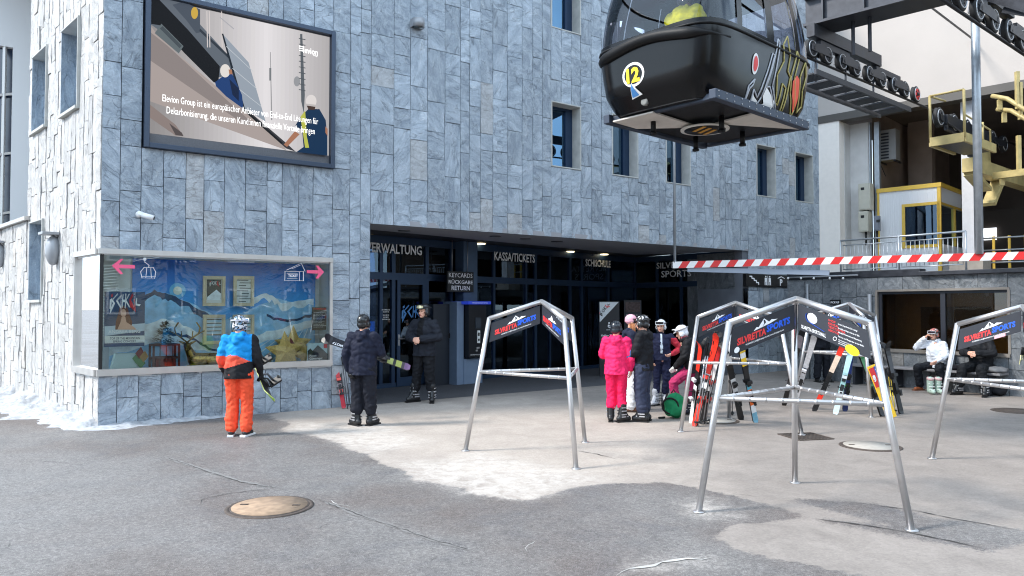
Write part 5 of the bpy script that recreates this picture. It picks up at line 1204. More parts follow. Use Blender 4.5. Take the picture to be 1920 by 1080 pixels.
gmap(m_, 'R', [(-.24, .04), (-.10, .05), (.12, .10), (.16, .22), (-.12, .36), (-.16, .24), (-.10, .16), (-.22, .12)], whp, .010)
outline([(-.12, .36), (.08, 1.02), (.12, .98), (.02, .40), (.24, .12), (.20, .12), (-.04, .38)], grey_l)
outline([(.10, .56), (.24, .76), (.22, .98), (.34, 1.12), (.40, .86), (.36, .66), (.44, .60), (.40, .12), (.34, .10), (.36, .44), (.26, .48), (.24, .20), (.18, .22)], yo)
outline([(.46, .62), (.60, .98), (.66, .9), (.56, .62), (.70, .22), (.66, .10), (.50, .40)], yo, fill=None)
gmap(m_, 'R', [(.52, .56), (.56, .38), (.70, .14), (.74, .40), (.70, .62), (.62, .66)], mat('orange_red_vinyl', (222, 74, 44), .5), .010)
outline([(.72, .66), (.86, .9), (.92, .7), (.84, .5), (.90, .3), (.80, .2)], yo)
m_.build('cabin_logo', gt, True)
# hanger and rope far above
m_ = MB(); hc = gc+Vector((0, 0, 2.2)); m_.tube([hc, hc+Vector((0, 0, .9)), hc+gb*.5+Vector((0, 0, 1.5)), hc+gb*.5+Vector((0, 0, 2.4))], .06, darkmetal, 12); m_.build('hanger', gt, True)
m_ = MB(); e0 = hc+gb*.5+Vector((0, 0, 2.4)); m_.tube([e0-ga*30, e0+ga*14], .025, darkmetal, 8); o = m_.build('haul_rope'); tag(o, 'steel haul rope carrying the black gondola cabin, above the picture', 'rope')
# seats seen through the glass
m_ = MB(); m_.bar(cor(HLn*.72, -.6, .5), cor(HLn*.72, .6, .5), .35, .5, mat('cabin_seat', (60, 56, 64), .8)); m_.bar(cor(-HLn*.78, -.6, .35), cor(-HLn*.78, .6, .35), .3, .3, MC['cabin_seat']); m_.build('seat', gt, True)
# ================================================================== CABLE CAR STATION
sn = thing('cable_station', 'cable car station hall with huge white upper panel and dark open bay', 'building', (E0.x, E0.y, 2.7))
SDr = Vector((.707, -.707, 0)).normalized(); SNo = Vector((-.707, -.707, 0)).normalized()      # front line, outward normal
SO = Vector((G(1538, 700).x, G(1538, 700).y, 0)); SO = V(1538, 560, C0, NO); SO.z = 0
def Ps(s, z, o=0.0): q = SO+SDr*s+SNo*o; return Vector((q.x, q.y, z))
def Ss(px, py, o=0.0): p = V(px, py, SO+SNo*o, SNo); return (p-SO).dot(SDr), p.z
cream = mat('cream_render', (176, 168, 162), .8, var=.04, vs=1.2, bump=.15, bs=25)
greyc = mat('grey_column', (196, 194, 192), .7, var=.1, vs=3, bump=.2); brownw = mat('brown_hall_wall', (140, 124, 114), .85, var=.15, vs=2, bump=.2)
sR = Ss(2150, 200)[0]; zpan = (Ss(1640, 200)[1]+Ss(1915, 151)[1])/2
m_ = MB(); cbox(m_, Ps, .0, sR+4, zpan, 15, -.4, 0, cream); m_.build('upper_panel', sn, True)
m_ = MB(); cbox(m_, Ps, .0, sR+4, zpan-.22, zpan, -.4, .03, mat('dark_flashing', (84, 80, 76), .5, .3)); m_.build('flashing', sn, True)
c1 = Ss(1575, 400)[0]
m_ = MB(); cbox(m_, Ps, .0, c1, 2.0, zpan-.22, -.35, .0, mat('lightened_cream_column', (232, 224, 216), .8, var=.03)); m_.build('column', sn, True)  # cream made lighter than the panel to offset the shade on this column
m_ = MB(); cbox(m_, Ps, c1, c1+.02, 2.0, zpan-.22, -.8, -.35, greyc); cbox(m_, Ps, c1+.02, c1+.55, 2.0, zpan-.22, -1.1, -.8, greyc); m_.build('column', sn, True)
m_ = MB(); s_ = Ss(1628, 400, -.85)[0]; cbox(m_, Ps, s_-.08, s_+.08, 2.0, zpan-.22, -1.0, -.85, gal); cbox(m_, Ps, s_+.16, s_+.3, 2.0, zpan-.22, -1.1, -.95, gal); m_.build('steel_post', sn, True)
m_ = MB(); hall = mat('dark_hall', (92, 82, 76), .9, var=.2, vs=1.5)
DEP = 9.0
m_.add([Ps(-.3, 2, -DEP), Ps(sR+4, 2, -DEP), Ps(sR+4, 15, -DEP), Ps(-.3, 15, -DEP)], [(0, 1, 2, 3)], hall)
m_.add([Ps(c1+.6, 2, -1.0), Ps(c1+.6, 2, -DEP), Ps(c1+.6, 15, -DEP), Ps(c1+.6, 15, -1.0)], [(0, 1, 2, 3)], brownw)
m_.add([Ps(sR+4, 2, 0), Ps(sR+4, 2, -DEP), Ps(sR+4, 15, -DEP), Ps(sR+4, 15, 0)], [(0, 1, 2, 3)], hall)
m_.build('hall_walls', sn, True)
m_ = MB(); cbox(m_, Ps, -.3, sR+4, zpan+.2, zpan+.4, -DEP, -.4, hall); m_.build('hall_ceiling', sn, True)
m_ = MB(); cbox(m_, Ps, -.3, sR+4, 15, 15.2, -DEP, 0, hall); m_.build('roof', sn, True)
m_ = MB()
for px, o0 in ((1725, -3.6), (1700, -4.2)):
    s_ = Ss(px, 300, o0)[0]; cbox(m_, Ps, s_-.35, s_+.35, 2, zpan+.2, o0-.3, o0, brownw)
m_.build('hall_pier', sn, True)
# lit openings deep in the hall
m_ = MB(); s_a, s_b = Ss(1838, 420, -6)[0], Ss(1868, 420, -6)[0]; wz0, wz1 = Ss(1850, 450, -6)[1], Ss(1850, 428, -6)[1]
cbox(m_, Ps, s_a, s_b, wz0, wz1, -6.05, -6, mat('daylight_opening', (240, 244, 250), .5, emit=1.0)); m_.build('hall_window', sn, True)
m_ = MB(); cbox(m_, Ps, s_a-.1, s_b+2.2, wz0-1.2, wz1+.6, -6.3, -6.1, mat('hall_cabin', (60, 52, 46), .8)); m_.build('hall_partition', sn, True)
# steel column carrying the yellow platform
t = thing('steel_column', 'pale square column on a concrete block carrying the yellow sheave platform', 'column', tuple(V(1808, 490, Ps(0, 0, -.3), SNo))); 
s0_, s1_ = Ss(1804, 400, -.3)[0], Ss(1829, 400, -.3)[0]; cz0 = 2.6; 
m_ = MB(); cbox(m_, Ps, s0_, s1_, cz0+.3, 8.6, -.75, -.3, mat('pale_column', (196, 196, 200), .6, var=.06)); m_.build('shaft', t, True)
m_ = MB(); cbox(m_, Ps, s0_-.28, s1_+.2, cz0, cz0+.5, -.95, -.1, mat('concrete_block', (160, 150, 140), .85, var=.1, bump=.3)); m_.build('block', t, True)
# control booth
def Pb(a, b, z): q = BC-SDr*a+(-SNo)*b; return Vector((q.x, q.y, z))
BC = V(1763, 400, Ps(0, 0, -.9), SNo); BC.z = 0
bz0, bz1 = 2.65, V(1763, 342, BC, SNo).z
bw_ = (BC-V(1646, 400, BC, SNo)).dot(SDr); bd_ = 2.2
t = thing('control_booth', 'white ribbed control booth with yellow trim behind the galvanised railing', 'booth', tuple(Pb(bw_/2, bd_/2, bz0)))
rib = mat('white_ribbed_panel', (222, 222, 224), .5); yt_ = mat('yellow_trim', (216, 178, 72), .5, var=.06)
m_ = MB()
def bbox(m_, a0, a1, b0, b1, z0, z1, m):
    vs = [Pb(a, b, z) for a in (a0, a1) for b in (b0, b1) for z in (z0, z1)]; m_.add(vs, [(0, 1, 3, 2), (4, 6, 7, 5), (0, 4, 5, 1), (2, 3, 7, 6), (0, 2, 6, 4), (1, 5, 7, 3)], m)
def bpx(px): return (BC-V(px, 400, BC, SNo)).dot(SDr)
def bpz(px, py): return V(px, py, BC, SNo).z
wa, wb_ = bpx(1757), bpx(1697); wz0, wz1 = bpz(1725, 459), bpz(1725, 386)
for (a0, a1, z0, z1) in ((0, wa, bz0, bz1-.12), (wb_, bw_, bz0, bz1-.12), (wa, wb_, bz0, wz0), (wa, wb_, wz1, bz1-.12)):
    n = max(1, int((a1-a0)/.06))
    for k in range(n): bbox(m_, a0+(a1-a0)*k/n, a0+(a1-a0)*(k+.75)/n, .0, .05, z0, z1, rib)
    bbox(m_, a0, a1, .008, .05, z0, z1, rib)
for k in range(36): bbox(m_, .0, .05, bd_*k/36, bd_*(k+.7)/36, bz1-.62, bz1-.12, rib); bbox(m_, .0, .05, bd_*k/36, bd_*(k+.7)/36, bz0, wz0, rib)
bbox(m_, .01, .05, .02, bd_, bz1-.62, bz1-.12, rib); bbox(m_, .01, .05, .02, bd_, bz0, wz0, rib); m_.build('wall', t, True)
m_ = MB(); bbox(m_, -.04, bw_+.02, -.04, bd_+.02, bz1-.12, bz1, yt_); m_.build('roof', t, True)
m_ = MB(); y = yt_; e_ = .085
bbox(m_, -.02, .07, -.02, .06, bz0, bz1-.121, y); bbox(m_, bw_-.05, bw_+.01, -.02, .04, bz0, bz1-.121, y)
bbox(m_, wa-e_, wa, -.02, .03, wz0-e_, wz1+e_, y); bbox(m_, wb_, wb_+e_, -.02, .03, wz0-e_, wz1+e_, y); bbox(m_, wa, wb_, -.02, .03, wz0-e_, wz0, y); bbox(m_, wa, wb_, -.02, .03, wz1, wz1+e_, y)
bbox(m_, -.03, .03, .06, bd_, wz1, wz1+.06, y); bbox(m_, -.03, .03, bd_*.62, bd_*.62+.08, wz0, wz1, y); m_.build('trim', t, True)
m_ = MB(); bbox(m_, wa, wb_, .02, .03, wz0, wz1, glass_dark); bbox(m_, .02, .03, .06, bd_, wz0, wz1, glass_dark); m_.build('window', t, True)
m_ = MB(); bbox(m_, .3, bw_-.1, .6, bd_, bz0, bz1-.2, darkroom); m_.build('interior', t, True)
# electric cabinets
def cabinet(px0, py0, px1, py1, lab, dpt=.3, c=(186, 182, 168)):
    o_ = -.45; s0_, z1_ = Ss(px0, py0, o_); s1_, z0_ = Ss(px1, py1, o_); t = thing('electric_cabinet', lab, 'electric cabinet', tuple(Ps((s0_+s1_)/2, z0_, o_)), group='electric cabinets on the station columns')
    m_ = MB(); cbox(m_, Ps, s0_, s1_, z0_, z1_, o_-dpt, o_, pal(c, .5, var=.05)); m_.build('case', t, True, bevel=.01)
    m_ = MB(); cbox(m_, Ps, s0_+.03, s1_-.03, z0_+.03, z1_-.03, o_, o_+.015, pal(c, .5, var=.05)); d2 = m_.build('door', t, True, bevel=.006)
    m_ = MB(); cbox(m_, Ps, s0_+.08, s0_+.18, z1_-.2, z1_-.12, o_+.015, o_+.02, black); m_.build('label_plate', d2, True)
    m_ = MB(); m_.tube([Ps(s1_-.1, z0_, o_-.1), Ps(s1_-.1, z0_-.4, o_-.1)], .03, black, 8); m_.build('conduit', t, True)
cabinet(1609, 345, 1632, 393, 'larger upper grey electric cabinet on the station column')
cabinet(1609, 397, 1628, 434, 'smaller lower grey electric cabinet under the larger one')
cabinet(1638, 405, 1649, 432, 'small grey socket box with dark outlets beside the booth', .12, (120, 124, 134))
# air conditioner
o_ = -1.6; s0_, z1_ = Ss(1645, 246, o_); s1_, z0_ = Ss(1680, 298, o_)
t = thing('air_conditioner', 'grey air conditioning unit on brackets inside the dark hall', 'air conditioner', tuple(Ps((s0_+s1_)/2, z0_, o_)))
m_ = MB(); cbox(m_, Ps, s0_, s1_, z0_, z1_, o_-.4, o_, pal((150, 150, 150))); m_.build('case', t, True, bevel=.01)
m_ = MB()
for i in range(9): cbox(m_, Ps, s0_+.04, s0_+.62*(s1_-s0_), z0_+.05+i*(z1_-z0_-.1)/9, z0_+.05+(i+.5)*(z1_-z0_-.1)/9, o_, o_+.015, darkmetal)
m_.build('grille', t, True); m_ = MB(); m_.bar(Ps(s0_+.05, z0_-.03, o_), Ps(s0_+.05, z0_-.03, o_-.6), .04, .05, darkmetal); m_.bar(Ps(s1_-.05, z0_-.03, o_), Ps(s1_-.05, z0_-.03, o_-.6), .04, .05, darkmetal); m_.bar(Ps(s0_+.05, z0_-.4, o_-.5), Ps(s0_+.05, z0_-.05, o_), .03, .03, darkmetal); m_.build('bracket', t, True)
# galvanised railing on the terrace edge
ra, rb = Ws(1571, 450)[0], Ws(1806, 450)[0]; rz1 = (Ws(1571, 449)[1]+Ws(1800, 436)[1])/2; rz0 = zTopL
t = thing('terrace_railing', 'galvanised railing with vertical bars in front of the white booth', 'railing', tuple(Pw((ra+rb)/2, rz0, -.12)))
m_ = MB(); rm_ = (ra+rb)/2
m_.tube([Pw(ra, rz1, -.12), Pw(rb, rz1, -.12)], .022, gal, 8); m_.build('top_rail', t, True)
for s_ in (ra, rm_, rb):
    m_ = MB(); m_.tube([Pw(s_, rz0-.1, -.12), Pw(s_, rz1, -.12)], .022, gal, 8); m_.build('post', t, True)
for a_, b_ in ((ra+.06, rm_-.06), (rm_+.06, rb-.06)):
    m_ = MB(); m_.tube([Pw(a_, rz0+.08, -.12), Pw(b_, rz0+.08, -.12)], .013, gal, 6); m_.tube([Pw(a_, rz1-.12, -.12), Pw(b_, rz1-.12, -.12)], .013, gal, 6)
    for k in range(14): s_ = a_+(b_-a_)*k/13; m_.tube([Pw(s_, rz0+.08, -.12), Pw(s_, rz1-.12, -.12)], .008, gal, 5)
    m_.build('infill_bars', t, True)
t = thing('hall_railing', 'dull yellow and grey railing deep in the station hall right of the column', 'railing', tuple(Ps(Ss(1870, 460, -2)[0], 2.7, -2)))
a_, b_ = Ss(1840, 450, -2)[0], Ss(1960, 450, -2)[0]; m_ = MB()
for z in (3.1, 3.45, 3.8): m_.tube([Ps(a_, z, -2), Ps(b_, z, -2)], .025, gal, 8)
m_.build('rail', t, True)
for k in range(4): m_ = MB(); s_ = a_+.3+k*(b_-a_)/4; cbox(m_, Ps, s_-.03, s_+.03, 2.7, 3.85, -2.05, -1.99, yt_); m_.build('post', t, True)
# lamp/antenna rail on the wall under the barrier
t = thing('wall_rail', 'thin metal conduit rail with small lamps on the slate wall', 'rail', tuple(Pw(wS+.3, 2.5, .06))); m_ = MB(); a_, b_ = Ws(1480, 521)[0], Ws(1612, 515)[0]
m_.tube([Pw(a_, Ws(1480, 521)[1], .08), Pw(b_, Ws(1612, 516)[1], .08)], .02, lampg, 8); m_.build('bar', t, True)
for px in (1482, 1506, 1530, 1560, 1585): s_ = Ws(px, 520)[0]; m_ = MB(); m_.ell(Pw(s_, Ws(px, 522)[1], .1), (.03, .03, .03), white, 8, 6); m_.build('lamp', t, True)
# ================================================================== SHEAVE TRAINS, BEAM, CATWALK
CVP = Vector((2630-960, 1400, 0)).normalized()                   # rope direction
rope_n = Vector((CVP.y, -CVP.x, 0))
zr = D(1542, 110, 14.4).z; R1 = D(1542, 110, 14.4); R1.z = 0; zr -= .10
rp_m = mat('steel_rope', (44, 44, 48), .5, .7)
def Pr(s, z, o=0.0): q = R1+CVP*s+rope_n*o; return Vector((q.x, q.y, z))
def Rs(px, py): p = V(px, py, R1, rope_n); return (p-R1).dot(CVP), p.z
tyre = mat('sheave_rubber', (26, 26, 28), .7); rimm = mat('sheave_rim', (196, 198, 202), .4, .6, var=.2, vs=20)
def sheave(parent, c, ax, r, red=False):
    m_ = MB(); ax = Vector(ax); m_.disc(c-ax*.05, ax, [(r*.86, 0), (r, .015), (r*.93, .05), (r, .085), (r*.86, .10)], tyre, 28); w = m_.build('sheave', parent, True)
    m_ = MB(); 
    for s_ in (-1, 1):
        m_.ring(c+ax*s_*.052, ax, r*.76, r*.05, rimm, 26, 6); m_.disc(c+ax*s_*.05, ax*s_, [(r*.7, 0), (r*.66, .006)], redp if red else darkmetal, 24); m_.disc(c+ax*s_*.05, ax*s_, [(r*.24, 0), (r*.2, .035)], darkmetal, 14)
        for k in range(5): a = k*1.2566; x_, y_, z_ = basis(ax); m_.disc(c+ax*s_*.057+(x_*math.cos(a)+y_*math.sin(a))*r*.45, ax*s_, [(r*.1, 0), (r*.1, .006)], tyre, 8)
    m_.build('rim', w, True)
def train(name, lab, P, s0, s1, n, zc, r, axis, above=True, lastred=False, beam=True):
    t = thing(name, lab, 'sheave train', tuple(P((s0+s1)/2, zc)), group='sheave trains guiding the haul rope')
    ss = [s0+(s1-s0)*k/(n-1) for k in range(n)]
    for k, s_ in enumerate(ss): sheave(t, P(s_, zc+(r if above else -r)), axis, r, lastred and k == n-1)
    zc2 = zc+(r if above else -r); sg = 1 if above else -1
    for k in range(0, n-1, 2):
        m_ = MB(); a, b = ss[k], ss[k+1]
        for o_ in (-.085, .085):
            m_.poly([P(a-.1, zc2-.05*sg, o_), P(b+.1, zc2-.05*sg, o_), P(b+.06, zc2+.07*sg, o_), P((a+b)/2, zc2+.14*sg, o_), P(a-.06, zc2+.07*sg, o_)], darkmetal, .018, axis)
        m_.build('rocker', t, True)
    for k in range(0, n-3, 4):
        m_ = MB(); a, b = ss[k], ss[k+3]; m_.bar(P(a+(ss[1]-ss[0])/2, zc2+.17*sg), P(b-(ss[1]-ss[0])/2, zc2+.17*sg), .1, .12, darkmetal); m_.build('equaliser', t, True)
    if beam: 
        m_ = MB(); m_.bar(P(ss[0], zc2+.36*sg), P(ss[-1]*.6+ss[0]*.4, zc2+.36*sg), .16, .24, darkmetal); m_.build('carrier', t, True)
    return t
sA_, sB_ = Rs(1520, 100)[0], Rs(1716, 185)[0]
train('sheave_train', 'row of sheave wheels pressing the rope beside the gondola, last wheel red', Pr, sA_, sB_, 9, zr, .19, rope_n, True, True)
m_ = MB(); m_.tube([Pr(-14, zr), Pr(12, zr)], .026, rp_m, 8); o = m_.build('haul_rope'); tag(o, 'dark steel rope running under the red ended sheave row into the hall', 'rope')
R2 = D(1860, 62, 12.6); R2.z = 0; zr2 = D(1860, 62, 12.6).z
def Pr2(s, z, o=0.0): q = R2+CVP*s+rope_n*o; return Vector((q.x, q.y, z))
def Rs2(px, py): return (V(px, py, R2, rope_n)-R2).dot(CVP)
train('sheave_train', 'nearer row of large sheave wheels crossing the top right corner', Pr2, Rs2(1765, 0), Rs2(1960, 120), 8, zr2, .22, rope_n, True)
m_ = MB(); m_.tube([Pr2(-14, zr2), Pr2(12, zr2)], .03, rp_m, 8); o = m_.build('haul_rope'); tag(o, 'dark steel rope under the sheave row in the top right corner', 'rope')
# lower train on the yellow platform
R3 = D(1800, 250, 18.6); R3.z = 0; z3 = D(1760, 262, 18.4).z
def Pr3(s, z, o=0.0): q = R3+CVP*s+rope_n*o; return Vector((q.x, q.y, z))
def Rs3(px): return (V(px, 240, R3, rope_n)-R3).dot(CVP)
z3 = V(1800, 219, R3, rope_n).z
t = train('sheave_train', 'black sheave row on the yellow platform inside the hall', Pr3, Rs3(1760), Rs3(1880), 6, z3, .24, rope_n, False, False, False)
m_ = MB(); a_, b_ = Rs3(1765), Rs3(1850)
m_.poly([Pr3(a_, z3-.16, .14), Pr3(b_, z3-.16, .14), Pr3(b_, z3-.5, .14), Pr3((a_+b_)/2+.2, z3-1.0, .14), Pr3((a_+b_)/2-.15, z3-1.0, .14), Pr3((a_+b_)/2-.5, z3-.45, .14), Pr3(a_, z3-.36, .14)], darkmetal, .05, rope_n); m_.build('side_plate', t, True)
pf = thing('sheave_platform', 'yellow maintenance platform with handrail carrying the lower sheave row', 'platform', tuple(Pr3(0, z3-1.3)))
zp = z3-1.05
m_ = MB(); a_ = Rs3(1722)
m_.bar(Pr3(a_, zp, .25), Pr3(Rs3(1768), zp, .25), .06, .2, yellowm); m_.bar(Pr3(a_, zp, .95), Pr3(Rs3(1782), zp, .95), .06, .2, yellowm); m_.bar(Pr3(a_, zp, .25), Pr3(a_, zp, .95), .06, .2, yellowm); m_.build('edge_beam', pf, True)
m_ = MB(); m_.bar(Pr3(a_+.05, zp-.03, .6), Pr3(Rs3(1782), zp-.03, .6), .62, .05, darkmetal); m_.build('grating', pf, True)
m_ = MB()
for s_, o_, h in ((a_, .95, 1.05), (a_+1.1, .95, .5), (a_, .25, 1.05)): m_.tube([Pr3(s_, zp, o_), Pr3(s_, zp+h, o_)], .03, yellowm, 8)
m_.tube([Pr3(a_, zp+1.05, .95), Pr3(a_, zp+1.05, .25)], .025, yellowm, 8); m_.tube([Pr3(a_, zp+.5, .95), Pr3(a_+1.6, zp+.4, .95), Pr3(a_+1.6, zp+.1, .95)], .02, yellowm, 8); m_.tube([Pr3(a_, zp+1.05, .25), Pr3(a_+.9, zp+1.1, .25)], .025, yellowm, 8); m_.build('handrail', pf, True)
m_ = MB(); s_ = Rs3(1815); m_.bar(Pr3(s_-.9, zp-.25, .3), Pr3(s_+5, zp-.25, .3), .3, .34, yellowm); m_.bar(Pr3(s_-.8, zp-.45, .3), Pr3(s_+.2, zp-.75, .3), .3, .1, yellowm); m_.bar(Pr3(s_+1.3, zp-.3, .3), Pr3(s_+.45, zp-1.1, .3), .3, .1, yellowm); m_.build('girder', pf, True)
m_ = MB(); s_ = Rs3(1830)
for k in range(3): m_.poly([Pr3(s_-.5+k*.55, zp+.75, .2-.1*k), Pr3(s_-.1+k*.55, zp+.6, .2-.1*k), Pr3(s_+.0+k*.55, zp-.1, .2-.1*k), Pr3(s_-.45+k*.55, zp-.1, .2-.1*k)], yellowm, .08, rope_n)
m_.build('bracket', pf, True)
for k, (x0, y0, x1, y1) in enumerate(((1860, 180, 1960, 230), (1870, 205, 1960, 245), (1865, 330, 1960, 318))):
    t = thing('yellow_guide_rail', ('upper curved yellow guide rail in the hall at the right edge', 'middle curved yellow guide rail in the hall below the upper one', 'lowest yellow beam in the hall at the right edge')[k], 'guide rail', tuple(D(x0, y0, 19.0)), group='yellow guide rails in the hall')
    m_ = MB(); p0 = D(x0, y0, 18.4); p1 = D(x1, y1, 17.2); m_.tube([p0, p0.lerp(p1, .3)+Vector((0, 0, .12*(k < 2))), p1], .055, yellowm, 8) if k < 2 else m_.bar(p0, p1, .14, .16, yellowm); m_.build('rail', t, True)
    m_ = MB(); m_.bar(p0.lerp(p1, .5), p0.lerp(p1, .5)+Vector((0, 0, .9)), .08, .08, yellowm); m_.bar(p0.lerp(p1, .15), p0.lerp(p1, .15)-Vector((0, 0, .25)), .06, .1, yellowm); m_.build('hanger', t, True)
# gantry beam
p0 = D(1520, 32, 14.6); p1 = D(1820, -42, 12.7); t = thing('gantry_beam', 'heavy grey box girder with ribs running above the sheave row', 'girder', tuple(p0))
gd = (p1-p0); gd.z = 0; gdn = gd.normalized(); p1 = p0+gdn*6
m_ = MB(); m_.bar(p0, p1, .5, .5, darkmetal); m_.build('web', t, True); m_ = MB(); m_.bar(p0-Vector((0, 0, .27)), p1-Vector((0, 0, .27)), .75, .05, darkmetal); m_.bar(p0+Vector((0, 0, .27)), p1+Vector((0, 0, .27)), .75, .05, darkmetal); m_.build('flange', t, True)
for k in range(7): m_ = MB(); q = p0+gdn*(.35+.75*k); m_.bar(q-gdn*.015, q+gdn*.015, .66, .49, darkmetal); m_.build('stiffener', t, True)
m_ = MB(); q = p0+gdn*.8
for d_ in (0, .3): m_.bar(q+gdn*d_-Vector((0, 0, .3)), q+gdn*d_-Vector((0, 0, .95)), .05, .05, darkmetal, up=(1, 0, 0))
m_.build('suspension', t, True)
p0 = D(1745, -30, 13.2); t = thing('roof_girder', 'second blue grey girder behind the gantry beam at the top', 'girder', tuple(p0)); m_ = MB(); q = D(1560, 12, 16.0); m_.bar(q, q+gdn*7, .35, .45, mat('blue_grey_girder', (86, 100, 120), .45, .4, var=.15, vs=6)); m_.build('web', t, True)
m_ = MB(); m_.bar(q-Vector((0, 0, .25)), q+gdn*7-Vector((0, 0, .25)), .5, .05, MC['blue_grey_girder']); m_.build('flange', t, True)
p0 = D(1880, 0, 11.5); t = thing('roof_bracket', 'dark stepped bracket at the top right corner', 'bracket', tuple(p0)); m_ = MB(); m_.bar(D(1878, -12, 11.5), D(1960, 12, 10.9), .4, .3, darkmetal); m_.build('arm', t, True); m_ = MB(); m_.bar(D(1895, 16, 11.4), D(1960, 26, 10.9), .3, .16, darkmetal); m_.build('plate', t, True)
# catwalk under the sheaves
ck0 = Rs(1520, 170)[0]; zc_ = V(1545, 178, R1, rope_n).z
t = thing('catwalk', 'dark grated maintenance catwalk hanging below the sheave row', 'catwalk', tuple(Pr(ck0, zc_, .3)))
m_ = MB(); cwE = Rs(1650, 215)[0]
def Pc(s, o, dz=0.0): return Pr(s, zc_+dz, o)
m_.bar(Pc(ck0-1, .0), Pc(cwE, .0), .04, .1, darkmetal); m_.bar(Pc(ck0-1, .62), Pc(cwE, .62), .04, .1, darkmetal); m_.build('side_rail', t, True)
m_ = MB(); n = 7
for k in range(n):
    s_ = ck0-1+(cwE-ck0+1)*(k+.5)/n; hw = (cwE-ck0+1)/n*.36
    for j in range(9): q = s_-hw+2*hw*j/8; m_.bar(Pc(q, .08), Pc(q, .54), .03, .03, darkmetal)
m_.build('grating', t, True)
m_ = MB()
for s_ in (ck0+.2, ck0+1.4, cwE-.3): m_.tube([Pc(s_, .0), Pc(s_, -.0, .9)], .02, darkmetal, 6)
m_.build('hanger', t, True)
# ================================================================== BUILDING BEHIND THE SIDE WALL
t = thing('glass_building', 'white framed glass building behind the side wall at the left edge', 'building', tuple(D(20, 400, 21)))
wf_ = mat('bright_white_render', (240, 240, 240), .7)
X0 = D(-260, 100, 20.5); X1 = D(24, 100, 22.5)
bx = (X1-X0); bx.z = 0; L0 = bx.length; bx.normalize(); bn_ = Vector((bx.y, -bx.x, 0))
def Px(s, z, o=0.0): q = Vector((X0.x, X0.y, 0))+bx*s+bn_*o; return Vector((q.x, q.y, z))
m_ = MB(); ztg = D(10, 90, 22.5).z
cbox(m_, Px, L0, L0+4, 0, 16, -3, 0.05, wf_); cbox(m_, Px, 0, L0, ztg, 16, -3, 0.05, wf_); m_.build('wall', t, True)
m_ = MB(); cbox(m_, Px, 0, L0, 0, ztg, -.2, -.15, mat('curtain_wall_glass', (30, 46, 70), .05, spec=1.0)); m_.build('glazing', t, True)
m_ = MB()
for z in (2.5, 4.5, 6.3, 8.1): m_.bar(Px(0, z-.8), Px(L0, z+.2), .07, .07, alu)  # sloping bars stand in for reflected lines in the glass
m_.bar(Px(L0-.2, 0), Px(L0-.2, ztg), .08, .08, alu, up=(1, 0, 0)); m_.build('mullion_and_reflection', t, True)
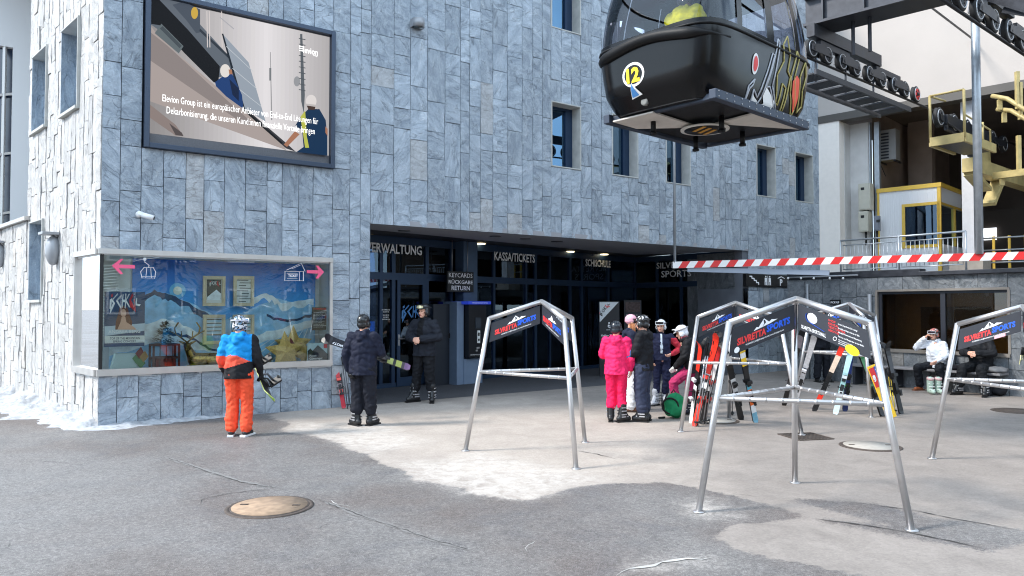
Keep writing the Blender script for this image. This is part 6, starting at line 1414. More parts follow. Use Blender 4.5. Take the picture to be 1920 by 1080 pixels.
# ================================================================== SKI RACKS
boardm = mat('rack_board', (40, 42, 50), .45); boardb = mat('rack_board_back', (176, 178, 182), .5)
redt = mat('sports_red', (226, 58, 58), .5); bluet = mat('sports_blue', (30, 92, 214), .5)
RB, RT, ZC, ZA, ZB = .97, .665, 1.67, 1.885, 1.0
def rack(loc, phase, lab, mall=None, zs=1.0, sticker=None):
    t = thing('ski_rack', lab, 'ski rack', (loc[0], loc[1], 0), 0, 'steel tripod ski racks on the plaza')
    ph = [R(phase+120*k) for k in range(3)]; r = .029
    foot = [Vector((RB*math.cos(a), RB*math.sin(a), 0)) for a in ph]; corn = [Vector((RT*math.cos(a), RT*math.sin(a), ZC*zs)) for a in ph]; apex = Vector((0, 0, ZA*zs))
    for k in range(3):
        MB().tube([foot[k], corn[k]+(corn[k]-foot[k]).normalized()*.012], r, steel, 14).build('leg', t)
        MB().disc(foot[k], (0, 0, 1), [(.055, .002), (.05, .012)], steel, 18).build('foot_plate', t)
        MB().tube([corn[k], apex], r, steel, 14).build('roof_bar', t)
        f = ZB*zs/(ZC*zs); a = foot[k].lerp(corn[k], f); b = foot[(k+1) % 3].lerp(corn[(k+1) % 3], f)
        m_ = MB(); m_.tube([a, b], .021, steel, 12); 
        d_ = (b-a).normalized(); inn = Vector((-(a+b).x, -(a+b).y, 0)).normalized()
        m_.build('rest_bar', t)
        for q in range(9): p = a.lerp(b, .1+.1*q); m_ = MB(); m_.disc(p-d_*.012, d_, [(.0228, 0), (.0228, .024)], steel, 10); m_.build('spacer', t)
        # board under the roof bar
        c = corn[k]; hz = Vector((c.x, c.y, 0)).normalized(); n_ = Vector((-hz.y, hz.x, 0))
        A = apex-Vector((0, 0, .05))+hz*.02; B = c-Vector((0, 0, .055))-hz*.03; H = .225
        B2 = B-Vector((0, 0, H+.02))+hz*.03; A2 = A-Vector((0, 0, H))
        m_ = MB(); m_.poly([A+n_*.006, B+n_*.006, B2+n_*.006, A2+n_*.006], boardm, .012, n_); bo = m_.build('board', t)
        for sgn in (1, -1):
            n2 = n_*sgn; x = Vector((0, 0, 1)).cross(n2); s_ = x.dot(hz) > 0   # True: viewer sees apex at the left
            Lft, Rgt = (A, B) if s_ else (B, A); sl = (Rgt-Lft); sl.normalize(); W_ = (Rgt-Lft).length
            O = Lft+n2*.0085-Vector((0, 0, H)); up = Vector((0, 0, 1))
            m_ = MB()
            def q(u, v, o=0.0): return O+sl*(u*W_)+up*(v*H)+n2*o
            if mall is not None and mall == (k, sgn):
                m_.poly([q(.22+.075*math.cos(i*.3927), .66+.2*math.sin(i*.3927), .001) for i in range(16)], lm, nrm=n2)
                arc = [q(.22+.095*math.cos(a_), .66+.26*math.sin(a_), .0015) for a_ in [math.pi*.85+i*.14 for i in range(10)]]+[q(.36, .34, .0015)]
                for p_, p2 in zip(arc[:-1], arc[1:]): m_.bar(p_, p2+(p2-p_)*.2, .016, .001, bluet, up=tuple(n2.cross((p2-p_).normalized())))
                m_.text('SILVRETTA SPORTS MALL', q(.05, .1), sl, up, lm, width=.37*W_, height=.14*H, bold=.015)
                for i, w_ in enumerate(('SHOP', 'RENTAL', 'TESTCENTER', 'SERVICE')): m_.text(w_, q(.46, .80-.13*i), sl, up, redt, height=.085*H, bold=.01)
                for i in range(4): m_.text(('Unsere Shops findest Du in Ischgl', 'Skiverleih und Depot direkt an der Bahn', 'Aktuelle Wintermode und Skiausrüstung', 'Service und Reparatur an der Bahn')[i], q(.60, .80-.16*i), sl, up, lm, width=W_*(.27+.03*i), height=.06*H)
                for i in range(3): m_.text('silvrettasports.com', q(.60, .2-.07*i), sl, up, lm, width=W_*.2, height=.04*H)
                m_.ring(q(.555, .2, .002), n2, .016, .003, lm, 14, 4)
            else:
                m_.text('SILVRETTA', q(.07, .27), sl, up, redt, width=.46*W_, height=.27*H, bold=.045, shear=.0)
                m_.text('SPORTS', q(.54, .33), sl, up, bluet, width=.38*W_, height=.27*H, bold=.045)
                m_.poly([q(.33, .58, .001), q(.38, .70, .001), q(.41, .66, .001), q(.50, .93, .001), q(.58, .72, .001), q(.62, .78, .001), q(.66, .74, .001), q(.72, .70, .001), q(.60, .64, .001)], lm, nrm=n2)
                m_.poly([q(.49, .86, .002), q(.51, .87, .002), q(.53, .74, .002), q(.47, .62, .002), q(.50, .72, .002)], boardm, nrm=n2)
                m_.text('+43 5444 5621 | info@silvrettasports.com | www.silvrettasports.com', q(.2, .13), sl, up, lm, width=.62*W_, height=.075*H, bold=.01)
            m_.build('board_print', bo)
            if True:
                for (kind, u, v) in [x[2:] for x in (sticker or []) if x[:2] == (k, sgn)]:
                    m_ = MB()
                    if kind == 'white': m_.poly([q(u+.042*math.cos(i*.314), v+.12*math.sin(i*.314), .004) for i in range(20)], lm, nrm=n2)
                    elif kind == 'pink': m_.poly([q(u-.08, v-.06, .004), q(u+.1, v-.06, .004), q(u+.1, v+.1, .004), q(u-.08, v+.1, .004)], mat('pink_sticker', (230, 170, 176), .5), nrm=n2)
                    else: m_.poly([q(u+.10*math.cos(i*.314), v+.19*math.sin(i*.314), .004) for i in range(20)], mat('yellow_sticker', (248, 222, 20), .5), nrm=n2)
                    m_.build('sticker', bo)
    return t
c1_, c2_, c3_ = (.37, 9.32), (2.60, 6.83), (3.37, 11.27)
rack(c1_, 171, 'empty steel ski rack on the left of the row, in front of the recess')
rack(c2_, 191, 'nearest steel ski rack with yellow and white stickers on its boards', mall=(1, -1), sticker=[(0, 1, 'white', .06, .10), (1, -1, 'yellow', .80, .02)])
rack(c3_, 200, 'steel ski rack holding red skis beside the skier in a white helmet')
rack((6.02, 13.35), 145, 'rearmost steel ski rack holding the yellow board and green skis')
rack((5.62, 8.22), 128, 'steel ski rack cut off by the right edge of the photo', zs=.965, sticker=[(0, -1, 'pink', .66, .05), (0, 1, 'pink', .66, .05)])
# ================================================================== SKIS, POLES, BOARDS
def ski_mesh(L, zones, base, w=.042, y0=.0, sgn=1, fat=1.0, name='ski', tail_curve=.0):
    m_ = MB(); n = 30; vs = []; 
    for i in range(n+1):
        z = L*i/n; u = i/n; hw = w*fat*(1+.35*(abs(u-.42)/.58)**2)*(1 if u < .97 else max(.15, (1-u)/.03)**.5) * (1 if u > .02 else .6)
        cv = max(0, (u-.87)/.13)**2*.10*sgn + max(0, (.03-u)/.03)**2*.01*sgn + tail_curve*max(0, (.1-u)/.1)**2*sgn
        for a, b in ((-1, 0), (1, 0), (1, 1), (-1, 1)): vs.append((a*hw, y0+cv+sgn*b*.011, z))
    def zm(u):
        for (z1, m) in zones:
            if u <= z1: return m
        return zones[-1][1]
    for i in range(n):
        b = i*4; t = zm((i+.5)/n)
        m_.add([vs[b+k] for k in range(8)], [(0, 4, 5, 1)], base); m_.add([vs[b+k] for k in range(8)], [(3, 2, 6, 7)], t); m_.add([vs[b+k] for k in range(8)], [(0, 3, 7, 4), (1, 5, 6, 2)], base)
    m_.add(vs[:4], [(0, 1, 2, 3)], base); m_.add(vs[-4:], [(3, 2, 1, 0)], base)
    return m_
def binding(L, sgn, y0, acc, w=1.0):
    m_ = MB(); s = sgn; y = y0+s*.011
    m_.box((0, y+s*.012, L*.52), (.06*w, .022, .11), black).box((0, y+s*.04, L*.535), (.075*w, .04, .05), acc)
    h_ = MB(); h_.box((0, y+s*.012, L*.35), (.055*w, .022, .19), black).box((0, y+s*.05, L*.31), (.06*w, .06, .05), acc).box((0, y+s*.075, L*.285), (.035*w, .03, .09), black)
    for q in (-1, 1): h_.tube([(q*.02, y+s*.018, L*.38), (q*.065, y+s*.06, L*.385)], .007, black, 6)
    return m_, h_
def orient(o, p0, p1, face):
    z = (Vector(p1)-Vector(p0)).normalized(); y = Vector(face); y = (y-z*y.dot(z)).normalized(); x = y.cross(z)
    M = Matrix((x, y, z)).transposed().to_4x4(); M.translation = Vector(p0); o.matrix_world = M; o.location = Vector(p0); o.rotation_euler = M.to_euler()
def skis(p0, p1, lab, top, acc=(30, 30, 32), base=(22, 22, 24), face=(-.3, -1, .1), single=False, w=.039, group=None, splay=0.0, roll=None):
    L = (Vector(p1)-Vector(p0)).length; t = thing('ski_pair' if not single else 'ski', lab, 'skis', (0, 0, 0), 0, group)
    zones = [(z, pal(c, .35, var=.12, vs=30)) for z, c in top]; bm_ = pal(base, .4)
    for sgn in ((1, -1) if not single else (1,)):
        s_ = ski_mesh(L, zones, bm_, w, .004*sgn, sgn); k = s_.build('ski', t, fixn=True)
        if splay: k.rotation_euler = (0, splay*sgn, 0)
        toe_, heel_ = binding(L, sgn, .004*sgn, pal(acc, .4)); toe_.build('toe_binding', k); heel_.build('heel_binding', k)
    orient(t, p0, p1, face); return t
def poles(p0, p1, lab, c=(180, 180, 184), grip=(24, 24, 26), sep=.05, group='ski poles', n=2):
    p0 = Vector(p0); p1 = Vector(p1); t = thing('ski_poles', lab, 'ski poles', tuple(p0), 0, group)
    for k in range(n):
        a = p0+Vector((sep*k, .02*k, 0)); b = p1+Vector((sep*k*.6, -.01*k, 0)); d = (b-a).normalized(); L = (b-a).length
        m_ = MB(); m_.tube([a, a+d*L*.86], .008, pal(c, .3, .5), 8); po = m_.build('pole', t, True)
        m_ = MB(); m_.tube([a+d*L*.86, b], .016, pal(grip, .6), 8); m_.ell(b, (.02, .02, .015), pal(grip, .6), 8, 6); m_.build('grip', po, True)
        m_ = MB(); m_.disc(a+d*.07, d, [(.035, 0), (.025, .012)], black, 12); m_.build('basket', po, True)
        m_ = MB(); m_.tube([b-d*.04, b-d*.12+Vector((.05, 0, -.03)), b-d*.2+Vector((.03, 0, -.02)), b-d*.05], .005, black, 5); m_.build('strap', po, True)
    return t
RED, WHT, BLK, ORG = (226, 52, 34), (226, 226, 226), (26, 26, 28), (240, 110, 40)
SG = 'skis leaning on the racks'
skis(G(1296, 793), D(1317, 635, 11.05), 'ski pair with wide plain orange red tip, leftmost on the rack', [(.45, WHT), (.62, BLK), (1, RED)], (200, 200, 204), face=(-.9, -.45, .1), group=SG)
skis(G(1302, 799), D(1347, 624, 11.2), 'ski pair with tall red tip leaning right, second on the rack', [(.3, RED), (.55, WHT), (1, RED)], (210, 60, 50), face=(-.6, -.8, .1), group=SG)
skis(G(1316, 795), D(1350, 644, 11.3), 'shorter ski pair with dark red tips behind the tall red ones', [(.4, BLK), (.75, WHT), (1, (190, 40, 40))], (200, 60, 50), face=(-.6, -.8, .1), group=SG)
skis(G(1390, 787), D(1361, 655, 11.4), 'black and white ski pair between red skis and the yellow topped one', [(.3, BLK), (.6, WHT), (.8, BLK), (1, WHT)], face=(.1, -1, .1), group=SG, w=.042)
t = skis(G(1417, 792), D(1388, 646, 11.4), 'single colourful ski with yellow top and orange white tail', [(.12, (120, 170, 190)), (.22, WHT), (.42, ORG), (.5, (90, 170, 190)), (.72, BLK), (.82, (236, 190, 40)), (.9, WHT), (1, (240, 200, 50))], face=(.2, -1, .1), group=SG)
skis(G(1470, 760), D(1504, 620, 12.3), 'dark ski pair with white stripes left of the white ones', [(.3, BLK), (.5, (120, 110, 120)), (.8, BLK), (1, (150, 140, 150))], (210, 210, 214), face=(-.5, -1, .1), group=SG)
skis(G(1488, 764), D(1530, 622, 12.4), 'plain white ski pair reaching under the mall board', [(1, (224, 224, 228))], (220, 220, 224), face=(-.5, -1, .1), group=SG)
skis(G(1526, 771), D(1584, 640, 12.75), 'cream ski pair with red tips and black tails', [(.12, BLK), (.3, RED), (.55, BLK), (.8, (222, 200, 180)), (1, RED)], face=(-.4, -1, .1), group=SG)
skis(G(1566, 777), D(1598, 648, 12.8), 'pale icy blue ski pair left of the front rack leg', [(.3, (190, 206, 210)), (.6, (150, 190, 190)), (1, (170, 206, 212))], (210, 214, 216), (170, 190, 196), face=(-.4, -1, .1), group=SG)
skis(G(1584, 771), D(1597, 646, 13.0), 'dark blue ski pair with green marks beside the icy blue pair', [(.35, (24, 40, 90)), (.4, (90, 180, 80)), (1, (28, 48, 110))], face=(-.2, -1, .1), group=SG)
skis(G(1655, 781), D(1609, 652, 12.8), 'green edged black ski pair leaning left against the yellow board', [(.4, BLK), (1, (40, 120, 60))], face=(.45, -1, .1), group=SG)
skis(G(1690, 776), D(1660, 640, 12.9), 'black ski pair mostly hidden right of the yellow board', [(.5, BLK), (.8, (60, 60, 64)), (1, BLK)], face=(.3, -1, .1), group=SG)
# short yellow board with a red and blue panel
a = G(1673, 784); b = D(1634, 685, 12.35); L = (b-a).length
t = thing('yellow_board', 'short bright yellow board with a red and blue panel leaning on the rack', 'board', (0, 0, 0)); ym = pal((240, 190, 30), .4, var=.05)
m_ = MB(); m_.box((0, 0, L/2), (.19, .014, L), ym); m_.build('deck', t, bevel=.006)
m_ = MB(); m_.box((0, .0085, L*.78), (.165, .003, L*.36), redp); m_.box((-.045, .0105, L*.80), (.06, .003, L*.33), pal((30, 80, 160)))
for k in range(6): a_ = -1.1+k*.44; m_.bar((.03, .012, L*.73), (.03+.045*math.cos(a_+.5), .012, L*.73+.09*math.sin(a_+.9)), .014, .002, lm, up=(0, 1, 0))
m_.build('printed_panel', t); orient(t, a, b, (.25, -1, .15))
m_ = MB(); m_.text('SKI TEST', (.02, .012, L*.1), (0, 0, 1), (-1, 0, 0), black, width=.2, height=.02); m_.text('RACING', (-.06, .0135, L*.66), (0, 0, 1), (1, 0, 0), lm, width=.24, height=.03, bold=.03); m_.build('lettering', t)
poles(G(1303, 800), D(1326, 644, 11.1), 'silver ski poles between the two red ski pairs'); poles(G(1318, 797), D(1341, 622, 11.2), 'silver ski poles right behind the tall red skis'); poles(G(1330, 795), D(1350, 700, 11.2), 'short silver ski poles near the manhole cover')
poles(G(1368, 779), D(1369, 690, 11.6), 'dark ski poles standing beside the black and white skis', (60, 60, 64)); poles(G(1675, 778), D(1664, 690, 13.1), 'yellow ski poles behind the yellow board', (220, 190, 60))
wp = Ws(1905, 730)[0]; poles(G(1901, 741), V(1917, 652, Pw(0, 0, .1), WN), 'yellow and white ski poles leaning on the wall at the right edge', (214, 206, 150))
# red skis against the slate wall by the display
t = skis(F(645, 764, .38)-Vector((0, 0, F(645, 764, .38).z)), F(629, 667, .06), 'red and white skis leaning on the slate wall beside the display window', [(.25, (190, 30, 50)), (.55, (220, 190, 196)), (.8, (200, 40, 50)), (1, (190, 36, 40))], (226, 80, 70), face=(.3, -.9, .1), splay=.03, w=.034)
t.location = G(645, 766)
poles(F(652, 758, .3)-Vector((0, 0, F(652, 758, .3).z)), F(641, 670, .06), 'dark ski poles leaning on the slate wall behind the red skis', (70, 70, 76))
# green backpack, scarf and boots on the ground, bags
def bag(px, py, size, c, lab, c2=(30, 30, 32), extra=None, name='backpack'):
    p = G(px, py); t = thing(name, lab, 'bag', (p.x, p.y, 0)); w, d, h = size
    me = blob([((0, 0, h*.5), (w*.5, d*.5, h*.5), I3), ((-w*.2, 0, h*.3), h*.25, (w*.2, 0, h*.3), h*.25), ((0, -d*.4, h*.35), (w*.32, d*.2, h*.28), I3)], .02, 2, cloth(c), 'body')
    ns = [tuple(n.vector) for n in me.vertex_normals]
    for v, n in zip(me.vertices, ns):
        v.co += Vector(n)*noise.noise(v.co*9)*.02
        if v.co.z < 0: v.co.z = 0
    link('body', me, t)
    m_ = MB(); m_.tube([(-w*.3, d*.3, h*.1), (-w*.5, d*.35, h*.5), (-w*.3, d*.3, h*.95)], .015, cloth(c2), 6); m_.tube([(w*.1, d*.4, h*.95), (0, d*.45, h*1.08), (-w*.1, d*.4, h*.95)], .012, cloth(c2), 6)
    m_.tube([(-w*.5, -d*.2, .02), (-w*.8, -d*.3, .015)], .018, cloth(c2), 6); m_.build('straps', t)
    m_ = MB(); m_.ring((-w*.28, -d*.36, h*.5), (0.3, 1, 0), h*.3, .016, cloth(c2), 20, 6); m_.build('piping', t) if extra else None
    return t
bag(1266, 784, (.36, .26, .42), (30, 130, 84), 'green backpack with dark piping on the ground beside the rack', extra=True)
bag(1873, 742, (.34, .24, .24), (32, 32, 36), 'black rucksack on the ground by the man on the bench')
p = Pw(Ws(1800, 690)[0], .48, .3); t = bag(1800, 700, (.4, .22, .12), (30, 30, 36), 'dark gloves and bag lying on the bench between the seated skiers', name='hand_bag'); t.location = p
p = Pw(Ws(1880, 700)[0], .48, .3); t = bag(1880, 700, (.5, .3, .13), (110, 110, 112), 'grey folded jacket lying on the bench right of the man', name='folded_jacket'); t.location = p; t['category'] = 'jacket'
p = Pw(Ws(1652, 680)[0], .48, .25); t = bag(1652, 690, (.4, .25, .3), (40, 40, 44), 'dark jacket bundle on the left end of the bench', name='folded_jacket'); t.location = p; t['category'] = 'jacket'
# ================================================================== PEOPLE
skin = mat('skin', (226, 172, 148), .55, var=.05, vs=20, spec=.35); lip = mat('lips', (176, 92, 84), .5); eyew = mat('eye_dark', (26, 22, 20), .3)
def orth(d, hint): d = d.normalized(); h = Vector(hint); h = (h-d*h.dot(d)).normalized(); return h
def handcaps(wr, d, palm, side, curl=.5, k=1.0, glove=False):
    """wr wrist, d forearm direction, palm = palm facing normal; side +1/-1 puts the thumb; returns capsules"""
    d = d.normalized(); pn = orth(d, palm); ac = d.cross(pn)*side; g = 1.35 if glove else 1.0; k *= 1.0; C = []
    for q in (-1, 0, 1): C.append((wr+ac*q*.012, .022*g, wr+d*.085*k+ac*q*.027, .0145*g))
    for i, (off, ln) in enumerate(((.034, .070), (.012, .078), (-.011, .073), (-.033, .058))):
        base = wr+d*.088*k+ac*off; r = (.0092-.0005*i)*g; p = base; dd = d
        for s_, f in enumerate((.45, .32, .26)):
            a = curl*(.55+.5*s_)*1.2+.06*i; dd = (d*math.cos(a)+pn*math.sin(a)).normalized(); p2 = p+dd*ln*f*k; C.append((p, r, p2, r*.92)); p = p2
    tb_ = wr+d*.03*k+ac*.03; t1 = tb_+(ac*.75+d*.6+pn*.25).normalized()*.038; t2 = t1+(d*.85+ac*.15+pn*.45).normalized()*.032
    C += [(tb_-ac*.012, .015*g, t1, .0115*g), (t1, .0115*g, t2, .0095*g)]
    return C
def person(lab, loc, face, J, O, vox=.011, scale=1.0, name='person'):
    """J: joint overrides, O: outfit. Local frame: faces +y, left is -x"""
    t = thing(name, lab, 'person', (loc[0], loc[1], loc[2] if len(loc) > 2 else 0), face); t.scale = (scale,)*3
    j = dict(pelvis=(0, 0, .95), chest=(0, .01, 1.27), neck=(0, .0, 1.48), head=(0, .025, 1.635), hl=(-.095, 0, .92), hr=(.095, 0, .92), kl=(-.11, .03, .5), kr=(.11, .03, .5), al=(-.12, -.01, .10), ar=(.12, -.01, .10),
             sl=(-.185, 0, 1.42), sr=(.185, 0, 1.42), el=(-.25, -.03, 1.14), er=(.25, -.03, 1.14), wl=(-.26, .03, .90), wr=(.26, .03, .90), tl=(-.15, 1, 0), tr=(.15, 1, 0), pl=(1, .2, 0), pr=(-1, .2, 0), look=(0, 1, 0), cl=.5, cr=.5)
    j.update(J); j = {k: (Vector(v) if isinstance(v, tuple) else v) for k, v in j.items()}
    P_ = j['pelvis']; Ch = j['chest']; Nk = j['neck']; Hd = j['head']; b = O.get('bulk', 1.0)
    lk = j['look'].normalized(); upv = Vector((0, 0, 1)); hx = lk.cross(upv).normalized(); upv = hx.cross(lk); HM = Matrix((hx, lk, upv)).transposed()
    H = lambda x, y, z: Hd+HM @ Vector((x, y, z))
    caps = [(P_, .12, Ch, .125), (Ch, .125, Nk-Vector((0, 0, .06)), .08), (Nk-Vector((0, 0, .05)), .06, H(0, -.02, -.06), .054)]
    for s in 'lr':
        caps += [(j['h'+s], .085, j['k'+s], .055), (j['k'+s], .055, j['a'+s], .038), (j['s'+s], .05, j['e'+s], .038), (j['e'+s], .036, j['w'+s], .025), (Ch+Vector((0, 0, .08)), .08, j['s'+s], .05)]
    bh = [(H(0, -.012, .035), (.077, .093, .092), HM), (H(0, .025, -.045), (.058, .062, .075), HM), (H(0, .055, -.085), .026, H(0, .062, -.088), .024), (H(0, .08, .005), .011, H(0, .104, -.032), .0145),
          (H(-.028, .078, .03), .014, H(.028, .078, .03), .014), (H(-.04, .062, -.025), .02, H(.04, .062, -.025), .02), (H(-.018, .083, -.062), .0085, H(.018, .083, -.062), .0085), (H(-.078, -.005, -.005), .016, H(-.08, -.01, .02), .014), (H(.078, -.005, -.005), .016, H(.08, -.01, .02), .014)]
    hands = []
    for s, sd_ in (('l', 1), ('r', -1)):
        if not O.get('gloves') and not O.get('nohand'): hands += handcaps(j['w'+s], (j['w'+s]-j['e'+s]), j['p'+s], sd_ if O.get('thumbin', 1) else -sd_, j['c'+s])
    me = blob(caps+bh+hands, min(vox, .0085) if vox < .013 else vox, 1, skin, 'body')
    me.materials.append(lip); 
    inv = HM.transposed()
    for p in me.polygons:
        q = inv @ (Vector(p.center)-Hd)
        if abs(q.x) < .025 and abs(q.z+.063) < .0095 and q.y > .075: p.material_index = 1
    link('body', me, t)
    m_ = MB()
    for s in (-1, 1): m_.ell(H(.03*s, .078, .008), (.0135, .008, .0085), eyew, 10, 8, HM)
    m_.build('eyes', t)
    m_ = MB()
    for s in (-1, 1): m_.tube([H(.014*s, .09, .027), H(.03*s, .09, .031), H(.046*s, .078, .025)], .0035, pal(O.get('haircol', (70, 50, 40)), .8), 5)
    m_.build('eyebrows', t)
    def cloth_mesh(caps, m, nm, mats=None, rule=None, wr=.008, vx=None, fr=7, cut=None):
        me = blob(caps, vx or max(vox, .012), 2, m, nm)
        n_ = len(me.vertices); co = np.empty(n_*3); me.vertices.foreach_get('co', co); no = np.empty(n_*3); me.vertex_normals.foreach_get('vector', no); co = co.reshape(-1, 3); no = no.reshape(-1, 3)
        qs = np.array([noise.noise(Vector((c[0]*fr+3, c[1]*fr+7, c[2]*fr+1)))+1.1*(abs(noise.noise(Vector((c[0]*fr*1.3, c[1]*fr*1.3+c[2]*4, c[2]*fr*1.5))))*2-.5) for c in co.tolist()])
        me.vertices.foreach_set('co', (co+no*qs[:, None]*wr).ravel())
        if cut is not None:
            bm = bmesh.new(); bm.from_mesh(me); g_ = bm.verts[:]+bm.edges[:]+bm.faces[:]; r_ = bmesh.ops.bisect_plane(bm, geom=g_, plane_co=(0, 0, cut), plane_no=(0, 0, 1), clear_inner=True)
            bmesh.ops.holes_fill(bm, edges=[e for e in bm.edges if e.is_boundary], sides=0); bm.to_mesh(me); bm.free()
        if mats:
            for mm in mats: me.materials.append(mm)
            for p in me.polygons: p.material_index = rule(p.center)
        return link(nm, me, t)
    # trousers
    if O.get('pants'):
        c = []; lw_ = O.get('legw', 1.0)
        for s in 'lr':
            an = j['a'+s]; kn = j['k'+s]; low = an+(kn-an).normalized()*O.get('hem', .1)
            c += [(P_, .135*b, j['h'+s], .115*b), (j['h'+s], .115*b*lw_, kn, .088*b*lw_), (kn, .088*b*lw_, low, .086*b*lw_)]
        cloth_mesh(c, cloth(O['pants']), 'trousers', [cloth(x) for x in O['pmats']] if O.get('pmats') else None, O.get('prule'), .011, fr=9)
    if O.get('jacket'):
        c = []; jl = O.get('hemz', -.06)-.05; hem = P_+Vector((0, 0, jl-.03))
        c += [(hem, .168*b, P_+Vector((0, 0, .12)), .160*b), (P_+Vector((0, 0, .12)), .160*b, Ch, .17*b), (Ch, .165*b, Ch+Vector((0, 0, .10)), .14*b), (Nk, .075, Ch+Vector((0, 0, .1)), .12*b)]
        c += [(hem+Vector((-.075*b, 0, 0)), .14*b, hem+Vector((.075*b, 0, 0)), .14*b), (Ch+Vector((-.08, 0, .02)), .128*b, Ch+Vector((.08, 0, .02)), .128*b), (hem+Vector((-.075*b, 0, 0)), .14*b, Ch+Vector((-.08, 0, .0)), .125*b), (hem+Vector((.075*b, 0, 0)), .14*b, Ch+Vector((.08, 0, .0)), .125*b)]
        for s in 'lr':
            wri = j['w'+s]; el = j['e'+s]; cuff = wri-(wri-el).normalized()*.025
            c += [(Ch+Vector((0, 0, .12)), .09*b, j['s'+s], .082*b), (j['s'+s], .086*b, el, .074*b), (el, .076*b, cuff, .06*b)]
        if O.get('hood', True): c += [(Nk+HM @ Vector((-.07, -.09, -.03)), .05, Nk+HM @ Vector((.07, -.09, -.03)), .05), (Nk+HM @ Vector((0, -.11, -.08)), .06, Nk+HM @ Vector((0, -.09, .0)), .05), (Nk+HM @ Vector((-.07, -.06, .03)), .035, Nk+HM @ Vector((-.06, .06, .02)), .03), (Nk+HM @ Vector((.07, -.06, .03)), .035, Nk+HM @ Vector((.06, .06, .02)), .03)]
        cloth_mesh(c, cloth(O['jacket']), 'jacket', [cloth(x) for x in O['jmats']] if O.get('jmats') else None, O.get('jrule'), .012, fr=O.get('jfr', 7), cut=P_.z+jl)
    if O.get('collar'): MB().tube([Nk+Vector((0, 0, -.02)), Nk+Vector((0, .01, .075))], .07, cloth(O['collar']), 16, rs=[.082, .072]).build('neck_warmer', t)
    # boots
    for s in 'lr':
        an = j['a'+s]; tw = j['t'+s].normalized(); z0 = an.z-.10; f0 = Vector((an.x, an.y, z0))
        if O.get('shoes'):
            c = [(f0+Vector((0, 0, .05))-tw*.03, .045, f0+Vector((0, 0, .045))+tw*.14, .04), (f0+Vector((0, 0, .06)), .045, f0+Vector((0, 0, .13)), .05)]; so_ = pal(O.get('sole', (230, 230, 230)), .6)
        else:
            c = [(f0+Vector((0, 0, .065))-tw*.05, .055, f0+Vector((0, 0, .06))+tw*.15, .048), (f0+Vector((0, 0, .08))-tw*.01, .062, f0+Vector((0, 0, .30))+tw*.03, .07), (f0+Vector((0, 0, .1))+tw*.1, .045, f0+Vector((0, 0, .2))+tw*.03, .05)]; so_ = black
        me = blob(c, .012, 1, pal(O.get('boots', (28, 28, 30)), .4), 'boot')
        bo = link('boot', me, t)
        sd_ = Vector((-tw.y, tw.x, 0)); m_ = MB(); m_.bar(f0-tw*.10+Vector((0, 0, .013)), f0+tw*.20+Vector((0, 0, .013)), .085, .026, so_); m_.build('sole', bo)
        if not O.get('shoes'):
            m_ = MB()
            for k, (q, hh) in enumerate(((.11, .10), (.06, .14), (.055, .2), (.05, .26))): 
                cpt = f0+Vector((0, 0, hh)); m_.bar(cpt+tw*(.065 if hh > .12 else .1)-sd_*.055, cpt+tw*(.065 if hh > .12 else .1)+sd_*.055, .02, .018, pal(O.get('buckle', (200, 200, 204)), .3, .6)); m_.bar(cpt+sd_*.062+tw*.05, cpt+sd_*.07-tw*.04, .012, .018, pal(O.get('buckle', (200, 200, 204)), .3, .6)); m_.bar(cpt-sd_*.062+tw*.05, cpt-sd_*.07-tw*.04, .012, .018, pal(O.get('buckle', (200, 200, 204)), .3, .6))
            m_.build('buckles', bo)
    if O.get('gloves'):
        for s, sd_ in (('l', 1), ('r', -1)):
            me = blob(handcaps(j['w'+s], (j['w'+s]-j['e'+s]), j['p'+s], sd_, j['c'+s], 1.08, True)+[(j['w'+s]-(j['w'+s]-j['e'+s]).normalized()*.05, .046, j['w'+s], .036)], .009, 1, cloth(O['gloves']), 'glove'); link('glove', me, t)
    if O.get('helmet'):
        hc = O['helmet']; c = [(H(0, -.018, .045), (.099, .119, .103), HM), (H(0, -.065, -.02), (.084, .066, .072), HM), (H(-.085, .0, -.02), (.028, .05, .055), HM), (H(.085, .0, -.02), (.028, .05, .055), HM)]
        me = blob(c, .010, 2, pal(hc, .3, coat=.3), 'helmet')
        bm = bmesh.new(); bm.from_mesh(me)      # open the face side
        kill = [f for f in bm.faces if (lambda q: q.y > .045 and q.z < .045)(inv @ (f.calc_center_median()-Hd))]
        bmesh.ops.delete(bm, geom=kill, context='FACES'); bm.to_mesh(me); bm.free()
        if O.get('hmats'):
            for mm in O['hmats']: me.materials.append(pal(mm, .3))
            for p in me.polygons:
                q = inv @ (Vector(p.center)-Hd); v = noise.noise(q*26+Vector((1, 5, 2))); p.material_index = 0 if v < -.05 else (1 if v < .28 else min(2, len(O['hmats'])))
        he = link('helmet', me, t)
        m_ = MB()
        for k in (-1, 0, 1):
            for r_ in (0, 1): m_.box(H(.032*k, -.05-.05*r_, .150-.022*r_-.008*abs(k)), (.010, .035, .006), black, mtx=HM)
        m_.build('vents', he)
        m_ = MB(); m_.tube([H(-.085, .03, -.05), H(-.05, .06, -.115), H(.05, .06, -.115), H(.085, .03, -.05)], .007, black, 6); m_.build('chin_strap', he)
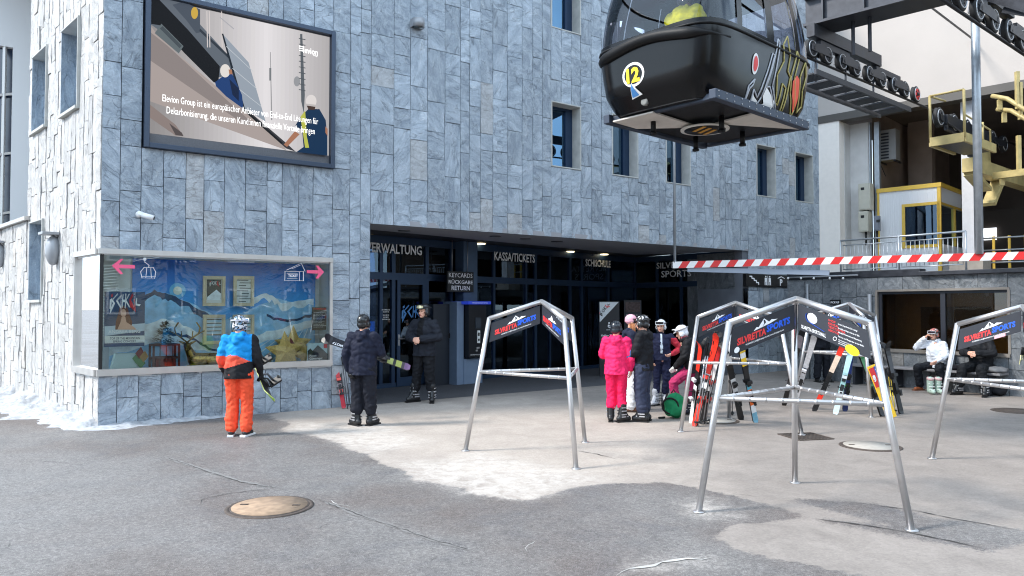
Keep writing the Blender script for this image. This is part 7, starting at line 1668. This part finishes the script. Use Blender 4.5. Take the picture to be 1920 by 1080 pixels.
        if O.get('goggles'):
            up_ = O.get('gog_up', .075); gz = up_
            m_ = MB(); pts = [H(.112*math.sin(a), -.018+.13*math.cos(a), gz-.01+.0*a) for a in [i*2*math.pi/28 for i in range(29)]]; m_.tube(pts, .011, pal(O.get('strap', (40, 40, 44)), .7), 6); go = m_.build('goggle_strap', t)
            m_ = MB(); n = 12; vs = []
            for i in range(n+1):
                a = -.75+1.5*i/n
                for zz in (-.035, .035): vs.append(H(.125*math.sin(a), -.012+.148*math.cos(a), gz-.005+zz*(1-.3*abs(a))))
            m_.add(vs, [(2*i, 2*i+2, 2*i+3, 2*i+1) for i in range(n)], pal(O['goggles'], .12, .3), True)
            m_.tube([vs[2*i] for i in range(n+1)]+[vs[2*i+1] for i in range(n, -1, -1)]+[vs[0]], .009, pal(O.get('gframe', (40, 40, 44)), .5), 6); m_.build('goggles', t)
    elif O.get('beanie'):
        me = blob([(H(0, -.02, .06), (.095, .112, .10), HM), (H(0, -.02, .03), (.098, .115, .04), HM)], .012, 1, cloth(O['beanie']), 'beanie'); link('beanie', me, t)
    elif O.get('hair'):
        me = blob([(H(0, -.025, .045), (.09, .105, .095), HM), (H(0, -.07, -.02), (.08, .05, .09), HM)], .012, 1, pal(O['haircol'], .8), 'hair'); link('hair', me, t)
    if O.get('longhair'):
        m_ = MB(); rr = random.Random(1)
        for k in range(26): 
            s = -1 if k % 2 else 1; a0 = H(s*rr.uniform(.06, .085), rr.uniform(-.05, .05), -.01); m_.tube([a0, a0+HM @ Vector((s*.015, .01, -.09)), a0+HM @ Vector((s*rr.uniform(.0, .03), rr.uniform(.0, .05), -.2))], .009, pal(O['haircol'], .7), 5)
        m_.build('hair', t)
    return t
def rule_snb(c):     # blue top, orange chevron, black bottom; right sleeve (+x) black
    if c.x > .20: return 2
    if c.x < -.19: return 0 if c.z > 1.18 else (1 if c.z > 1.0 else 2)
    z1 = 1.20-max(0, c.x)*.55-max(0, -.1-c.x)*.4; z0 = 1.05+c.x*.3
    return 0 if c.z > z1 else (1 if c.z > z0 else 2)
p = G(447, 817); a1 = math.radians(-10)
t1 = person('person seen from behind in blue, orange and black jacket and orange trousers, carrying a snowboard', (p.x, p.y, 0), R(4),
       dict(kl=(-.09, .03, .5), kr=(.115, .03, .5), al=(-.10, -.02, .10), ar=(.12, -.04, .10), tl=(-.15, 1, 0), tr=(.25, 1, 0), el=(-.27, .02, 1.15), wl=(-.25, .15, .95), er=(.27, -.02, 1.16), wr=(.29, .10, .92), look=(.18, 1, -.05), cl=.9, cr=1.1, pl=(0, .5, 1), pr=(-1, 0, .3)),
       dict(pants=(238, 84, 52), jacket=(22, 138, 206), jmats=[(232, 88, 66), (26, 26, 30)], jrule=rule_snb, bulk=1.0, hemz=-.05, helmet=(216, 216, 220), hmats=[(26, 26, 30), (120, 150, 176)], goggles=(90, 150, 190), gframe=(220, 220, 224), strap=(200, 200, 210), gloves=(26, 26, 28), shoes=True, boots=(30, 30, 32), sole=(228, 228, 228), legw=1.05, hem=.03), scale=.955)
# snowboard under his right arm
t = thing('snowboard', 'black and lime snowboard seen edge on under the arm of the person in orange trousers', 'snowboard', (0, 0, 0)); L = 1.45
m_ = MB(); n = 28; vs = []
for i in range(n+1):
    u = i/n; e = min(u, 1-u); hw = .125*(1-.12*(1-abs(2*u-1)))*(1 if e > .1 else math.sqrt(max(.02, 1-((.1-e)/.1)**2))); cv = max(0, (.12-e)/.12)**2*.05
    for s_, yy in ((-1, 0), (1, 0), (1, .012), (-1, .012)): vs.append((s_*hw, cv+yy, L*u))
lime = pal((150, 210, 50), .4); bkb = pal((24, 24, 26), .4)
for i in range(n):
    b_ = i*4; q = vs[b_:b_+8]; m_.add(q, [(0, 4, 5, 1)], lime if i < 9 or i > 20 else pal((216, 216, 190), .4)); m_.add(q, [(3, 2, 6, 7)], bkb); m_.add(q, [(0, 3, 7, 4), (1, 5, 6, 2)], pal((196, 206, 120), .4))
m_.add(vs[:4], [(0, 1, 2, 3)], lime); m_.add(vs[-4:], [(3, 2, 1, 0)], lime); m_.build('deck', t, fixn=True)
for zc_ in (.45, 1.0):
    m_ = MB(); m_.box((0, .03, zc_), (.2, .03, .12), black); m_.tube([(-.1, .03, zc_-.05), (-.13, .12, zc_-.05), (-.12, .19, zc_), (-.06, .22, zc_+.02)], .014, black, 6); m_.box((-.11, .14, zc_-.01), (.03, .18, .12), black); m_.tube([(.1, .03, zc_+.03), (.06, .12, zc_+.03), (-.1, .12, zc_+.03)], .017, pal((90, 90, 94), .5), 6); m_.tube([(.1, .03, zc_-.03), (.04, .09, zc_-.04), (-.1, .09, zc_-.03)], .014, black, 6); m_.build('binding', t)
lo = D(507, 752, 10.55); hi = D(462, 640, 11.6); hi = lo+(hi-lo).normalized()*L; orient(t, lo, hi, (1, -.1, .35))
# ---- P2
p = G(680, 799)
person('person seen from behind in navy jacket holding skis and poles', (p.x, p.y, 0), R(-12),
       dict(kl=(-.10, .03, .5), kr=(.11, .03, .5), al=(-.11, .02, .10), ar=(.10, .10, .10), tl=(-.75, .5, 0), tr=(.3, 1, 0), el=(-.28, -.03, 1.15), wl=(-.27, .06, .88), er=(.28, .06, 1.17), wr=(.19, .30, 1.12), look=(.1, 1, 0), cl=1.2, cr=1.1, pl=(1, .2, 0), pr=(-.3, 0, 1)),
       dict(pants=(24, 26, 36), jacket=(24, 28, 46), hemz=-.08, bulk=1.08, helmet=(24, 24, 26), gloves=(20, 20, 22), boots=(26, 26, 28), hem=.16, legw=1.1), scale=.96)
a = D(606, 633, 11.75); b = D(768, 690, 12.25)
dv = (b-a).normalized(); a0_ = a
sk_ = skis(b, a, 'black skis with white lettering carried under the arm of the person in navy', [(.06, (110, 80, 120)), (.10, (60, 50, 60)), (.16, (150, 160, 80)), (.19, BLK), (.27, (150, 160, 90)), (.45, BLK), (1, (28, 26, 34))], (70, 70, 74), face=(0, -.9, .5), w=.05)
L = (b-a).length
m_ = MB(); m_.text('ATOMIC RACE', (.016, .0185, L*.90), (0, 0, -1), (1, 0, 0), lm, width=.42, height=.04, bold=.03); m_.build('lettering', sk_)
poles(G(690, 772)+Vector((0, 0, .18)), D(656, 703, 11.25), 'dark ski poles held in the left hand of the person in navy', (70, 72, 80), sep=.03)
# ---- P3
p = G(795, 754)
person('smiling man in black jacket and helmet with hands together in front of the glass door', (p.x, p.y, 0), math.pi+R(-22), 
       dict(kl=(-.13, .03, .5), kr=(.13, .03, .5), al=(-.16, -.01, .10), ar=(.17, .02, .10), tl=(-.5, 1, 0), tr=(.5, 1, 0), el=(-.31, .02, 1.17), wl=(-.07, .25, 1.15), er=(.31, .02, 1.17), wr=(.07, .25, 1.13), look=(.25, 1, .02), cl=.8, cr=.8, pl=(.3, -1, 0), pr=(-.3, -1, 0)),
       dict(pants=(20, 21, 26), jacket=(32, 35, 44), jmats=[(14, 14, 18)], jrule=lambda c: 1 if abs(c.x) < .06 and c.y > .09 and c.z > 1.05 else 0, hemz=-.06, bulk=1.03, helmet=(26, 27, 32), goggles=(226, 220, 180), gframe=(30, 30, 34), gog_up=.09, boots=(28, 28, 30), collar=(16, 16, 20), hem=.16), scale=1.06)
# ---- pink woman
p = G(1156, 791)
person('person seen from behind in bright pink jacket and trousers with black helmet', (p.x, p.y, 0), R(-14),
       dict(kl=(-.09, .04, .5), kr=(.09, .04, .5), al=(-.10, .0, .10), ar=(.09, -.02, .10), tl=(-.1, 1, 0), tr=(.8, .7, 0), el=(-.25, .06, 1.17), wl=(-.12, .22, 1.2), er=(.26, -.01, 1.15), wr=(.25, .07, .91), look=(.25, 1, 0), cl=.8),
       dict(pants=(232, 28, 84), jacket=(236, 40, 100), hemz=-.06, bulk=1.0, helmet=(34, 38, 46), boots=(26, 26, 28), buckle=(190, 190, 196), legw=1.0, hem=.2, jfr=9), scale=.90)
# ---- woman in pink beanie
p = G(1183, 771)
person('person in pink beanie and white trousers mostly hidden behind the pink skier', (p.x, p.y, 0), R(-95),
       dict(tl=(-.1, 1, 0), tr=(.1, 1, 0), el=(-.2, .1, 1.18), wl=(-.08, .25, 1.32), look=(0, 1, 0)),
       dict(pants=(220, 220, 222), jacket=(36, 40, 60), beanie=(238, 176, 190), longhair=True, haircol=(170, 110, 70), shoes=True, boots=(110, 70, 50), sole=(60, 44, 36), legw=1.1, hem=.02), vox=.013, scale=.945)
# ---- man in black jacket
p = G(1207, 790)
person('man in black jacket and slate blue trousers with black helmet facing left', (p.x, p.y, 0), R(62),
       dict(kl=(-.09, .03, .5), kr=(.1, .03, .5), al=(-.09, -.02, .10), ar=(.10, .0, .10), tl=(-.1, 1, 0), tr=(.0, 1, 0), el=(-.25, .05, 1.17), wl=(-.2, .22, 1.05), er=(.27, -.02, 1.14), wr=(.25, .10, .92), look=(.1, 1, -.12), cl=.9, cr=1.2),
       dict(pants=(50, 56, 76), pmats=[(196, 60, 84)], prule=lambda c: 1 if (c.y > .07 and .38 < c.z < .62 and abs(c.x-.1) < .12 and noise.noise(c*9) > .1) else 0, jacket=(24, 25, 30), jmats=[(60, 90, 140)], jrule=lambda c: 1 if c.y > .12 and .95 < c.z < 1.3 and c.x < .02 else 0, hemz=-.04, bulk=1.05, helmet=(22, 22, 24), hmats=[(22, 22, 26), (200, 200, 204)], goggles=(170, 30, 36), gframe=(30, 30, 34), gog_up=.065, boots=(26, 26, 28), hem=.12, legw=1.15), scale=.95)
# ---- navy woman
p = G(1240, 760)
person('woman in navy suit with red jacket tied open, hand on hip and white helmet', (p.x, p.y, 0), math.pi+R(-8),
       dict(kl=(-.10, .04, .5), kr=(.09, .03, .5), al=(-.06, -.04, .10), ar=(.11, .02, .10), tl=(-.2, 1, 0), tr=(.6, 1, 0), el=(-.40, -.07, 1.17), wl=(-.19, .07, 1.06), er=(.25, -.02, 1.14), wr=(.2, .12, .95), look=(.35, 1, -.05), cl=.8, pl=(1, 0, 0)),
       dict(pants=(26, 30, 58), jacket=(30, 34, 60), jmats=[(190, 50, 66), (196, 206, 216)], jrule=lambda c: (1 if (c.x < -.20 or (c.x > .24) or c.y < -.05) and c.z < 1.4 else (2 if abs(c.x-.0) < .022+.02*noise.noise(c*12) and c.y > .08 and c.z > 1.08 else 0)), hemz=.04, bulk=.93, helmet=(226, 226, 228), goggles=(40, 40, 44), gframe=(220, 220, 224), strap=(40, 40, 44), gog_up=.08, boots=(190, 192, 198), buckle=(120, 124, 130), hem=.2, hood=False, legw=.95), scale=.895)
# ---- white helmet person
p = G(1297, 779)
person('person in white helmet, black jacket and crimson trousers looking down left of the rack', (p.x, p.y, 0), R(78),
       dict(pelvis=(0, -.02, .90), chest=(0, .06, 1.2), neck=(0, .12, 1.40), head=(0, .18, 1.54), hl=(-.09, 0, .88), hr=(.09, 0, .88), kl=(-.1, .34, .60), al=(-.1, .26, .22), sl=(-.175, .08, 1.34), sr=(.175, .08, 1.34), el=(-.24, .12, 1.1), er=(.24, .12, 1.08), wl=(-.12, .30, .90), wr=(.1, .28, .90), look=(.0, 1, -.35), cl=.5, cr=.5, tl=(0, 1, 0), tr=(0, 1, 0)),
       dict(pants=(168, 44, 92), jacket=(24, 24, 28), hemz=-.05, helmet=(232, 232, 236), goggles=(40, 40, 44), gframe=(210, 210, 214), strap=(150, 150, 158), gloves=(222, 222, 220), boots=(40, 44, 60), hem=.18, bulk=.98, collar=(190, 90, 110)), scale=.90)
# ---- man behind the rear rack
p = G(1541, 716)
person('man in black seen between the racks, his head hidden by a board', (p.x, p.y, 0), math.pi+R(10),
       dict(el=(-.27, .03, 1.16), wl=(-.1, .22, 1.1), er=(.27, .03, 1.16), wr=(.1, .22, 1.1), al=(-.13, 0, .1), ar=(.13, 0, .1)),
       dict(pants=(24, 26, 34), jacket=(28, 30, 38), helmet=(30, 30, 34), boots=(24, 24, 26), shoes=True, sole=(30, 30, 30), hem=.05, legw=1.05), vox=.014)
# ---- seated pair
sdir = math.atan2(WN.y, WN.x)-math.pi/2
def seated(px, lab, J, O, scale=1.0, off=.20):
    s_ = Ws(px, 690)[0]; q = Pw(s_, 0, off); JJ = dict(pelvis=(0, .0, .60), chest=(0, .05, .92), neck=(0, .09, 1.14), head=(0, .13, 1.29), hl=(-.095, .04, .57), hr=(.095, .04, .57), kl=(-.17, .44, .55), kr=(.17, .44, .55), al=(-.17, .42, .10), ar=(.17, .42, .10), sl=(-.18, .08, 1.07), sr=(.18, .08, 1.07), tl=(-.3, 1, 0), tr=(.3, 1, 0)); JJ.update(J)
    return person(lab, (q.x, q.y, 0), sdir, JJ, O, scale=scale, vox=.012)
seated(1765, 'seated person in white jacket and patterned helmet holding a phone to the ear', dict(al=(-.26, .28, .10), ar=(.27, .24, .10), kl=(-.24, .42, .54), kr=(.24, .42, .54), er=(.38, .15, .98), wr=(.15, .22, 1.22), el=(-.26, .12, .84), wl=(-.16, .36, .70), pr=(-1, 0, 0), look=(.05, 1, -.08), cr=.9), dict(pants=(24, 26, 32), jacket=(222, 226, 234), helmet=(200, 120, 110), hmats=[(60, 40, 40), (220, 214, 210)], goggles=(60, 50, 60), gframe=(200, 200, 204), gog_up=.07, shoes=True, boots=(150, 84, 50), sole=(120, 70, 46), hem=.04, hemz=-.02), .95)
seated(1848, 'seated man in black padded jacket with hands in his lap, head behind a board', dict(el=(-.28, .16, .86), wl=(-.05, .36, .86), er=(.28, .16, .86), wr=(.06, .38, .84), al=(-.22, .40, .10), ar=(.26, .42, .10), pl=(.2, -1, 0), pr=(-.2, -1, 0), cl=.7, cr=.7), dict(pants=(24, 26, 30), jacket=(26, 27, 31), hair=True, haircol=(60, 44, 34), boots=(28, 28, 30), hem=.14, hemz=-.02, bulk=1.08), 1.02)
# ski boots of the white jacket person standing in front
t = thing('ski_boots', 'white and pale green ski boots between the feet of the person in white', 'ski boots', (G(1752, 739).x, G(1752, 739).y, 0))
for k in (-1, 1):
    c = [((k*.085, .03, .065), .05, (k*.085, -.12, .06), .045), ((k*.085, .02, .08), .058, (k*.085, .0, .30), .068)]
    me = blob(c, .012, 1, pal((170, 190, 176), .4), 'boot'); o = link('boot', me, t); m_ = MB()
    for hh in (.1, .16, .22): m_.bar((k*.085-.055, -.075+(hh-.1)*.3, hh), (k*.085+.055, -.075+(hh-.1)*.3, hh), .02, .016, pal((230, 230, 226), .4))
    m_.tube([(k*.085, -.0, .3), (k*.085, -.01, .345)], .07, pal((206, 170, 170), .6), 12); m_.build('buckles', o)
# ---- passenger in the cabin (yellow jacket), sits with the back to the left end window
q = cor(-HLn*.52, -.02, .24)
person('gondola passenger in a yellow jacket seated with the back to the end window', (q.x, q.y, q.z), math.atan2(ga.y, ga.x)-math.pi/2,
       dict(pelvis=(0, .0, .62), chest=(0, .02, .94), neck=(0, .04, 1.16), head=(0, .07, 1.31), hl=(-.095, .04, .58), hr=(.095, .04, .58), kl=(-.15, .45, .55), kr=(.15, .45, .55), al=(-.15, .45, .10), ar=(.15, .45, .10), sl=(-.18, .03, 1.09), sr=(.18, .03, 1.09), el=(-.25, .12, .86), er=(.25, .12, .86), wl=(-.12, .34, .72), wr=(.12, .34, .72)),
       dict(pants=(40, 40, 48), jacket=(228, 222, 24), helmet=(60, 60, 66), bulk=1.25, hemz=-.02), vox=.013)
# ================================================================== SURROUNDINGS BEHIND THE CAMERA (seen in the window reflections)
t = thing('pension_house', 'pale house with white framed windows reflected in the display window', 'house', (25, -10, 0), R(58)); hw_ = mat('pale_house_render', (150, 140, 116), .8, var=.05, vs=1)
MB().box((0, 0, 5), (16, 8, 10), hw_).build('wall', t)
m_ = MB(); m_.poly([Vector((-8.6, 4.8, 10)), Vector((8.6, 4.8, 10)), Vector((8.6, -4.8, 10)), Vector((-8.6, -4.8, 10))], mat('dark_roof', (70, 60, 56), .8), .2, (0, 0, 1)); m_.poly([Vector((-8.6, 4.8, 10.1)), Vector((8.6, 4.8, 10.1)), Vector((8.6, 0, 12.6)), Vector((-8.6, 0, 12.6))], snow, .1); m_.build('roof', t)
for i in range(5):
    for z in (2.2, 5.2, 8.2):
        m_ = MB(); x = -6.4+i*3.2; m_.box((x, 4.03, z), (1.5, .1, 1.5), white); w = m_.build('window', t); m_ = MB(); m_.box((x-.34, 4.09, z), (.56, .04, 1.2), pal((40, 52, 66), .1)); m_.box((x+.34, 4.09, z), (.56, .04, 1.2), pal((40, 52, 66), .1)); m_.build('pane', w)
def spruce(x, y, h, lab):
    t = thing('spruce_tree', lab, 'tree', (x, y, 0), group='spruces opposite the ticket building'); MB().tube([(0, 0, 0), (0, 0, h)], .2, mat('bark', (70, 54, 44), .9), 8, rs=[.22, .03]).build('trunk', t)
    rr = random.Random(int(x*10)); gm = mat('spruce_needles', (38, 58, 44), .8, var=.4, vs=3); m_ = MB()
    for k in range(1500):
        u = rr.random()**.8; z = h*(.12+.86*u); rad = (1-u)*h*.24*rr.uniform(.25, 1)+.1; a = rr.random()*6.283; p = Vector((rad*math.cos(a), rad*math.sin(a), z)); d = Vector((math.cos(a), math.sin(a), rr.uniform(-.6, .1))).normalized()*rr.uniform(.35, .7); s_ = d.cross(Vector((0, 0, 1))).normalized()*.1
        m_.add([p-s_, p+s_, p+d+s_*.3, p+d-s_*.3], [(0, 1, 2, 3)], gm)
    m_.build('crown', t)
spruce(9, -7.5, 9, 'smallest spruce opposite, nearest to the camera'); spruce(13.5, -5.5, 11, 'second spruce opposite, left in front of the pale house'); spruce(19.5, -2.5, 12, 'third spruce opposite, right in front of the pale house')
for i, (x, y, w, h) in enumerate(((-12, -24, 18, 8), (3, -26, 16, 9))):
    t = thing('village_house', ('cream village house far left opposite the plaza', 'ochre village house straight opposite the ticket building')[i], 'house', (x, y, 0)); MB().box((0, 0, h/2), (w, 10, h), pal(((214, 206, 196), (196, 170, 130))[i], .8)).build('wall', t); MB().poly([Vector((-w/2-1, 6, h)), Vector((w/2+1, 6, h)), Vector((w/2+1, 0, h+3)), Vector((-w/2-1, 0, h+3))], snow, .2).poly([Vector((-w/2-1, -6, h)), Vector((w/2+1, -6, h)), Vector((w/2+1, 0, h+3)), Vector((-w/2-1, 0, h+3))], snow, .2).build('roof', t)
    for k in range(4):
        for z in (2, 5):
            m_ = MB(); m_.box((-w/2+2.5+k*(w-5)/3, 5.03, z), (1.3, .1, 1.4), pal((60, 70, 84), .15)); m_.build('window', t)

scene.collection.children.link(col)
